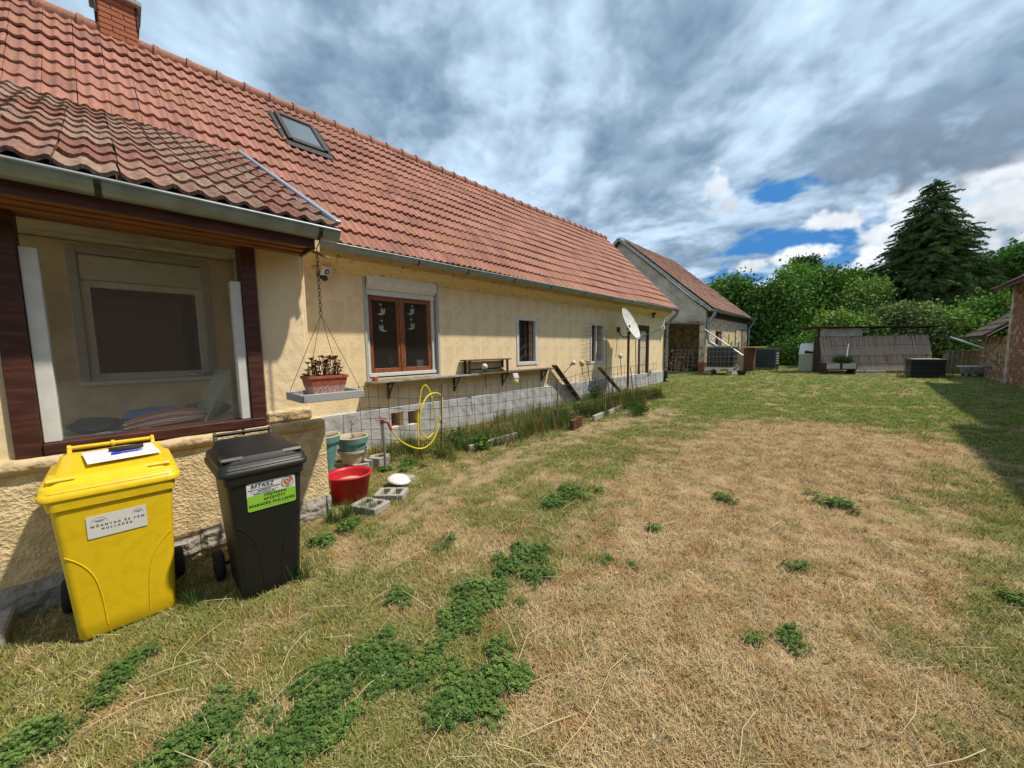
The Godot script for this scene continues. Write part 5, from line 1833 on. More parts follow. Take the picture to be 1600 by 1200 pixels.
func make_pots() -> void:
	# blocks first
	var P := on_ground(556, 735)
	var base := Vector3(-4.62, rise(-1.95), -1.98)
	var hexb := func(label: String, c: Vector3, turn: float):
		var T := thing("concrete_block", label, "concrete block", c)
		var st := newst()
		var out := []
		var inn := []
		for k in 6:
			var a := TAU * k / 6.0 + turn
			out.append(Vector3(cos(a) * 0.15, 0, -sin(a) * 0.15))
			inn.append(Vector3(cos(a) * 0.075, 0, -sin(a) * 0.075))
		var U := Vector3(0, 0.11, 0)
		for k in 6:
			var j := (k + 1) % 6
			quad(st, c + out[k], c + out[j], c + out[j] + U, c + out[k] + U)
			quad(st, c + inn[j], c + inn[k], c + inn[k] + U, c + inn[j] + U)
			quad(st, c + out[k] + U, c + out[j] + U, c + inn[j] + U, c + inn[k] + U)
			quad(st, c + out[j], c + out[k], c + inn[k], c + inn[j])
		part(st, "block", M.concrete, T)
	hexb.call("hexagonal concrete block under the front of the beige pot", base + Vector3(0.02, 0, -0.02), 0.2)
	hexb.call("hexagonal concrete block in the grass beside the beige pot", base + Vector3(-0.05, 0, -0.32), 0.5)
	hexb.call("hexagonal concrete block under the back of the beige pot", base + Vector3(-0.20, 0, 0.13), 0.9)
	var pc := base + Vector3(-0.07, 0.111, 0.03)
	pot("bowl_pot", "beige plastic pot standing on hexagonal concrete blocks", pc, [[0.0, 0.0], [0.13, 0.0], [0.165, 0.13], [0.185, 0.14], [0.187, 0.17], [0.178, 0.17], [0.16, 0.12], [0.12, 0.02], [0.0, 0.02]], M.beige, 0.06, M.soil)
	var tc := pc + Vector3(0, 0.085, 0)
	var tp := pot("flower_pot", "teal flower pot with a bare stalk stacked in the beige pot", tc, [[0.0, 0.0], [0.135, 0.0], [0.165, 0.165], [0.185, 0.168], [0.195, 0.245], [0.188, 0.248], [0.178, 0.24], [0.15, 0.06], [0.0, 0.05]], M.teal, 0.17, M.soil)
	var rst := newst()
	lathe(rst, tc, [[0.1955, 0.242], [0.196, 0.25], [0.184, 0.252], [0.178, 0.243], [0.165, 0.175]], 30)
	part(rst, "lip", M.beige, tp)
	rng.seed = 71
	var stalk := thing("dry_stalk", "bare dry stalk standing in the teal flower pot", "plant", tc + Vector3(0, 0.17, 0))
	var st := newst()
	tube(st, [tc + Vector3(0, 0.165, 0), tc + Vector3(0.01, 0.33, 0.005), tc + Vector3(0.0, 0.47, 0.0)], [0.006, 0.004, 0.002], 6)
	part(st, "stem", M.dry_plant, stalk)
	st = newst()
	for k in 14:
		var p := tc + Vector3(0.004, 0.20 + k * 0.018, 0.002)
		var a := rng.randf() * TAU
		var d := Vector3(cos(a), rng.randf_range(-0.6, 0.4), sin(a))
		tri(st, p, p + d * 0.02 + Vector3(0, 0.01, 0), p + d * 0.034)
		tri(st, p, p + d * 0.034, p + d * 0.02 - Vector3(0, 0.01, 0))
	part(st, "leaf", M.dry_plant, stalk)
	var sc := Vector3(-4.56, rise(-1.6) + 0.13, -1.56)
	var sb := newst()
	bx(sb, Vector3(-4.56, rise(-1.6) + 0.06, -1.56), Vector3(0.28, 0.14, 0.24), Basis(Vector3.UP, 0.3), 0.01)
	single(sb, "brick_slab", M.old_brick, "old brick under the tall teal pot by the porch corner", "brick")
	var tall := pot("flower_pot", "tall teal flower pot half hidden behind the porch corner", sc, [[0.0, 0.0], [0.09, 0.0], [0.155, 0.34], [0.175, 0.345], [0.185, 0.42], [0.178, 0.424], [0.168, 0.41], [0.14, 0.3], [0.0, 0.28]], M.teal, 0.36, M.soil)
	rst = newst()
	lathe(rst, sc, [[0.1855, 0.416], [0.186, 0.424], [0.174, 0.426], [0.168, 0.418], [0.155, 0.35]], 30)
	part(rst, "lip", M.beige, tall)
	# red tub with sand, on paving grid stones
	var gc := Vector3(-3.54, rise(-1.55), -1.57)
	for q in [["paving_stone", "grey lattice paving stone in the grass in front of the red tub", Vector3(0.14, 0, 0.02), 0.4], ["paving_stone", "grey lattice paving stone under the edge of the red tub", Vector3(0.02, 0, -0.27), 0.75]]:
		var c: Vector3 = gc + q[2] + Vector3(0, -0.01, 0)
		var T := thing(q[0], q[1], "paving stone", c)
		st = newst()
		var b := Basis(Vector3.UP, q[3])
		for s in [-1, 0, 1]:
			bx(st, c + b * Vector3(s * 0.13, 0.035, 0), Vector3(0.05, 0.07, 0.22), b, 0.008)
		for s in [-1, 1]:
			for t in [-1, 1]:
				bx(st, c + b * Vector3(s * 0.065, 0.0352, t * 0.095), Vector3(0.081, 0.07, 0.035), b, 0.008)
		part(st, "lattice", M.concrete, T)
	var rc := Vector3(-3.80, rise(-1.55) + 0.0, -1.53)
	var R := thing("tub", "red plastic tub holding dry sand beside the porch corner", "tub", rc)
	st = newst()
	lathe(st, rc, [[0.0, 0.0], [0.155, 0.0], [0.165, 0.012], [0.205, 0.26], [0.222, 0.265], [0.224, 0.278], [0.205, 0.28], [0.193, 0.25], [0.155, 0.02], [0.0, 0.015]], 36)
	part(st, "body", M.red_plastic, R)
	st = newst()
	lathe(st, rc, [[0.2245, 0.262], [0.230, 0.266], [0.230, 0.276], [0.2245, 0.28]], 36)
	part(st, "rolled_rim", M.red_plastic, R)
	st = newst()
	lathe(st, rc, [[0.0, 0.02], [0.16, 0.06], [0.178, 0.175], [0.12, 0.20], [0.05, 0.225], [0.0, 0.23]], 26)
	part(st, "sand", M.sand, R)
	# standpipe with red tap
	var sp := on_ground(603, 735)
	sp.y = rise(sp.z)
	var th := on_z(599, 660, sp.z).y - sp.y
	var S := thing("standpipe", "grey standpipe with a red tap in front of the fence", "water tap", sp)
	st = newst()
	tube(st, [sp - Vector3(0, 0.05, 0), sp + Vector3(-0.006, th * 0.5, 0.004), sp + Vector3(-0.015, th, 0.01)], 0.017, 10)
	part(st, "pipe", M.pipe, S)
	var tt := sp + Vector3(-0.015, th, 0.01)
	st = newst()
	tube(st, [tt + Vector3(0, -0.02, 0), tt + Vector3(0, 0.025, 0)], 0.022, 10)
	tube(st, [tt + Vector3(0, 0.0, 0), tt + Vector3(0.02, 0.0, -0.05), tt + Vector3(0.028, -0.03, -0.07)], 0.014, 8)
	part(st, "tap", M.rust, S)
	st = newst()
	box(st, tt + Vector3(-0.014, 0.03, -0.045), tt + Vector3(0.014, 0.042, 0.055), 0.005)
	tube(st, [tt + Vector3(0.028, -0.03, -0.07), tt + Vector3(0.04, -0.11, -0.10)], 0.019, 10)
	part(st, "tap_lever", M.red_metal, S)
	# yellow hose, looped over the fence
	var pts := []
	var wp := [tt + Vector3(0.04, -0.11, -0.10)]
	for q in [[625, 688, -4.32], [640, 697, -4.3], [655, 701, -4.28], [668, 697, -4.26], [680, 682, -4.25], [688, 655, -4.27], [691, 630, -4.30], [689, 618, -4.33], [680, 614, -4.34], [668, 619, -4.32], [659, 636, -4.28], [656, 655, -4.27], [656, 670, -4.28], [662, 681, -4.30], [669, 684, -4.32], [677, 675, -4.34], [681, 655, -4.34], [678, 635, -4.33], [672, 612, -4.34], [665, 602, -4.36], [659, 608, -4.38], [656, 625, -4.38], [653, 655, -4.36], [653, 680, -4.34], [654, 695, -4.34]]:
		wp.append(on_x(q[0], q[1], q[2]))
	for i in wp.size() - 1:
		for k in 5:
			var a: Vector3 = wp[maxi(i - 1, 0)]
			var d: Vector3 = wp[mini(i + 2, wp.size() - 1)]
			pts.append((wp[i] as Vector3).cubic_interpolate(wp[i + 1], a, d, k / 5.0))
	pts.append(wp[-1])
	st = newst()
	tube(st, pts, 0.0095, 8)
	var HS := thing("hose", "yellow garden hose looped over the wire fence from the tap", "hose", Vector3(pts[0].x, pts[0].y, pts[0].z))
	part(st, "tube", M.hose, HS)
	st = newst()
	tube(st, [pts[-1], pts[-1] + Vector3(0, -0.05, 0)], 0.013, 8)
	part(st, "nozzle", M.pipe, HS)
	# upturned basin leaning on a slab
	var bc := on_ground(622, 757)
	bc.y = rise(bc.z)
	st = newst()
	bx(st, bc + Vector3(-0.05, 0.028, -0.10), Vector3(0.22, 0.06, 0.16), Basis(Vector3.UP, 0.4), 0.008)
	single(st, "concrete_slab", M.concrete, "small concrete slab under the upturned white basin", "concrete slab")
	st = newst()
	var tb := Basis(Vector3(0, 0, 1), -0.16) * Basis(Vector3(1, 0, 0), -0.12)
	lathe(st, bc + Vector3(0.0, 0.045, -0.01), [[0.130, 0.0], [0.134, 0.006], [0.118, 0.022], [0.085, 0.050], [0.06, 0.056], [0.0, 0.056]], 30, tb)
	lathe(st, bc + Vector3(0.0, 0.045, -0.01), [[0.126, 0.003], [0.11, 0.018], [0.08, 0.046], [0.0, 0.05]], 30, tb)
	single(st, "basin", M.enamel, "white basin lying upside down in the grass by the standpipe", "basin")

func make_fence() -> void:
	var B := [on_ground(566, 708), on_ground(690, 709), on_ground(870, 667), on_ground(946, 645), on_ground(1025, 624)]
	var F := thing("wire_fence", "rusty square wire mesh fence round the bed below the windows", "fence", Vector3((B[0] as Vector3).x, 0.03, (B[0] as Vector3).z))
	var hts := [1.02, 1.0, 0.92, 1.02, 1.0]
	for i in 4:
		var a: Vector3 = B[i]
		var e: Vector3 = B[i + 1]
		a.y = rise(a.z); e.y = rise(e.z)
		var n := int(a.distance_to(e) / 0.15)
		var st := newst()
		rng.seed = 80 + i
		var sag := func(t: float, y: float): return Vector3(0.02 * sin(t * 5.0 + y * 4.0 + i), 0.012 * sin(t * 7.0 + i * 2.0), 0)
		for k in n + 1:
			var t := float(k) / n
			var p := a.lerp(e, t)
			var h := lerpf(hts[i], hts[i + 1], t) + (rng.randf_range(-0.01, 0.03) if k > 0 and k < n else 0.0)
			var line := []
			for q in 5:
				line.append(p + Vector3(0, h * q / 4.0, 0) + sag.call(t, q / 4.0))
			tube(st, line, 0.0036, 4, false, false)
		for r in 7:
			var line := []
			for k in 13:
				var t := k / 12.0
				var h := lerpf(hts[i], hts[i + 1], t) * (0.04 + 0.94 * r / 6.0)
				line.append(a.lerp(e, t) + Vector3(0, h, 0) + sag.call(t, r / 6.0))
			tube(st, line, 0.0036, 4, false, false)
		part(st, "mesh_panel", M.wire, F).set_meta("kind", "stuff")
	for q in [[690, 713, 690, 600, 0.008, "iron"], [870, 668, 872, 594, 0.016, "wood"], [946, 650, 944, 592, 0.014, "wood"], [953, 640, 951, 600, 0.012, "wood"], [992, 637, 985, 574, 0.014, "wood"], [947, 640, 947, 515, 0.008, "iron"]]:
		var g := on_ground(q[0], q[1])
		var top := on_z(q[2], q[3], g.z)
		var st := newst()
		tube(st, [g - Vector3(0, 0.05, 0), g.lerp(top, 0.5) + Vector3(0.004, 0, 0.003), top], [q[4] * 1.1, q[4], q[4] * 0.9], 7)
		part(st, "stake", M.stake_wood if q[5] == "wood" else M.rust, F)
	# second, taller piece of mesh against the far window
	var st3 := newst()
	var c0 := on_x(916, 512, WALL + 0.12)
	var c1 := on_x(924, 560, WALL + 0.12)
	for k in 5:
		bar(st3, Vector3(c0.x, c0.y, c0.z - k * 0.08), Vector3(c0.x, 0.75, c0.z - k * 0.08), 0.005, 0.005, 0.001)
	for k in 14:
		bar(st3, Vector3(c0.x, 0.8 + k * 0.11, c0.z), Vector3(c0.x, 0.8 + k * 0.11, c0.z - 0.32), 0.005, 0.005, 0.001)
	var TR := thing("wire_trellis", "narrow wire trellis leaning on the wall beside the split window", "trellis", Vector3(c0.x, 0.75, c0.z - 0.16))
	var tr := part(st3, "mesh_panel", M.wire, TR)
	tr.set_meta("kind", "stuff")
	for k in 2:
		var st4 := newst()
		bar(st4, Vector3(c0.x, 0.1, c0.z - k * 0.32), Vector3(c0.x, 0.76, c0.z - k * 0.32), 0.012, 0.012)
		part(st4, "stake", M.rust, TR)
	# lamps pushed into the mesh
	stake_light("white ball light on a black stake against the shelf below the bench", on_x(757, 573, WALL + 0.26), on_x(760, 609, WALL + 0.26), 0.065, M.globe)
	stake_light("ball light on a stake leaning out from the sloping board", on_x(896, 567, -4.9), on_x(880, 584, -5.1), 0.06, M.globe)
	stake_light("yellow ball light on a black stake beside a white cup light", on_x(909, 567, -4.12), on_x(910, 588, -4.12), 0.058, M.globe_yellow)
	stake_light("white cup light on a long stake beside a yellow ball light", on_x(918, 566, -4.1), on_x(922, 602, -4.1), 0.05, M.white, "cup")
	stake_light("white ball light on a stake near the satellite dish", on_x(969, 556, -4.2), on_x(971, 588, -4.2), 0.052, M.globe)
	# solar spotlight hooked on the mesh
	var sc := on_x(806, 592, -4.12)
	var SS := thing("solar_spotlight", "small black solar spotlight hooked on the wire mesh", "garden light", sc)
	var ss := newst()
	var sb := Basis(Vector3.UP, PI / 2 - 0.4) * Basis(Vector3.RIGHT, -0.6)
	bx(ss, sc + Vector3(0, 0.05, 0), Vector3(0.09, 0.10, 0.02), sb, 0.006)
	part(ss, "panel_frame", M.white_old, SS)
	card("solar_cell", M.tank, SS, sc + Vector3(0, 0.05, 0) + sb.z * 0.0105, 0.07, 0.08, 0.004, sb, 0.002)
	ss = newst()
	lathe(ss, sc + Vector3(-0.01, -0.05, 0), [[0.0, -0.05], [0.045, -0.045], [0.055, 0.03], [0.03, 0.06], [0.0, 0.06]], 14)
	part(ss, "lamp_head", M.globe_yellow, SS)
	ss = newst()
	tube(ss, [sc + Vector3(-0.01, 0.0, 0), sc + Vector3(-0.005, 0.04, 0)], 0.012, 6)
	part(ss, "hinge", M.plastic_black, SS)
	# sloping boards
	var st5 := newst()
	bar(st5, on_x(866, 571, WALL + 0.12), on_x(906, 626, WALL + 0.12), 0.16, 0.03)
	single(st5, "sloping_board", M.dark_wood, "dark board sloping down from the end of the wall shelf", "board")
	st5 = newst()
	bar(st5, on_x(936, 574, -5.35), on_x(978, 622, -5.25), 0.14, 0.03)
	single(st5, "sloping_board", M.old_wood, "weathered board sloping into the weeds before the dish pole", "board")
	# bed edging: separate stones and boards
	rng.seed = 91
	for q in [[733, 706, 808, 684, 0.11, "s", "long pale concrete edging stone at the near end of the bed"], [893, 672, 907, 664, 0.17, "w", "short upright brown log edging in the bed"], [927, 658, 943, 651, 0.12, "s", "short pale edging stone in the middle of the bed"], [950, 648, 982, 632, 0.10, "s", "pale edging stone below the leafy plant"], [984, 630, 1000, 622, 0.12, "b", "reddish brick edging beside the dish pole"]]:
		var a := on_ground(q[0], q[1])
		var e := on_ground(q[2], q[3])
		var s := newst()
		var n: int = 4 if q[5] == "w" else 1
		var T := thing("bed_edging", q[6], "edging", a.lerp(e, 0.5))
		for k in n:
			var s1 := newst()
			if q[5] == "w":
				var p := a.lerp(e, (k + 0.5) / n)
				tube(s1, [p - Vector3(0, 0.05, 0), p + Vector3(0, q[4] + rng.randf_range(-0.01, 0.01), 0)], a.distance_to(e) / n * 0.48, 10)
				part(s1, "log", M.rust, T)
			else:
				bar(s1, a + Vector3(0, q[4] * 0.5 - 0.01, 0), e + Vector3(0, q[4] * 0.5 - 0.01, 0), 0.06, q[4], 0.01)
				part(s1, "stone", M.concrete if q[5] == "s" else M.old_brick, T)

func make_dish() -> void:
	var g := Vector3(-5.05, rise(-10.5), 0)
	g = on_x(981, 603, -5.2)
	g.y = rise(g.z)
	var D := thing("satellite_dish", "pale grey satellite dish on a brown iron pole by the wall", "satellite dish", g)
	var st := newst()
	var top := on_z(978, 518, g.z)
	tube(st, [g - Vector3(0, 0.05, 0), Vector3(g.x, top.y, g.z)], 0.038, 12)
	part(st, "pole", M.rust, D)
	st = newst()
	sphere(st, g + Vector3(0, 0.03, 0), 0.14, 12)
	part(st, "footing", M.old_brick, D)
	# the dish: an offset bowl looking past the house end towards the yard
	var c := on_x(985.5, 506, g.x + 0.24)
	var k := (c - EYE).length()
	var n := Vector3(0.90, 0.42, -0.12).normalized()
	var side := n.cross(Vector3.UP).normalized()
	var up := side.cross(n).normalized()
	var b := Basis(side, n, -up)
	st = newst()
	var prof := []
	for i in 9:
		var r := i / 8.0
		prof.append([0.50 * r, 0.10 * r * r])
	lathe(st, c - n * 0.08, prof, 36, b)
	var prof2 := []
	for i in 9:
		var r := 1.0 - i / 8.0
		prof2.append([0.505 * r, 0.10 * r * r - 0.012])
	lathe(st, c - n * 0.08, prof2, 36, b)
	tube(st, range(37).map(func(q): return c + n * 0.018 + (side * cos(TAU * q / 36.0) + up * sin(TAU * q / 36.0)) * 0.503), 0.009, 6, false)
	part(st, "reflector", M.dish, D)
	st = newst()
	bar(st, c - n * 0.07 + up * -0.05, Vector3(g.x, c.y - 0.05, g.z), 0.06, 0.08)
	bar(st, Vector3(g.x, c.y - 0.15, g.z), Vector3(g.x, c.y + 0.05, g.z), 0.10, 0.10)
	part(st, "mount", M.iron, D)
	st = newst()
	var low := c - up * 0.47 - n * 0.0
	var lnb := on_z(1036, 513, c.z - 0.15)
	lnb = c + (lnb - c).limit_length(0.98)
	tube(st, [low, lnb], 0.013, 8)
	part(st, "arm", M.mesh_metal, D)
	st = newst()
	tube(st, [lnb + (c - lnb).normalized() * 0.07, lnb - (c - lnb).normalized() * 0.05], [0.034, 0.03], 12)
	bx(st, lnb + Vector3(0, 0.045, 0), Vector3(0.10, 0.04, 0.06), Basis(), 0.008)
	part(st, "receiver", M.white_old, D)
	# thin rod beside it
	st = newst()
	var r0 := on_x(994, 605, -5.05)
	var r1 := on_x(993, 532, -5.05)
	tube(st, [Vector3(r0.x, rise(r0.z) - 0.03, r0.z), r1], 0.012, 7)
	single(st, "iron_rod", M.rust, "thin rusty iron rod standing below the satellite dish", "rod")
	# curved black bracket behind the dish
	var q0 := on_x(964, 516, WALL + 0.03)
	var cb := newst()
	var CB := thing("lamp_bracket", "curved black iron bracket on the wall beside the dish", "bracket", Vector3(WALL, q0.y, q0.z))
	var pts := []
	for i in 11:
		var a := PI * i / 10.0
		pts.append(Vector3(WALL + 0.05 + 0.17 * (1.0 - cos(a)) * 0.9, q0.y - 0.22 * sin(a), q0.z - 0.1 - 0.02 * i))
	tube(cb, pts, 0.02, 8)
	part(cb, "arm", M.iron, CB)
	cb = newst()
	box(cb, Vector3(WALL + 0.002, q0.y - 0.05, q0.z - 0.16), Vector3(WALL + 0.06, q0.y + 0.10, q0.z - 0.04), 0.008)
	part(cb, "wall_plate", M.iron, CB)
	# white bird-bath like dish on the fence
	var sd := on_x(1017, 584, -4.3)
	cb = newst()
	lathe(cb, sd, [[0.0, 0.0], [0.07, 0.01], [0.13, 0.05], [0.125, 0.055], [0.06, 0.018], [0.0, 0.01]], 20, Basis(Vector3(0, 0, 1), 0.9) * Basis(Vector3(1, 0, 0), 0.5))
	single(cb, "bowl", M.bright_metal, "shiny metal bowl hung on the far end of the wire fence", "bowl")

# ---------------------------------------------------------------- the barn and what stands by it
const BZ := -19.5      # barn gable
const BX := -5.5       # barn side wall
const BE := Vector2(-5.22, 3.30)
const BR := Vector2(-10.0, 7.55)
const BEND := -28.4

func make_barn() -> void:
	var B := thing("barn", "old grey plastered barn with tiled roof and open front bay", "barn", Vector3(-8.5, 0.27, -24))
	var gy := 0.15
	var st := newst()
	# gable above the open bay, one pillar at the corner, wall beyond
	prism_z(st, [Vector2(BX, 2.78), Vector2(BX, 3.28), Vector2(-10.0, 7.35), Vector2(-14.5, 3.28), Vector2(-14.5, gy), Vector2(-9.6, gy), Vector2(-9.6, 2.78)], BZ, BZ - 0.35)
	part(st, "gable_wall", M.barn, B)
	st = newst()
	box(st, Vector3(-5.78, 0.75, BZ - 0.4), Vector3(BX, 2.779, BZ + 0.01), 0.015)
	part(st, "corner_pillar", M.barn_side, B)
	# worn brick foot of the pillar, laid brick by brick
	rng.seed = 111
	var bm := newst()
	bx(bm, Vector3.ZERO, Vector3(0.26, 0.07, 0.125), Basis(), 0.008)
	bm.generate_normals()
	var brick := bm.commit()
	for k in 8:
		for q in 3:
			var o := MeshInstance3D.new()
			o.name = "brick"
			o.mesh = brick
			o.material_override = M.old_brick
			o.transform = Transform3D(Basis(Vector3.UP, rng.randf_range(-0.05, 0.05)), Vector3(-5.64 + rng.randf_range(-0.02, 0.03), 0.24 + k * 0.074, BZ + 0.0 - q * 0.13) - B.position)
			B.add_child(o, true)
	# dentil row under the gable's edge: small bricks on end
	st = newst()
	var r0 := Vector2(-6.35, 3.55)
	var r1 := Vector2(-10.0, 6.85)
	var n := 26
	for k in n:
		var p := r0.lerp(r1, float(k) / (n - 1))
		box(st, Vector3(p.x - 0.035, p.y - 0.03, BZ - 0.01), Vector3(p.x + 0.035, p.y + 0.04, BZ + 0.035), 0.005)
	part(st, "dentil_row", M.barn, B).set_meta("kind", "stuff")
	# side wall with a dark window
	st = newst()
	wall_x(st, BX, 0.35, BEND, BZ - 0.40, gy, 3.1, [[-22.4, -21.2, 1.55, 2.35]])
	part(st, "side_wall", M.barn_side, B)
	st = newst()
	box(st, Vector3(BX - 0.34, 1.56, -22.39), Vector3(BX - 0.28, 2.34, -21.21))
	var bw := part(st, "window", M.old_wood, B)
	st = newst()
	box(st, Vector3(BX - 0.1, 1.56, -22.36), Vector3(BX - 0.06, 2.33, -21.95))
	part(st, "shutter", M.rust, bw)
	# boarded door and hatch further along
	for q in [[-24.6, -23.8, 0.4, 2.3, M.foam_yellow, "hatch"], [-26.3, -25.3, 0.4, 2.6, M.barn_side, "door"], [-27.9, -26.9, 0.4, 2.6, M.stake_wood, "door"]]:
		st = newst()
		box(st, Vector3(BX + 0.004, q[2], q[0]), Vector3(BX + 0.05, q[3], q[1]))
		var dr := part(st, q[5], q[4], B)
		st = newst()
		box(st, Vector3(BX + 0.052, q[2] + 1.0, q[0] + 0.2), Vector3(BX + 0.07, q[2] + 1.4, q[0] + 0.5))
		part(st, "opening_shade", M.old_wood, dr)  # solid panel whose dark colour stands for the shaded inside
	# inside of the bay
	st = newst()
	box(st, Vector3(-9.6, 0.1, BZ - 4.5), Vector3(-5.8, 0.27, BZ - 0.05))
	box(st, Vector3(-9.7, 0.2, BZ - 4.6), Vector3(-5.8, 3.0, BZ - 4.4))
	box(st, Vector3(-9.75, 0.2, BZ - 4.4), Vector3(-9.6, 3.0, BZ - 0.36))
	box(st, Vector3(-9.6, 2.95, BZ - 4.4), Vector3(-5.85, 3.05, BZ - 0.36))
	part(st, "bay_wall", M.barn_side, B)
	st = newst()
	box(st, Vector3(-5.87, 0.2, BZ - 4.4), Vector3(-5.852, 2.95, BZ - 0.40))
	part(st, "bay_wall", M.clay, B)
	st = newst()
	bar(st, Vector3(-9.6, 2.98, BZ + 0.06), Vector3(-5.55, 2.66, BZ + 0.06), 0.14, 0.09)
	part(st, "lintel_board", M.stake_wood, B)
	# roof
	st = newst()
	var z0 := BZ + 0.25
	quad(st, Vector3(BE.x, BE.y, z0), Vector3(BE.x, BE.y, BEND - 0.3), Vector3(BR.x, BR.y, BEND - 0.3), Vector3(BR.x, BR.y, z0))
	quad(st, Vector3(-14.8, BE.y, BEND - 0.3), Vector3(-14.8, BE.y, z0), Vector3(BR.x, BR.y, z0), Vector3(BR.x, BR.y, BEND - 0.3))
	var d := (BR - BE).normalized()
	var roof := part(st, "roof", M.deck, B)
	for s in [-1, 1]:
		st = newst()
		bar(st, Vector3(BR.x - s * (BR.x - BE.x), BE.y - 0.04, z0 + 0.0), Vector3(BR.x, BR.y - 0.02, z0 + 0.0), 0.05, 0.14)
		part(st, "barge_board", M.tarp, roof)
	rng.seed = 112
	var field := newst()
	for row in 19:
		for col in 31:
			var sag := 0.08 * sin(PI * col / 30.0) * sin(PI * row / 24.0 + 0.4)
			var t := roof_frame(BE, BR, z0 - 0.15 - col * TW, row * 0.335)
			t.origin.y -= sag
			t.basis = t.basis * Basis.from_euler(Vector3(rng.randf_range(-0.02, 0.02), rng.randf_range(-0.02, 0.02), rng.randf_range(-0.03, 0.03)))
			t.origin += t.basis.y * 0.08
			var k := rng.randf_range(0.7, 1.2)
			add_tile(field, t, Color(0.34 * k, 0.155 * k, 0.115 * k).lerp(Color(0.30, 0.24, 0.19), rng.randf() * 0.5), 6)
	part(field, "tile_field", M.old_tile, roof).set_meta("kind", "stuff")
	# rafters' ends, gutter and pipes
	st = newst()
	box(st, Vector3(BX + 0.002, 2.98, BEND), Vector3(BX + 0.05, 3.12, BZ - 0.3))
	for k in 14:
		var z := BZ - 0.3 - k * 0.62
		box(st, Vector3(BX + 0.051, 3.10, z - 0.05), Vector3(BX + 0.26, 3.19, z + 0.05))
	part(st, "rafter_ends", M.dark_wood, B).set_meta("kind", "stuff")
	gutter(B, Vector3(BE.x + 0.07, 3.30, 0), 0.08, BZ + 0.25, BEND - 0.4, [-20, -22, -24, -26, -28])
	st = newst()
	tube(st, [Vector3(-5.16, 3.24, BZ - 0.1), Vector3(-5.16, 3.08, BZ - 0.1), Vector3(-5.36, 2.78, BZ - 0.1), Vector3(-5.42, 2.6, BZ - 0.1), Vector3(-5.42, 1.95, BZ - 0.1), Vector3(-5.34, 1.75, BZ - 0.1), Vector3(-4.95, 1.52, BZ - 0.05), Vector3(-4.78, 1.47, BZ)], 0.075, 12)
	part(st, "downpipe", M.zinc, B)
	st = newst()
	tube(st, [Vector3(-5.16, 3.24, BEND - 0.2), Vector3(-5.16, 3.1, BEND - 0.2), Vector3(-5.40, 2.7, BEND - 0.2), Vector3(-5.42, 2.5, BEND - 0.2), Vector3(-5.42, 1.1, BEND - 0.2), Vector3(-5.2, 0.9, BEND - 0.2)], 0.055, 10)
	part(st, "downpipe", M.zinc, B)

func wire_cage(label: String, o: Vector3, w: float, h: float, d: float, turn: float, group: String, lean := 0.0, m: Material = null) -> void:
	var C2 := thing("wire_cage", label, "wire cage", o, group)
	var st := newst()
	var b := Basis(Vector3.UP, turn) * Basis(Vector3.RIGHT, lean)
	for k in int(w / 0.17) + 1:
		var x := -w / 2 + w * k / float(int(w / 0.17))
		for z in ([-d / 2, d / 2] if d > 0.05 else [0.0]):
			bar(st, o + b * Vector3(x, 0, z), o + b * Vector3(x, h, z), 0.016, 0.016, 0.002)
	for r in int(h / 0.19) + 1:
		var y := h * r / float(int(h / 0.19))
		for z in ([-d / 2, d / 2] if d > 0.05 else [0.0]):
			bar(st, o + b * Vector3(-w / 2, y, z), o + b * Vector3(w / 2, y, z), 0.016, 0.016, 0.002)
		if d > 0.05:
			for x in [-w / 2, w / 2]:
				bar(st, o + b * Vector3(x, y, -d / 2), o + b * Vector3(x, y, d / 2), 0.016, 0.016, 0.002)
	part(st, "wires", M.mesh_metal if m == null else m, C2).set_meta("kind", "stuff")

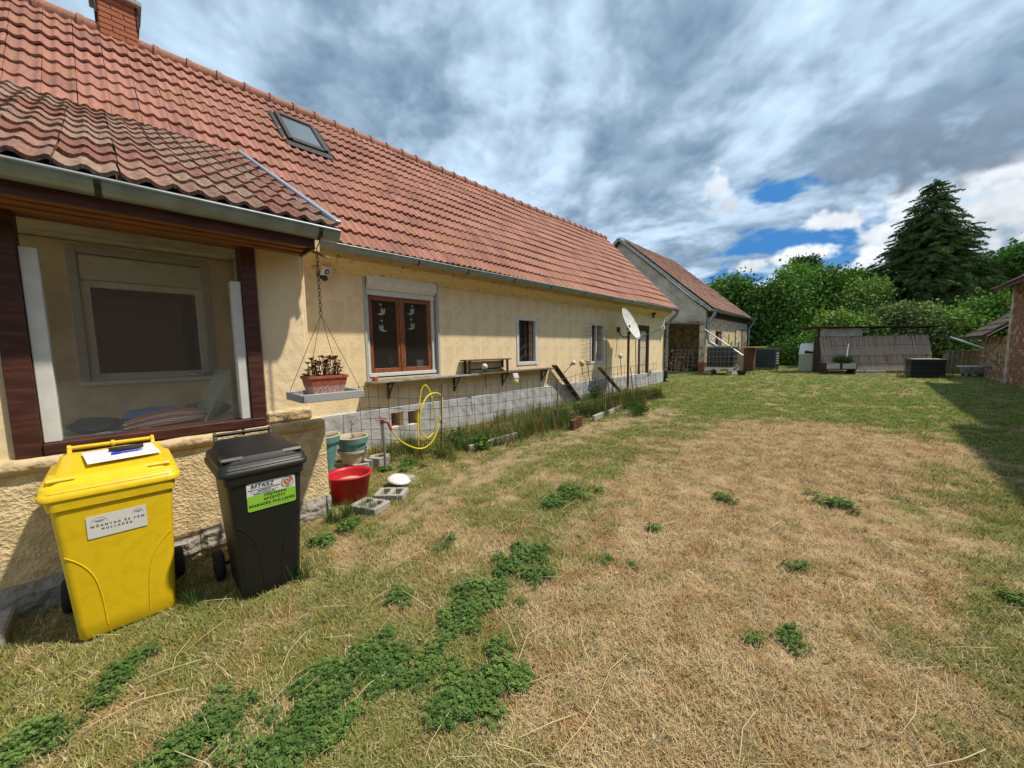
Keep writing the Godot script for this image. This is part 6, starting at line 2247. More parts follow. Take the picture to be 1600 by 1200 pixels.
func make_barn_things() -> void:
	var gy := 0.27
	# split logs stacked in the bay, each its own
	rng.seed = 121
	var lm := newst()
	tube(lm, [Vector3(0, 0, 0.24), Vector3(0, 0, -0.24)], [1.0, 0.93], 8)
	lm.generate_normals()
	var log_mesh := lm.commit()
	var WP := thing("log_pile", "stack of split firewood inside the open barn bay", "firewood", Vector3(-7.2, gy, BZ - 0.9))
	for k in 70:
		var layer := k / 9
		var r := rng.randf_range(0.07, 0.115)
		var x := -8.1 + (k % 9) * 0.2 + rng.randf_range(-0.03, 0.03)
		if layer > 4 and x > -7.3: continue
		var o := MeshInstance3D.new()
		o.name = "log"
		o.mesh = log_mesh
		o.material_override = M.log_end if rng.randf() < 0.35 else M.log
		o.transform = Transform3D(Basis(Vector3.UP, rng.randf_range(-0.12, 0.12)).scaled(Vector3(r, r * rng.randf_range(0.75, 1.1), 1.0)), Vector3(x, gy + 0.09 + layer * 0.165, BZ - 0.85 + rng.randf_range(-0.1, 0.1)) - WP.position)
		WP.add_child(o, true)
	wire_cage("bare tank cage panel leaning in the barn bay before the firewood", Vector3(-6.55, gy, BZ + 0.1), 1.0, 1.15, 0.0, -0.05, "", -0.18)
	# water tank in its cage on blocks
	var t := Vector3(-4.66, gy, -19.15)
	for s in [-1, 1]:
		var st0 := newst()
		bx(st0, t + Vector3(s * 0.42, 0.075, 0.02), Vector3(0.22, 0.17, 0.9), Basis(), 0.01)
		single(st0, "concrete_block", M.concrete, "concrete block carrying the left end of the caged water tank" if s < 0 else "concrete block carrying the right end of the caged water tank", "concrete block", "blocks under the caged tank")
	var K := thing("water_tank", "black water tank in a wire cage on a pallet by the barn", "water tank", t + Vector3(0, 0.16, 0))
	var st := newst()
	loft(st, [rring(t + Vector3(0, 0.33, 0), 1.02, 0.92, 0.08), rring(t + Vector3(0, 0.38, 0), 1.06, 0.96, 0.1), rring(t + Vector3(0, 1.18, 0), 1.06, 0.96, 0.1), rring(t + Vector3(0, 1.24, 0), 0.98, 0.88, 0.1)], true, true, 1)
	part(st, "tank", M.tank, K)
	st = newst()
	for z in [-0.48, 0.0, 0.48]:
		box(st, t + Vector3(-0.56, 0.255, z - 0.06), t + Vector3(0.56, 0.325, z + 0.06))
	for x in [-0.48, 0.0, 0.48]:
		for z in [-0.48, 0.48]:
			box(st, t + Vector3(x - 0.08, 0.161, z - 0.06), t + Vector3(x + 0.08, 0.254, z + 0.06))
	part(st, "pallet", M.white_old, K)
	st = newst()
	for k in 8:
		var x := -0.55 + 1.1 * k / 7.0
		for z in [-0.50, 0.50]:
			bar(st, t + Vector3(x, 0.33, z), t + Vector3(x, 1.27, z), 0.016, 0.016, 0.002)
	for k in 7:
		var z := -0.50 + k / 6.0
		for x in [-0.55, 0.55]:
			bar(st, t + Vector3(x, 0.33, z), t + Vector3(x, 1.27, z), 0.016, 0.016, 0.002)
	for r in 5:
		var y := 0.38 + 0.22 * r
		for z in [-0.505, 0.505]:
			bar(st, t + Vector3(-0.55, y, z), t + Vector3(0.55, y, z), 0.018, 0.018, 0.002)
		for x in [-0.555, 0.555]:
			bar(st, t + Vector3(x, y, -0.50), t + Vector3(x, y, 0.50), 0.018, 0.018, 0.002)
	part(st, "cage", M.mesh_metal, K).set_meta("kind", "stuff")
	# yellow foam boards laid from the tank to the brick stack
	st = newst()
	var ya := on_z(1108, 541, -19.2)
	bar(st, t + Vector3(-0.62, 1.29, 0.2), t + Vector3(0.45, 1.29, 0.15), 0.35, 0.035)
	single(st, "board", M.foam_yellow, "yellow board lying on top of the caged water tank", "board")
	st = newst()
	var q0 := Vector3(-4.6, gy + 1.28, -20.6)
	var q1 := on_z(1188, 543, -21.4)
	bar(st, Vector3(-4.9, q1.y + 0.02, -22.6), Vector3(q1.x, q1.y + 0.02, -21.4), 0.6, 0.06)
	single(st, "foam_board", M.foam_yellow, "long yellow board lying across the stacked bricks behind the tank", "board")
	# brick stacks under it
	for q in [[1157, "a", M.foam_yellow, "upright pale panel standing behind the caged water tank", 0.5, 1.15], [1167, "b", M.old_brick, "stack of old bricks holding up the yellow board", 0.42, 1.2]]:
		var p := on_z(q[0], 578, -21.8)
		p.y = rise(p.z)
		var hgt: float = q1.y - 0.012 - p.y
		if q[1] == "a":
			st = newst()
			bx(st, p + Vector3(0, hgt * 0.5 - 0.02, 0), Vector3(0.62, hgt - 0.04, 0.05), Basis(), 0.006)
			single(st, "panel", mat(0.50, 0.38, 0.22, 0.9), q[3], "panel")
		else:
			var T := thing("brick_stack", q[3], "bricks", p)
			rng.seed = 131
			var rows := int(hgt / 0.075)
			for r in rows:
				for e in 2:
					st = newst()
					var b := Basis(Vector3.UP, rng.randf_range(-0.06, 0.06) + (0.0 if r % 2 == 0 else 0.0))
					bx(st, p + Vector3(0.1, 0.037 + r * hgt / rows, -0.14 + e * 0.28), Vector3(0.42, hgt / rows - 0.006, 0.24), b, 0.008)
					part(st, "brick", M.rust, T)
	# white pole leaning from the barn corner over the tank
	st = newst()
	tube(st, [on_z(1101, 514.5, -19.2), on_z(1161, 555.5, -18.7)], 0.03, 10)
	single(st, "metal_pole", M.bright_metal, "bright metal pole slanting over the caged tank from the barn pillar", "pole")
	st = newst()
	tube(st, [on_z(1150, 568, -18.6), on_ground(1159, 580)], 0.018, 8)
	single(st, "metal_rod", M.bright_metal, "short metal rod leaning above the black trough", "rod")
	st = newst()
	var r0 := on_ground(1194, 577)
	tube(st, [r0, on_z(1179, 547, r0.z - 0.3)], 0.028, 8)
	single(st, "metal_post", M.bright_metal, "pale slanting post propped under the long yellow board", "post")
	# black trough in the grass
	var bt := on_ground(1159, 586)
	bt.y = rise(bt.z)
	st = newst()
	loft(st, [rring(bt, 0.24, 0.22, 0.03), rring(bt + Vector3(0, 0.17, 0), 0.34, 0.30, 0.04), rring(bt + Vector3(0, 0.17, 0), 0.30, 0.26, 0.04), rring(bt + Vector3(0, 0.03, 0), 0.2, 0.18, 0.03)], true, true, -1)
	single(st, "trough", M.rubber, "small black trough standing in the grass by the tank", "trough")
	# second caged tank behind, blue, and a gate frame
	var t2 := on_ground(1190, 578)
	t2.y = rise(t2.z)
	t2 += Vector3(0, 0, -0.9)
	var K2 := thing("water_tank", "blue wrapped tank in a wire cage at the barn's far corner", "water tank", t2)
	st = newst()
	loft(st, [rring(t2 + Vector3(0, 0.08, 0), 1.0, 0.9, 0.08), rring(t2 + Vector3(0, 1.05, 0), 1.0, 0.9, 0.1)], true, true, 1)
	part(st, "tank", M.blue_sheet, K2)
	st = newst()
	for k in 7:
		var x := -0.54 + 1.08 * k / 6.0
		bar(st, t2 + Vector3(x, 0.0, 0.49), t2 + Vector3(x, 1.12, 0.49), 0.016, 0.016, 0.002)
		bar(st, t2 + Vector3(0.54, 0.0, x * 0.9), t2 + Vector3(0.54, 1.12, x * 0.9), 0.016, 0.016, 0.002)
	for r in 6:
		bar(st, t2 + Vector3(-0.54, 0.05 + 0.21 * r, 0.49), t2 + Vector3(0.54, 0.05 + 0.21 * r, 0.49), 0.016, 0.016, 0.002)
		bar(st, t2 + Vector3(0.54, 0.05 + 0.21 * r, -0.49), t2 + Vector3(0.54, 0.05 + 0.21 * r, 0.49), 0.016, 0.016, 0.002)
	part(st, "cage", M.wire, K2).set_meta("kind", "stuff")
	var gf := on_ground(1214, 579)
	gf.y = rise(gf.z)
	var G := thing("gate_frame", "thin rusty pipe frame standing before the dark trees", "frame", gf)
	var gtop := on_z(1217, 546, gf.z).y
	st = newst()
	bar(st, Vector3(gf.x, gf.y, gf.z), Vector3(gf.x, gtop, gf.z), 0.04, 0.04)
	part(st, "post", M.rust, G)
	st = newst()
	bar(st, Vector3(gf.x + 0.03, gtop + 0.02, gf.z), Vector3(gf.x - 1.1, gtop + 0.06, gf.z - 0.3), 0.04, 0.03)
	part(st, "rail", M.mesh_metal, G)
	st = newst()
	for k in 5:
		box(st, Vector3(gf.x - 0.05, gf.y + 0.35 + k * 0.12, gf.z + 0.022), Vector3(gf.x + 0.05, gf.y + 0.41 + k * 0.12, gf.z + 0.05))
	part(st, "insulator", M.white, G)

# ---------------------------------------------------------------- the far end of the yard
func make_far_yard() -> void:
	# reed-clad shed
	var a := Vector3(-1.15, 0.3, -21.35)
	var e := Vector3(2.31, 0.32, -23.3)
	var ax := (e - a).normalized()
	var nz := Vector3(-ax.z, 0, ax.x)          # towards the yard
	if nz.z < 0: nz = -nz
	var S := thing("reed_shed", "low shed clad in brown reed matting at the yard's end", "shed", a.lerp(e, 0.5))
	var len := a.distance_to(e)
	var lean := -nz * 0.55                      # the reed front leans back
	var st := newst()
	var hgt := 1.62
	quad(st, a, e, e + lean + Vector3(0, hgt, 0), a + lean + Vector3(0, hgt, 0))
	quad(st, a - nz * 0.9, a, a + lean + Vector3(0, hgt, 0), a - nz * 0.9 + Vector3(0, hgt, 0))
	quad(st, e, e - nz * 0.9, e - nz * 0.9 + Vector3(0, hgt, 0), e + lean + Vector3(0, hgt, 0))
	quad(st, e - nz * 0.9, a - nz * 0.9, a - nz * 0.9 + Vector3(0, hgt, 0), e - nz * 0.9 + Vector3(0, hgt, 0))
	part(st, "wall", M.dark_wood, S)
	rng.seed = 141
	for band in [[0.08, 0.78, 0.0], [0.76, 1.60, 0.02]]:   # two mats of single reeds
		st = newst()
		var n := 240
		for k in n:
			var t := (k + 0.5) / n
			var w := len / n * 0.9
			var p: Vector3 = a + ax * (t * len + rng.randf_range(-0.004, 0.004)) + nz * (0.012 + band[2] + rng.randf_range(0, 0.01))
			var y0: float = band[0] + rng.randf_range(-0.02, 0.03)
			var y1: float = band[1] + rng.randf_range(-0.03, 0.03)
			bar(st, p + lean * (y0 / hgt) + Vector3(0, y0, 0), p + lean * (y1 / hgt) + Vector3(0, y1, 0) + ax * rng.randf_range(-0.02, 0.02), w, 0.012, 0.003)
		part(st, "reed_mat", M.reed, S).set_meta("kind", "stuff")
	for y in [0.40, 1.20]:
		st = newst()
		tube(st, [a + lean * (y / hgt) + Vector3(0, y, 0) + nz * 0.045, e + lean * (y / hgt) + Vector3(0, y, 0) + nz * 0.045], 0.006, 5)
		part(st, "binding_wire", M.wire, S)
	# tarpaulin strip and roof boards
	st = newst()
	var b0 := a + lean + Vector3(0, hgt, 0)
	var b1 := e + lean + Vector3(0, hgt, 0)
	var up := Vector3(0, 0.34, 0)
	var tq := func(t: float, k: float): return b0.lerp(b1, t) + up * k + nz * (0.05 + 0.03 * sin(t * 40.0) * k)
	for k in 14:
		var t0 := 0.01 + 0.40 * k / 14.0
		var t1 := 0.01 + 0.40 * (k + 1) / 14.0
		quad(st, tq.call(t0, 0.0), tq.call(t1, 0.0), tq.call(t1, 1.0), tq.call(t0, 1.0))
	part(st, "tarpaulin", M.tarp, S)
	for k in 6:
		st = newst()
		var t := -0.04 + 1.1 * k / 5.0
		bar(st, b0.lerp(b1, t) + Vector3(0, 0.38 - 0.012 * k, 0) + nz * 0.25, b0.lerp(b1, t) + Vector3(0, 0.36 - 0.012 * k, 0) - nz * 0.9, 0.08, 0.06)
		part(st, "rafter", M.dark_wood, S)
	for k in 3:
		st = newst()
		bar(st, b0.lerp(b1, -0.10) + Vector3(0, 0.44, 0) + nz * (0.05 - k * 0.5), b0.lerp(b1, 1.16) + Vector3(0, 0.34, 0) + nz * (0.05 - k * 0.5), 0.49, 0.03)
		part(st, "roof_board", M.dark_wood, S)
	for t in [0.0, 0.5, 1.0]:
		st = newst()
		bar(st, b0.lerp(b1, t) + nz * 0.02 - Vector3(0, 0.0, 0), b0.lerp(b1, t) + nz * 0.02 + Vector3(0, 0.36, 0), 0.09, 0.09)
		part(st, "post", M.dark_wood, S)
	for k in 4:   # foot beams
		st = newst()
		bar(st, a.lerp(e, 0.18 + k * 0.2) + nz * 0.10 + Vector3(0, 0.05, 0), a.lerp(e, 0.36 + k * 0.2) + nz * 0.10 + Vector3(0, 0.05, 0), 0.10, 0.13)
		part(st, "foot_beam", [M.concrete, M.plinth, M.stake_wood, M.old_wood][k], S)
	st = newst()
	tube(st, [on_z(1323, 557, -20.9), on_z(1326, 537, -21.3)], 0.014, 6)
	part(st, "tube_light", M.bright_metal, S)
	# planter trough before it
	var pt := on_ground(1308, 584)
	pt.y = rise(pt.z)
	var T := thing("planter_trough", "dark wooden trough with grey panels before the reed shed", "planter", pt)
	var bb := Basis(ax, Vector3.UP, nz)
	st = newst()
	bx(st, pt + Vector3(0, 0.34, 0), Vector3(1.15, 0.30, 0.5), bb, 0.01)
	part(st, "box", M.dark_wood, T)
	for s in [-1, 1]:
		st = newst()
		bx(st, pt + Vector3(0, 0.34, 0) + bb * Vector3(s * 0.29, 0, 0.253), Vector3(0.48, 0.22, 0.012), bb)
		part(st, "panel", M.grey_frame, T)
		st = newst()
		bx(st, pt + Vector3(0, 0.09, 0) + bb * Vector3(s * 0.5, 0, 0), Vector3(0.08, 0.20, 0.45), bb)
		part(st, "foot", M.dark_wood, T)
	bush("potted_herbs", "low green herbs growing in the trough by the reed shed", "plant", pt + bb * Vector3(0.2, 0.49, 0), [[Vector3(0, 0.1, 0), Vector3(0.28, 0.14, 0.2)]], 120, 0.04, Color(0.06, 0.11, 0.035), 301)
	# white tank-like cabin beside the shed
	var w := on_ground(1264, 580) + Vector3(-0.1, 0, -0.15)
	w.y = rise(w.z)
	var W := thing("feed_hopper", "white topped pale green cabinet beside the reed shed", "cabinet", w)
	st = newst()
	loft(st, [rring(w + Vector3(0, 0.0, 0), 0.62, 0.6, 0.04), rring(w + Vector3(0, 0.80, 0), 0.60, 0.57, 0.04)], true, true, 1)
	part(st, "body", mat(0.38, 0.38, 0.26, 0.8), W)
	st = newst()
	loft(st, [rring(w + Vector3(0, 0.802, 0), 0.64, 0.6, 0.04), rring(w + Vector3(0, 1.25, 0), 0.56, 0.54, 0.05), rring(w + Vector3(0, 1.32, 0), 0.44, 0.44, 0.08)], true, true, 1)
	part(st, "top", M.enamel, W)
	st = newst()
	tube(st, [w + Vector3(-0.08, 0.92, 0.31), w + Vector3(0.22, 0.88, 0.31)], [0.07, 0.05], 8)
	part(st, "motor", M.dark, W)
	# black box in the grass
	var db := Vector3(1.80, rise(-20.5), -20.75)
	var DB := thing("compost_box", "black slatted compost box in the grass before the shed", "compost box", db)
	var wdt := 0.86
	for k in 4:
		for side in 4:
			st = newst()
			var bs := Basis(Vector3.UP, PI / 2 * side + 0.12)
			bx(st, db + bs * Vector3(0, 0, wdt * 0.5) + Vector3(0, 0.09 + k * 0.158, 0), Vector3(wdt, 0.145, 0.03), bs, 0.006)
			part(st, "slat", M.tank, DB)
	st = newst()
	bx(st, db + Vector3(0, 0.655, 0), Vector3(wdt + 0.05, 0.03, wdt + 0.05), Basis(Vector3.UP, 0.12), 0.008)
	bx(st, db + Vector3(0, 0.3, 0), Vector3(wdt - 0.08, 0.6, wdt - 0.08), Basis(Vector3.UP, 0.12), 0.008)
	part(st, "lid", M.plastic_black, DB)
	st = newst()
	bx(st, db + Vector3(0, 0.68, 0), Vector3(0.7, 0.02, 0.6), Basis(Vector3.UP, 0.2), 0.004)
	single(st, "sheet", M.tarp, "grey sheet lying on the black compost box", "sheet")
	# board fence and bathtub
	var f0 := on_ground(1473, 585)
	var f1 := on_ground(1541, 584)
	var BF := thing("board_fence", "mossy board fence behind the white bathtub", "fence", f0.lerp(f1, 0.5))
	rng.seed = 151
	for k in 9:
		st = newst()
		var p := f0.lerp(f1, (k + 0.5) / 9.0)
		p.y = rise(p.z)
		var h := 0.92 + rng.randf_range(-0.08, 0.05)
		bx(st, p + Vector3(0, h * 0.5 - 0.02, -0.3), Vector3(f0.distance_to(f1) / 9.0 - 0.015, h, 0.03), Basis(Vector3.UP, -0.4), 0.005)
		part(st, "board", M.moss_board if rng.randf() < 0.6 else M.stake_wood, BF)
	st = newst()
	bar(st, f0 + Vector3(-0.1, 0.9, -0.26), f1 + Vector3(0.1, 0.88, -0.26), 0.06, 0.06)
	part(st, "rail", M.old_wood, BF)
	var tc := Vector3(3.22, rise(-22.0), -21.95)
	var tb := Basis(Vector3.UP, 0.35)
	var BT := thing("bathtub", "white enamel bathtub standing in the grass by the brick building", "bathtub", tc)
	st = newst()
	var TR := func(y, wx, wz, r): return rring(Vector3(0, y, 0), wx, wz, r, 6).map(func(p): return tc + tb * p)
	loft(st, [TR.call(0.05, 0.62, 0.40, 0.15), TR.call(0.12, 0.78, 0.5, 0.2), TR.call(0.35, 0.92, 0.58, 0.24)], true, false, 1)
	part(st, "shell", M.tub_side, BT)
	st = newst()
	loft(st, [TR.call(0.35, 0.92, 0.58, 0.24), TR.call(0.345, 1.02, 0.66, 0.28), TR.call(0.375, 1.02, 0.66, 0.28), TR.call(0.375, 0.90, 0.54, 0.24), TR.call(0.12, 0.7, 0.4, 0.18)], false, true, -1)
	part(st, "rim", M.enamel, BT)
	for sx in [-1, 1]:
		for sz in [-1, 1]:
			st = newst()
			bx(st, tc + tb * Vector3(sx * 0.28, 0.03, sz * 0.16), Vector3(0.06, 0.08, 0.06), tb)
			part(st, "foot", M.iron, BT)
	make_brick_house()

func brick_wall(st: SurfaceTool, a: Vector3, b: Vector3, y1: float, seed_: int, dens: float) -> void:   # proud old bricks scattered over a plastered face from a to b
	var d := (b - a).normalized()
	var n := d.cross(Vector3.UP).normalized()
	var r := RandomNumberGenerator.new()
	r.seed = seed_
	var L := a.distance_to(b)
	var row := 0
	var y := a.y + 0.04
	while y < y1:
		var x := 0.13 if row % 2 else 0.0
		while x < L - 0.13:
			if r.randf() < dens + 0.5 * n_mid.get_noise_2d(x * 1.2, y * 1.2 + seed_):
				bx(st, a + d * (x + 0.125) + Vector3(0, y - a.y + 0.035, 0) + n * 0.004, Vector3(0.245, 0.066, 0.03), Basis(d, Vector3.UP, n if d.cross(Vector3.UP).dot(n) > 0 else n), 0.006)
			x += 0.26
		y += 0.078
		row += 1

func make_brick_house() -> void:
	var gy := 0.2
	var x0 := 3.42
	var T := thing("brick_outbuilding", "old brick outbuilding with lean-to and brown tiled roof", "outbuilding", Vector3(5.2, gy, -15))
	var st := newst()
	box(st, Vector3(x0, gy, -19.3), Vector3(7.0, 3.35, -11.5), 0.01)
	part(st, "wall", M.clay, T)
	st = newst()
	brick_wall(st, Vector3(x0, gy, -11.5), Vector3(x0, gy, -19.3), 3.2, 5, 0.75)
	brick_wall(st, Vector3(x0, gy, -19.3), Vector3(7.0, gy, -19.3), 3.2, 6, 0.75)
	part(st, "brickwork", M.old_brick, T).set_meta("kind", "stuff")
	st = newst()
	bar(st, Vector3(x0 - 0.005, gy, -19.2), Vector3(x0 - 0.005, 3.3, -19.2), 0.24, 0.10, 0.01)
	part(st, "corner_pier", M.barn_side, T)
	# roof with overhang, dark red
	st = newst()
	var e := Vector2(3.05, 3.25)
	var r := Vector2(5.6, 4.9)
	quad(st, Vector3(e.x, e.y, -19.65), Vector3(e.x, e.y, -11.3), Vector3(r.x, r.y, -11.3), Vector3(r.x, r.y, -19.65))
	quad(st, Vector3(r.x, r.y, -19.65), Vector3(r.x, r.y, -11.3), Vector3(8.1, e.y, -11.3), Vector3(8.1, e.y, -19.65))
	quad(st, Vector3(e.x, e.y - 0.1, -19.65), Vector3(r.x, r.y - 0.1, -19.65), Vector3(r.x, r.y, -19.65), Vector3(e.x, e.y, -19.65))
	quad(st, Vector3(e.x, e.y - 0.1, -11.3), Vector3(e.x, e.y - 0.1, -19.65), Vector3(e.x, e.y, -19.65), Vector3(e.x, e.y, -11.3))
	var rf := part(st, "roof", M.red_wood, T)
	var field := newst()
	rng.seed = 161
	for row in 9:
		for col in 28:
			var d := (r - e).normalized()
			var p := e + d * (row * 0.335)
			var t := Transform3D(Basis(Vector3(0, 0, 1), Vector3(-d.y, d.x, 0), Vector3(-d.x, -d.y, 0)), Vector3(p.x, p.y, -19.55 + col * TW))
			t.basis = t.basis * Basis.from_euler(Vector3(rng.randf_range(-0.03, 0.03), 0, rng.randf_range(-0.03, 0.03)))
			var k := rng.randf_range(0.6, 1.1)
			add_tile(field, t, Color(0.20 * k, 0.10 * k, 0.075 * k), 6)
	part(field, "tile_field", M.old_tile, rf).set_meta("kind", "stuff")
	# lean-to beyond
	st = newst()
	box(st, Vector3(3.34, gy, -22.6), Vector3(6.5, 1.75, -19.32), 0.01)
	var lt := part(st, "lean_to", M.clay, T)
	st = newst()
	brick_wall(st, Vector3(3.34, gy, -19.4), Vector3(3.34, gy, -22.6), 1.1, 8, 0.3)
	part(st, "brickwork", M.old_brick, lt).set_meta("kind", "stuff")
	var lst := newst()
	quad(lst, Vector3(3.0, 1.76, -22.9), Vector3(3.0, 1.76, -19.32), Vector3(4.6, 3.1, -19.32), Vector3(4.6, 3.1, -22.9))
	quad(lst, Vector3(3.0, 1.70, -19.32), Vector3(3.0, 1.70, -22.9), Vector3(3.0, 1.76, -22.9), Vector3(3.0, 1.76, -19.32))
	quad(lst, Vector3(3.0, 1.70, -22.9), Vector3(3.0, 1.70, -19.32), Vector3(4.6, 3.02, -19.32), Vector3(4.6, 3.02, -22.9))
	var lr := part(lst, "lean_to_roof", M.dark_wood, T)
	field = newst()
	for row in 6:
		for col in 12:
			var d := (Vector2(4.6, 3.1) - Vector2(3.0, 1.76)).normalized()
			var p := Vector2(3.0, 1.76) + d * (row * 0.335)
			var t := Transform3D(Basis(Vector3(0, 0, 1), Vector3(-d.y, d.x, 0), Vector3(-d.x, -d.y, 0)), Vector3(p.x, p.y, -22.8 + col * TW))
			t.basis = t.basis * Basis.from_euler(Vector3(rng.randf_range(-0.03, 0.03), 0, rng.randf_range(-0.03, 0.03)))
			var k := rng.randf_range(0.6, 1.1)
			add_tile(field, t, Color(0.21 * k, 0.17 * k, 0.135 * k), 6)
	part(field, "tile_field", M.old_tile, lr).set_meta("kind", "stuff")
	st = newst()
	tube(st, [on_z(1485, 527, -23.2), on_z(1540, 544.5, -21.6)], 0.035, 8)
	single(st, "roof_pole", M.bright_metal, "pale pole slanting from the shed roof to the lean-to", "pole")
	# the neighbouring hay barn out of frame, whose shade falls over the lawn's edge
	var N := thing("hay_barn", "tall brick hay barn joined to the brick outbuilding", "barn", Vector3(5.0, 0.1, -6))
	st = newst()
	box(st, Vector3(3.05, -0.1, -11.2), Vector3(7.5, 3.6, 9.0), 0.01)
	part(st, "wall", M.old_brick, N)
	st = newst()
	prism_z(st, [Vector2(2.8, 3.6), Vector2(7.8, 3.6), Vector2(5.3, 5.2)], 9.3, -11.3)
	part(st, "roof", M.rust, N)

# ---------------------------------------------------------------- plants
func leaf_cluster(n: int, size: float, spread: float, narrow := 0.45) -> Mesh:
	var st := newst()
	for i in n:
		var p := Vector3(rng.randfn(), rng.randfn(), rng.randfn()) * spread * 0.5
		var d := (Vector3(rng.randfn(), rng.randfn() * 0.6 - 0.2, rng.randfn())).normalized()
		var s := d.cross(Vector3(rng.randfn(), rng.randfn() + 1.5, rng.randfn())).normalized()
		var l := size * rng.randf_range(0.7, 1.3)
		var fold := d.cross(s) * l * 0.08
		st.set_color(Color(1, 1, 1) * rng.randf_range(0.75, 1.25))
		tri(st, p, p + d * l * 0.5 + s * l * narrow + fold, p + d * l)
		tri(st, p, p + d * l, p + d * l * 0.5 - s * l * narrow + fold)
	st.generate_normals()
	return st.commit()

func crown_mesh(called: String, mesh: Mesh, m: Material, spots: Array, parent: Node3D) -> void:
	var mm := MultiMesh.new()
	mm.transform_format = MultiMesh.TRANSFORM_3D
	mm.use_colors = true
	mm.mesh = mesh
	mm.instance_count = spots.size()
	for i in spots.size():
		mm.set_instance_transform(i, spots[i][0])
		mm.set_instance_color(i, spots[i][1])
	var o := MultiMeshInstance3D.new()
	o.name = called
	o.multimesh = mm
	o.material_override = m
	o.set_meta("kind", "stuff")
	parent.add_child(o, true)

func crown_spots(blobs: Array, n: int, scale: float, col: Color, seed_: int) -> Array:
	var r := RandomNumberGenerator.new()
	r.seed = seed_
	var vol := 0.0
	for b in blobs: vol += b[1].x * b[1].y + b[1].z * b[1].y
	var out := []
	for b in blobs:
		var share: float = (b[1].x * b[1].y + b[1].z * b[1].y) / vol
		var tint := r.randf_range(0.8, 1.25)
		for i in int(n * share):
			var d := Vector3(r.randfn(), r.randfn(), r.randfn()).normalized()
			var rad := pow(r.randf(), 0.38)
			var lump := 1.0 + 0.38 * n_mid.get_noise_3d(d.x * 2.2 + b[0].x, d.y * 2.2 + b[0].y, d.z * 2.2 + seed_)
			var p: Vector3 = b[0] + d * b[1] * rad * lump
			if n_mid.get_noise_3d(p.x * 0.9 + seed_, p.y * 0.9, p.z * 0.9) < -0.14:
				continue
			var k := tint * r.randf_range(0.7, 1.35)
			var c := Color(col.r * k * r.randf_range(0.85, 1.2), col.g * k, col.b * k)
			var s := scale * r.randf_range(0.7, 1.3)
			out.append([Transform3D(Basis.from_euler(Vector3(r.randf() * TAU, r.randf() * TAU, r.randf() * TAU)).scaled(Vector3(s, s, s)), p), c])
	return out

var clusters := {}

func cluster_for(size: float, n := 26) -> Mesh:
	var key := "%.3f_%d" % [size, n]
	if not clusters.has(key):
		rng.seed = 400 + int(size * 1000)
		clusters[key] = leaf_cluster(n, size, size * 3.2)
	return clusters[key]

func tree(called: String, label: String, base: Vector3, blobs: Array, n: int, leaf: float, col: Color, seed_: int, group := "", trunk_r := 0.16) -> void:   # blobs relative to base
	var T := thing(called, label, "tree", base, group)
	var top: Vector3 = Vector3.ZERO
	for b in blobs: top += b[0] / blobs.size()
	var st := newst()
	tube(st, [Vector3(0, -0.2, 0), Vector3(0.05, top.y * 0.4, 0), top], [trunk_r, trunk_r * 0.8, trunk_r * 0.35], 8)
	for b in blobs:
		tube(st, [top * 0.45, (top * 0.5 + b[0] * 0.5) + Vector3(0, 0.1, 0), b[0]], [trunk_r * 0.5, trunk_r * 0.33, trunk_r * 0.12], 6)
	local_part(st, "trunk", M.bark, T)
	crown_mesh("crown", cluster_for(leaf), M.leaf, crown_spots(blobs, n, 1.0, col, seed_), T)

func bush(called: String, label: String, category: String, base: Vector3, blobs: Array, n: int, leaf: float, col: Color, seed_: int, group := "") -> void:
	var T := thing(called, label, category, base, group)
	var st := newst()
	for b in blobs:
		tube(st, [Vector3(b[0].x * 0.3, -0.05, b[0].z * 0.3), b[0]], [0.02, 0.006], 5)
	local_part(st, "stem", M.bark, T)
	crown_mesh("foliage", cluster_for(leaf), M.leaf, crown_spots(blobs, n, 1.0, col, seed_), T)

func base_at(u: float, z: float) -> Vector3:
	var p := on_z(u, 560, z)
	return Vector3(p.x, rise(z), z)

func blob(base: Vector3, u: float, v: float, ru: float, rv: float, dz := 0.0) -> Array:   # a lump of crown seen towards (u, v), at the tree's own distance
	var p := on_z(u, v, base.z + dz)
	var depth := (p - EYE).dot(FRONT)
	var k := depth / FOCAL
	return [p - base, Vector3(ru * k * 0.8, rv * k, ru * k * 0.8)]

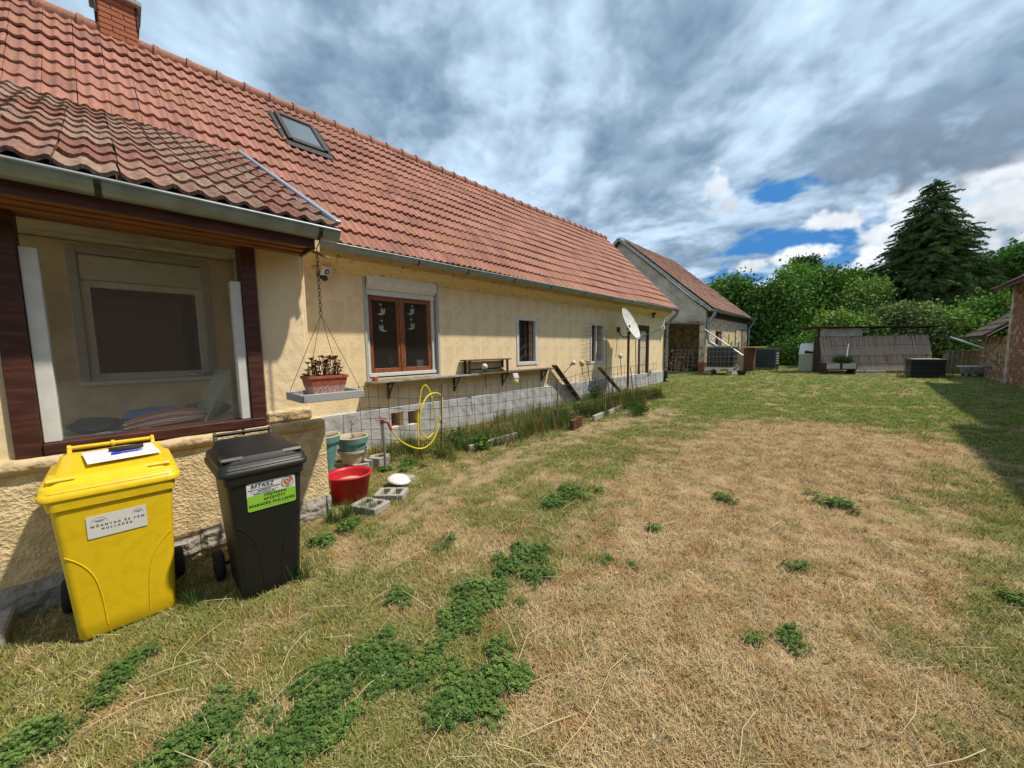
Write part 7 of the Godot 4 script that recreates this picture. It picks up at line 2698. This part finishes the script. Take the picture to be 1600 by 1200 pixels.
func make_spruce() -> void:
	var top := on_z(1461, 283, -36.0)
	var base := Vector3(top.x, rise(-36.0), -36.0)
	var H := top.y - base.y
	var T := thing("spruce", "tall dark spruce tree towering behind the reed shed", "tree", base)
	var st := newst()
	tube(st, [Vector3(0, -0.2, 0), Vector3(0, H * 0.6, 0), Vector3(0.05, H, 0)], [0.28, 0.14, 0.02], 9)
	local_part(st, "trunk", M.bark, T)
	# a hanging spray of twigs with needles, pointing along +x
	rng.seed = 171
	st = newst()
	for i in 70:
		var t := pow(rng.randf(), 0.8)
		var p := Vector3(t * 0.85, -0.10 * t * t, rng.randf_range(-0.16, 0.16) * (1.1 - t * 0.7))
		var d := Vector3(0.55, rng.randf_range(-0.8, 0.25), rng.randf_range(-0.9, 0.9)).normalized()
		var s := d.cross(Vector3.UP).normalized()
		var l := rng.randf_range(0.10, 0.22)
		st.set_color(Color(1, 1, 1) * rng.randf_range(0.7, 1.3))
		tri(st, p - s * 0.022, p + s * 0.022, p + d * l)
		var s2 := d.cross(s).normalized()
		tri(st, p - s2 * 0.022, p + s2 * 0.022, p + d * l * 0.9)
	st.generate_normals()
	var spray := st.commit()
	var spots := []
	var y := 0.5
	var wmax := 3.8
	var limbs := newst()
	while y < H - 0.15:
		var k := y / H
		var R := wmax * pow(1.0 - k, 0.76) * (1.0 - 0.25 * pow(maxf(0.0, 0.12 - k) / 0.12, 2.0))
		var n := int(11 + R * 11.5)
		for i in n:
			var a := rng.randf() * TAU
			var L := R * rng.randf_range(0.62, 1.10) * (1.0 + 0.4 * n_mid.get_noise_2d(a * 1.3, y * 0.8))
			var droop := rng.randf_range(0.18, 0.4)
			var yy := y + rng.randf_range(-0.18, 0.18)
			var steps := maxi(2, int(L / 0.26))
			var prev := Vector3(0, yy, 0)
			for q in steps:
				var t := (q + 0.6) / steps
				var pos := Vector3(cos(a) * L * t, yy - droop * L * t * (1.0 - 0.45 * t) * 0.9 + 0.12 * L * t * t, sin(a) * L * t)
				if rng.randf() < 0.88 and t > 0.18:
					var bs := Basis(Vector3.UP, -a + rng.randf_range(-0.55, 0.55)) * Basis(Vector3(0, 0, 1), -droop + rng.randf_range(-0.3, 0.35)) * Basis(Vector3(1, 0, 0), rng.randf_range(-0.4, 0.4))
					var s := rng.randf_range(0.7, 1.15) * (0.7 + 0.3 * minf(1.0, R / 2.0))
					var kk := rng.randf_range(0.65, 1.35)
					spots.append([Transform3D(bs.scaled(Vector3(s, s, s)), pos), Color(0.125 * kk, 0.20 * kk, 0.07 * kk)])
			tube(limbs, [prev, Vector3(cos(a) * L * 0.5, yy - droop * L * 0.35, sin(a) * L * 0.5), Vector3(cos(a) * L * 0.9, yy - droop * L * 0.5, sin(a) * L * 0.9)], [0.03, 0.018, 0.006], 4, false)
		y += 0.27
	local_part(limbs, "limbs", M.bark, T).set_meta("kind", "stuff")
	crown_mesh("crown", spray, M.needle, spots, T)

func make_trees() -> void:
	make_spruce()
	var dk := Color(0.105, 0.205, 0.046)
	var md := Color(0.15, 0.265, 0.055)
	var lt := Color(0.21, 0.32, 0.08)
	var g := "trees at the end of the yard"
	var b := base_at(1205, -31.0)
	tree("leafy_tree", "dense dark green tree overhanging the barn's far corner", b, [blob(b, 1190, 490, 38, 42), blob(b, 1225, 470, 36, 38), blob(b, 1180, 535, 36, 34), blob(b, 1228, 525, 34, 40), blob(b, 1150, 462, 26, 22)], 2300, 0.17, dk, 1, g, 0.2)
	b = base_at(1265, -34.0)
	tree("leafy_tree", "broad bright green tree between the dark tree and the feathery one", b, [blob(b, 1258, 455, 34, 34), blob(b, 1290, 475, 32, 30), blob(b, 1275, 515, 40, 34), blob(b, 1240, 440, 22, 24), blob(b, 1300, 445, 22, 18)], 2000, 0.17, md, 2, g, 0.2)
	b = base_at(1345, -33.0)
	tree("leafy_tree", "light green feathery tree left of the spruce", b, [blob(b, 1340, 470, 24, 16), blob(b, 1352, 492, 30, 14), blob(b, 1325, 500, 24, 14), blob(b, 1362, 458, 20, 18), blob(b, 1340, 525, 34, 20)], 1300, 0.15, lt, 3, g, 0.12)
	b = base_at(1130, -36.0)
	tree("leafy_tree", "dark tree rising behind the barn roof", b, [blob(b, 1130, 460, 30, 24), blob(b, 1150, 480, 30, 30), blob(b, 1115, 480, 24, 30)], 1000, 0.17, dk, 4, g, 0.2)
	b = base_at(1340, -52.0)
	tree("leafy_tree", "dark distant tree between the feathery tree and the spruce", b, [blob(b, 1335, 440, 26, 12), blob(b, 1360, 450, 30, 22), blob(b, 1310, 455, 26, 20)], 900, 0.22, dk, 5, g, 0.25)
	b = base_at(1248, -85.0)
	tree("poplar", "slim distant poplar with a narrow broken crown", b, [blob(b, 1247, 422, 5, 14), blob(b, 1247, 450, 6, 20)], 360, 0.3, Color(0.06, 0.11, 0.035), 6, "distant poplars", 0.3)
	b = base_at(1267, -85.0)
	tree("poplar", "rounder distant poplar beside the slim one", b, [blob(b, 1266, 420, 10, 15), blob(b, 1268, 450, 9, 20)], 460, 0.3, Color(0.06, 0.11, 0.035), 7, "distant poplars", 0.3)
	b = base_at(1565, -42.0)
	tree("leafy_tree", "wide green tree right of the spruce", b, [blob(b, 1545, 435, 34, 26), blob(b, 1590, 440, 40, 32), blob(b, 1560, 480, 44, 34), blob(b, 1620, 470, 40, 40)], 1800, 0.2, Color(0.08, 0.15, 0.04), 8, g, 0.2)
	b = base_at(1610, -38.0)
	tree("leafy_tree", "dark tree whose crown rises over the brick building", b, [blob(b, 1605, 405, 26, 18), blob(b, 1640, 430, 40, 40)], 900, 0.18, dk, 9, g, 0.2)
	b = base_at(1545, -29.0)
	tree("leafy_tree", "rounded green tree behind the lean-to roof", b, [blob(b, 1530, 500, 26, 22), blob(b, 1555, 490, 24, 20), blob(b, 1560, 525, 30, 26), blob(b, 1525, 535, 26, 24)], 1200, 0.15, md, 10, g, 0.12)
	var i := 0
	for q in [[1305, 505, 26, 16, "yellow green bush above the left end of the shed roof"], [1352, 512, 30, 14, "green bush above the middle of the shed roof"], [1402, 500, 30, 22, "pale silvery bush standing tallest behind the shed"], [1440, 505, 34, 22, "pale grey-green bush spreading behind the shed roof"], [1480, 508, 26, 20, "loose light green bush over the shed's right end"], [1515, 520, 22, 20, "low green bush between the shed and the lean-to"], [1505, 550, 26, 16, "low green bush behind the board fence"]]:
		b = base_at(q[0], -26.5 - 0.3 * i)
		bush("bush", q[4], "bush", b, [blob(b, q[0], q[1], q[2], q[3]), blob(b, q[0] - q[2] * 0.5, q[1] + 22, q[2] * 0.8, 18), blob(b, q[0] + q[2] * 0.5, q[1] + 26, q[2] * 0.8, 18)], 620, 0.12, (lt if i in [0, 1, 4, 5] else Color(0.21, 0.28, 0.115)), 40 + i, "bushes behind the reed shed")
		i += 1
	# hedge masses that close the view
	for q in [[1235, 558, 40, 22, -28.0, "low leafy hedge at the lawn's edge beside the barn"], [1180, 555, 40, 22, -32.0, "shaded hedge behind the caged tanks"]]:
		b = base_at(q[0], q[4])
		bush("hedge", q[5], "hedge", b, [blob(b, q[0], q[1], q[2], q[3]), blob(b, q[0] + 30, q[1] - 4, q[2] * 0.7, q[3])], 700, 0.13, dk, 60 + int(q[0]), "")
	# far wood along the horizon: one mass
	var spots := []
	var r := RandomNumberGenerator.new()
	r.seed = 77
	for k in 5200:
		var az := deg_to_rad(r.randf_range(-34.0, 40.0))
		var dist := r.randf_range(95.0, 118.0)
		var hh := (7.0 + 3.5 * n_big.get_noise_1d(rad_to_deg(az) * 0.22) + 2.0 * n_mid.get_noise_1d(rad_to_deg(az) * 0.9)) * sqrt(r.randf())
		var s := r.randf_range(3.0, 6.0)
		var kk := r.randf_range(0.7, 1.3)
		spots.append([Transform3D(Basis.from_euler(Vector3(r.randf() * TAU, r.randf() * TAU, 0)).scaled(Vector3(s, s, s)), Vector3(dist * sin(az), hh + 0.6, -dist * cos(az))), Color(0.045 * kk, 0.08 * kk, 0.026 * kk)])
	scatter("distant_wood", "distant wood that closes the horizon behind the yard", "wood", cluster_for(0.2), M.leaf, spots)

func make_weeds() -> void:
	rng.seed = 181
	var tall := tuft_mesh(26, 45, 88, 0.10, 0.34, 0.0026, 0.06, 0.12)
	var spots := []
	var dryspots := []
	for i in 2000:
		var z := -2.3 - pow(rng.randf(), 0.9) * 8.2
		var fx := -4.15 if z < -3.0 else -4.7
		var x := fx + rng.randfn() * 0.17 - 0.12
		if rng.randf() < 0.25: x = rng.randf_range(WALL + 0.15, fx)
		if x < WALL + 0.1: continue
		var thick := n_mid.get_noise_2d(x * 0.8, z * 0.9)
		if thick < -0.15: continue
		var s := rng.randf_range(0.5, 1.1) * (1.0 + 0.3 * smoothstep(-4.5, -5.5, z))
		var t := Transform3D(Basis(Vector3.UP, rng.randf() * TAU).scaled(Vector3(s, s, s)), Vector3(x, ground_y(x, z), z))
		var k := rng.randf_range(0.7, 1.3)
		if rng.randf() < 0.22:
			dryspots.append([t, Color(0.32 * k, 0.22 * k, 0.09 * k)])
		else:
			spots.append([t, Color(0.095 * k, 0.165 * k, 0.036 * k).lerp(Color(0.18, 0.20, 0.05), rng.randf() * 0.6)])
	for q in [[512, 795, 6], [520, 812, 8], [545, 808, 8], [575, 800, 5], [1000, 640, 14], [1040, 603, 5], [1170, 582, 12], [1480, 588, 8], [1410, 590, 10], [300, 945, 6], [470, 905, 5]]:
		for k in q[2]:
			var p := on_ground(q[0] + rng.randf_range(-9, 9), q[1] + rng.randf_range(-4, 4))
			var s := rng.randf_range(0.35, 0.8)
			spots.append([Transform3D(Basis(Vector3.UP, rng.randf() * TAU).scaled(Vector3(s, s, s)), Vector3(p.x, ground_y(p.x, p.z), p.z)), Color(0.07, 0.13, 0.03)])
	scatter("weeds", "tall green weeds growing through the wire fence bed", "weeds", tall, M.grass, spots)
	scatter("dry_weeds", "dry straw coloured weeds standing in the wire fence bed", "weeds", tall, M.grass, dryspots)
	for q in [[905, 640, 0.30, "leafy green plant at the foot of the dark sloping board", 0.2], [955, 628, 0.5, "bright leafy plant under the weathered sloping board", 0.42], [930, 628, 0.55, "tall thin leafy plant beside the leafy one", 0.2], [712, 690, 0.18, "low leafy weed at the near end of the bed", 0.2], [748, 694, 0.2, "low leafy weed behind the long edging stone", 0.2], [995, 640, 0.25, "round leafy weed at the far end of the fence", 0.35]]:
		var p := on_ground(q[0], q[1] + 8)
		p.y = rise(p.z)
		bush("weed_plant", q[3], "plant", p, [[Vector3(0, q[2] * 0.55, 0), Vector3(q[4] * 0.6, q[2] * 0.5, q[4] * 0.6)]], 34, 0.03, Color(0.08, 0.15, 0.035), 500 + int(q[0]), "")

func _ready() -> void:
	make_materials()
	make_view()
	plan_lawn()
	make_ground()
	make_house()
	make_barn()
	make_far_yard()
	make_bins()
	make_hanging()
	make_wall_things()
	make_porch_things()
	make_pots()
	make_fence()
	make_dish()
	make_barn_things()
	make_trees()
	make_weeds()
	make_grass()
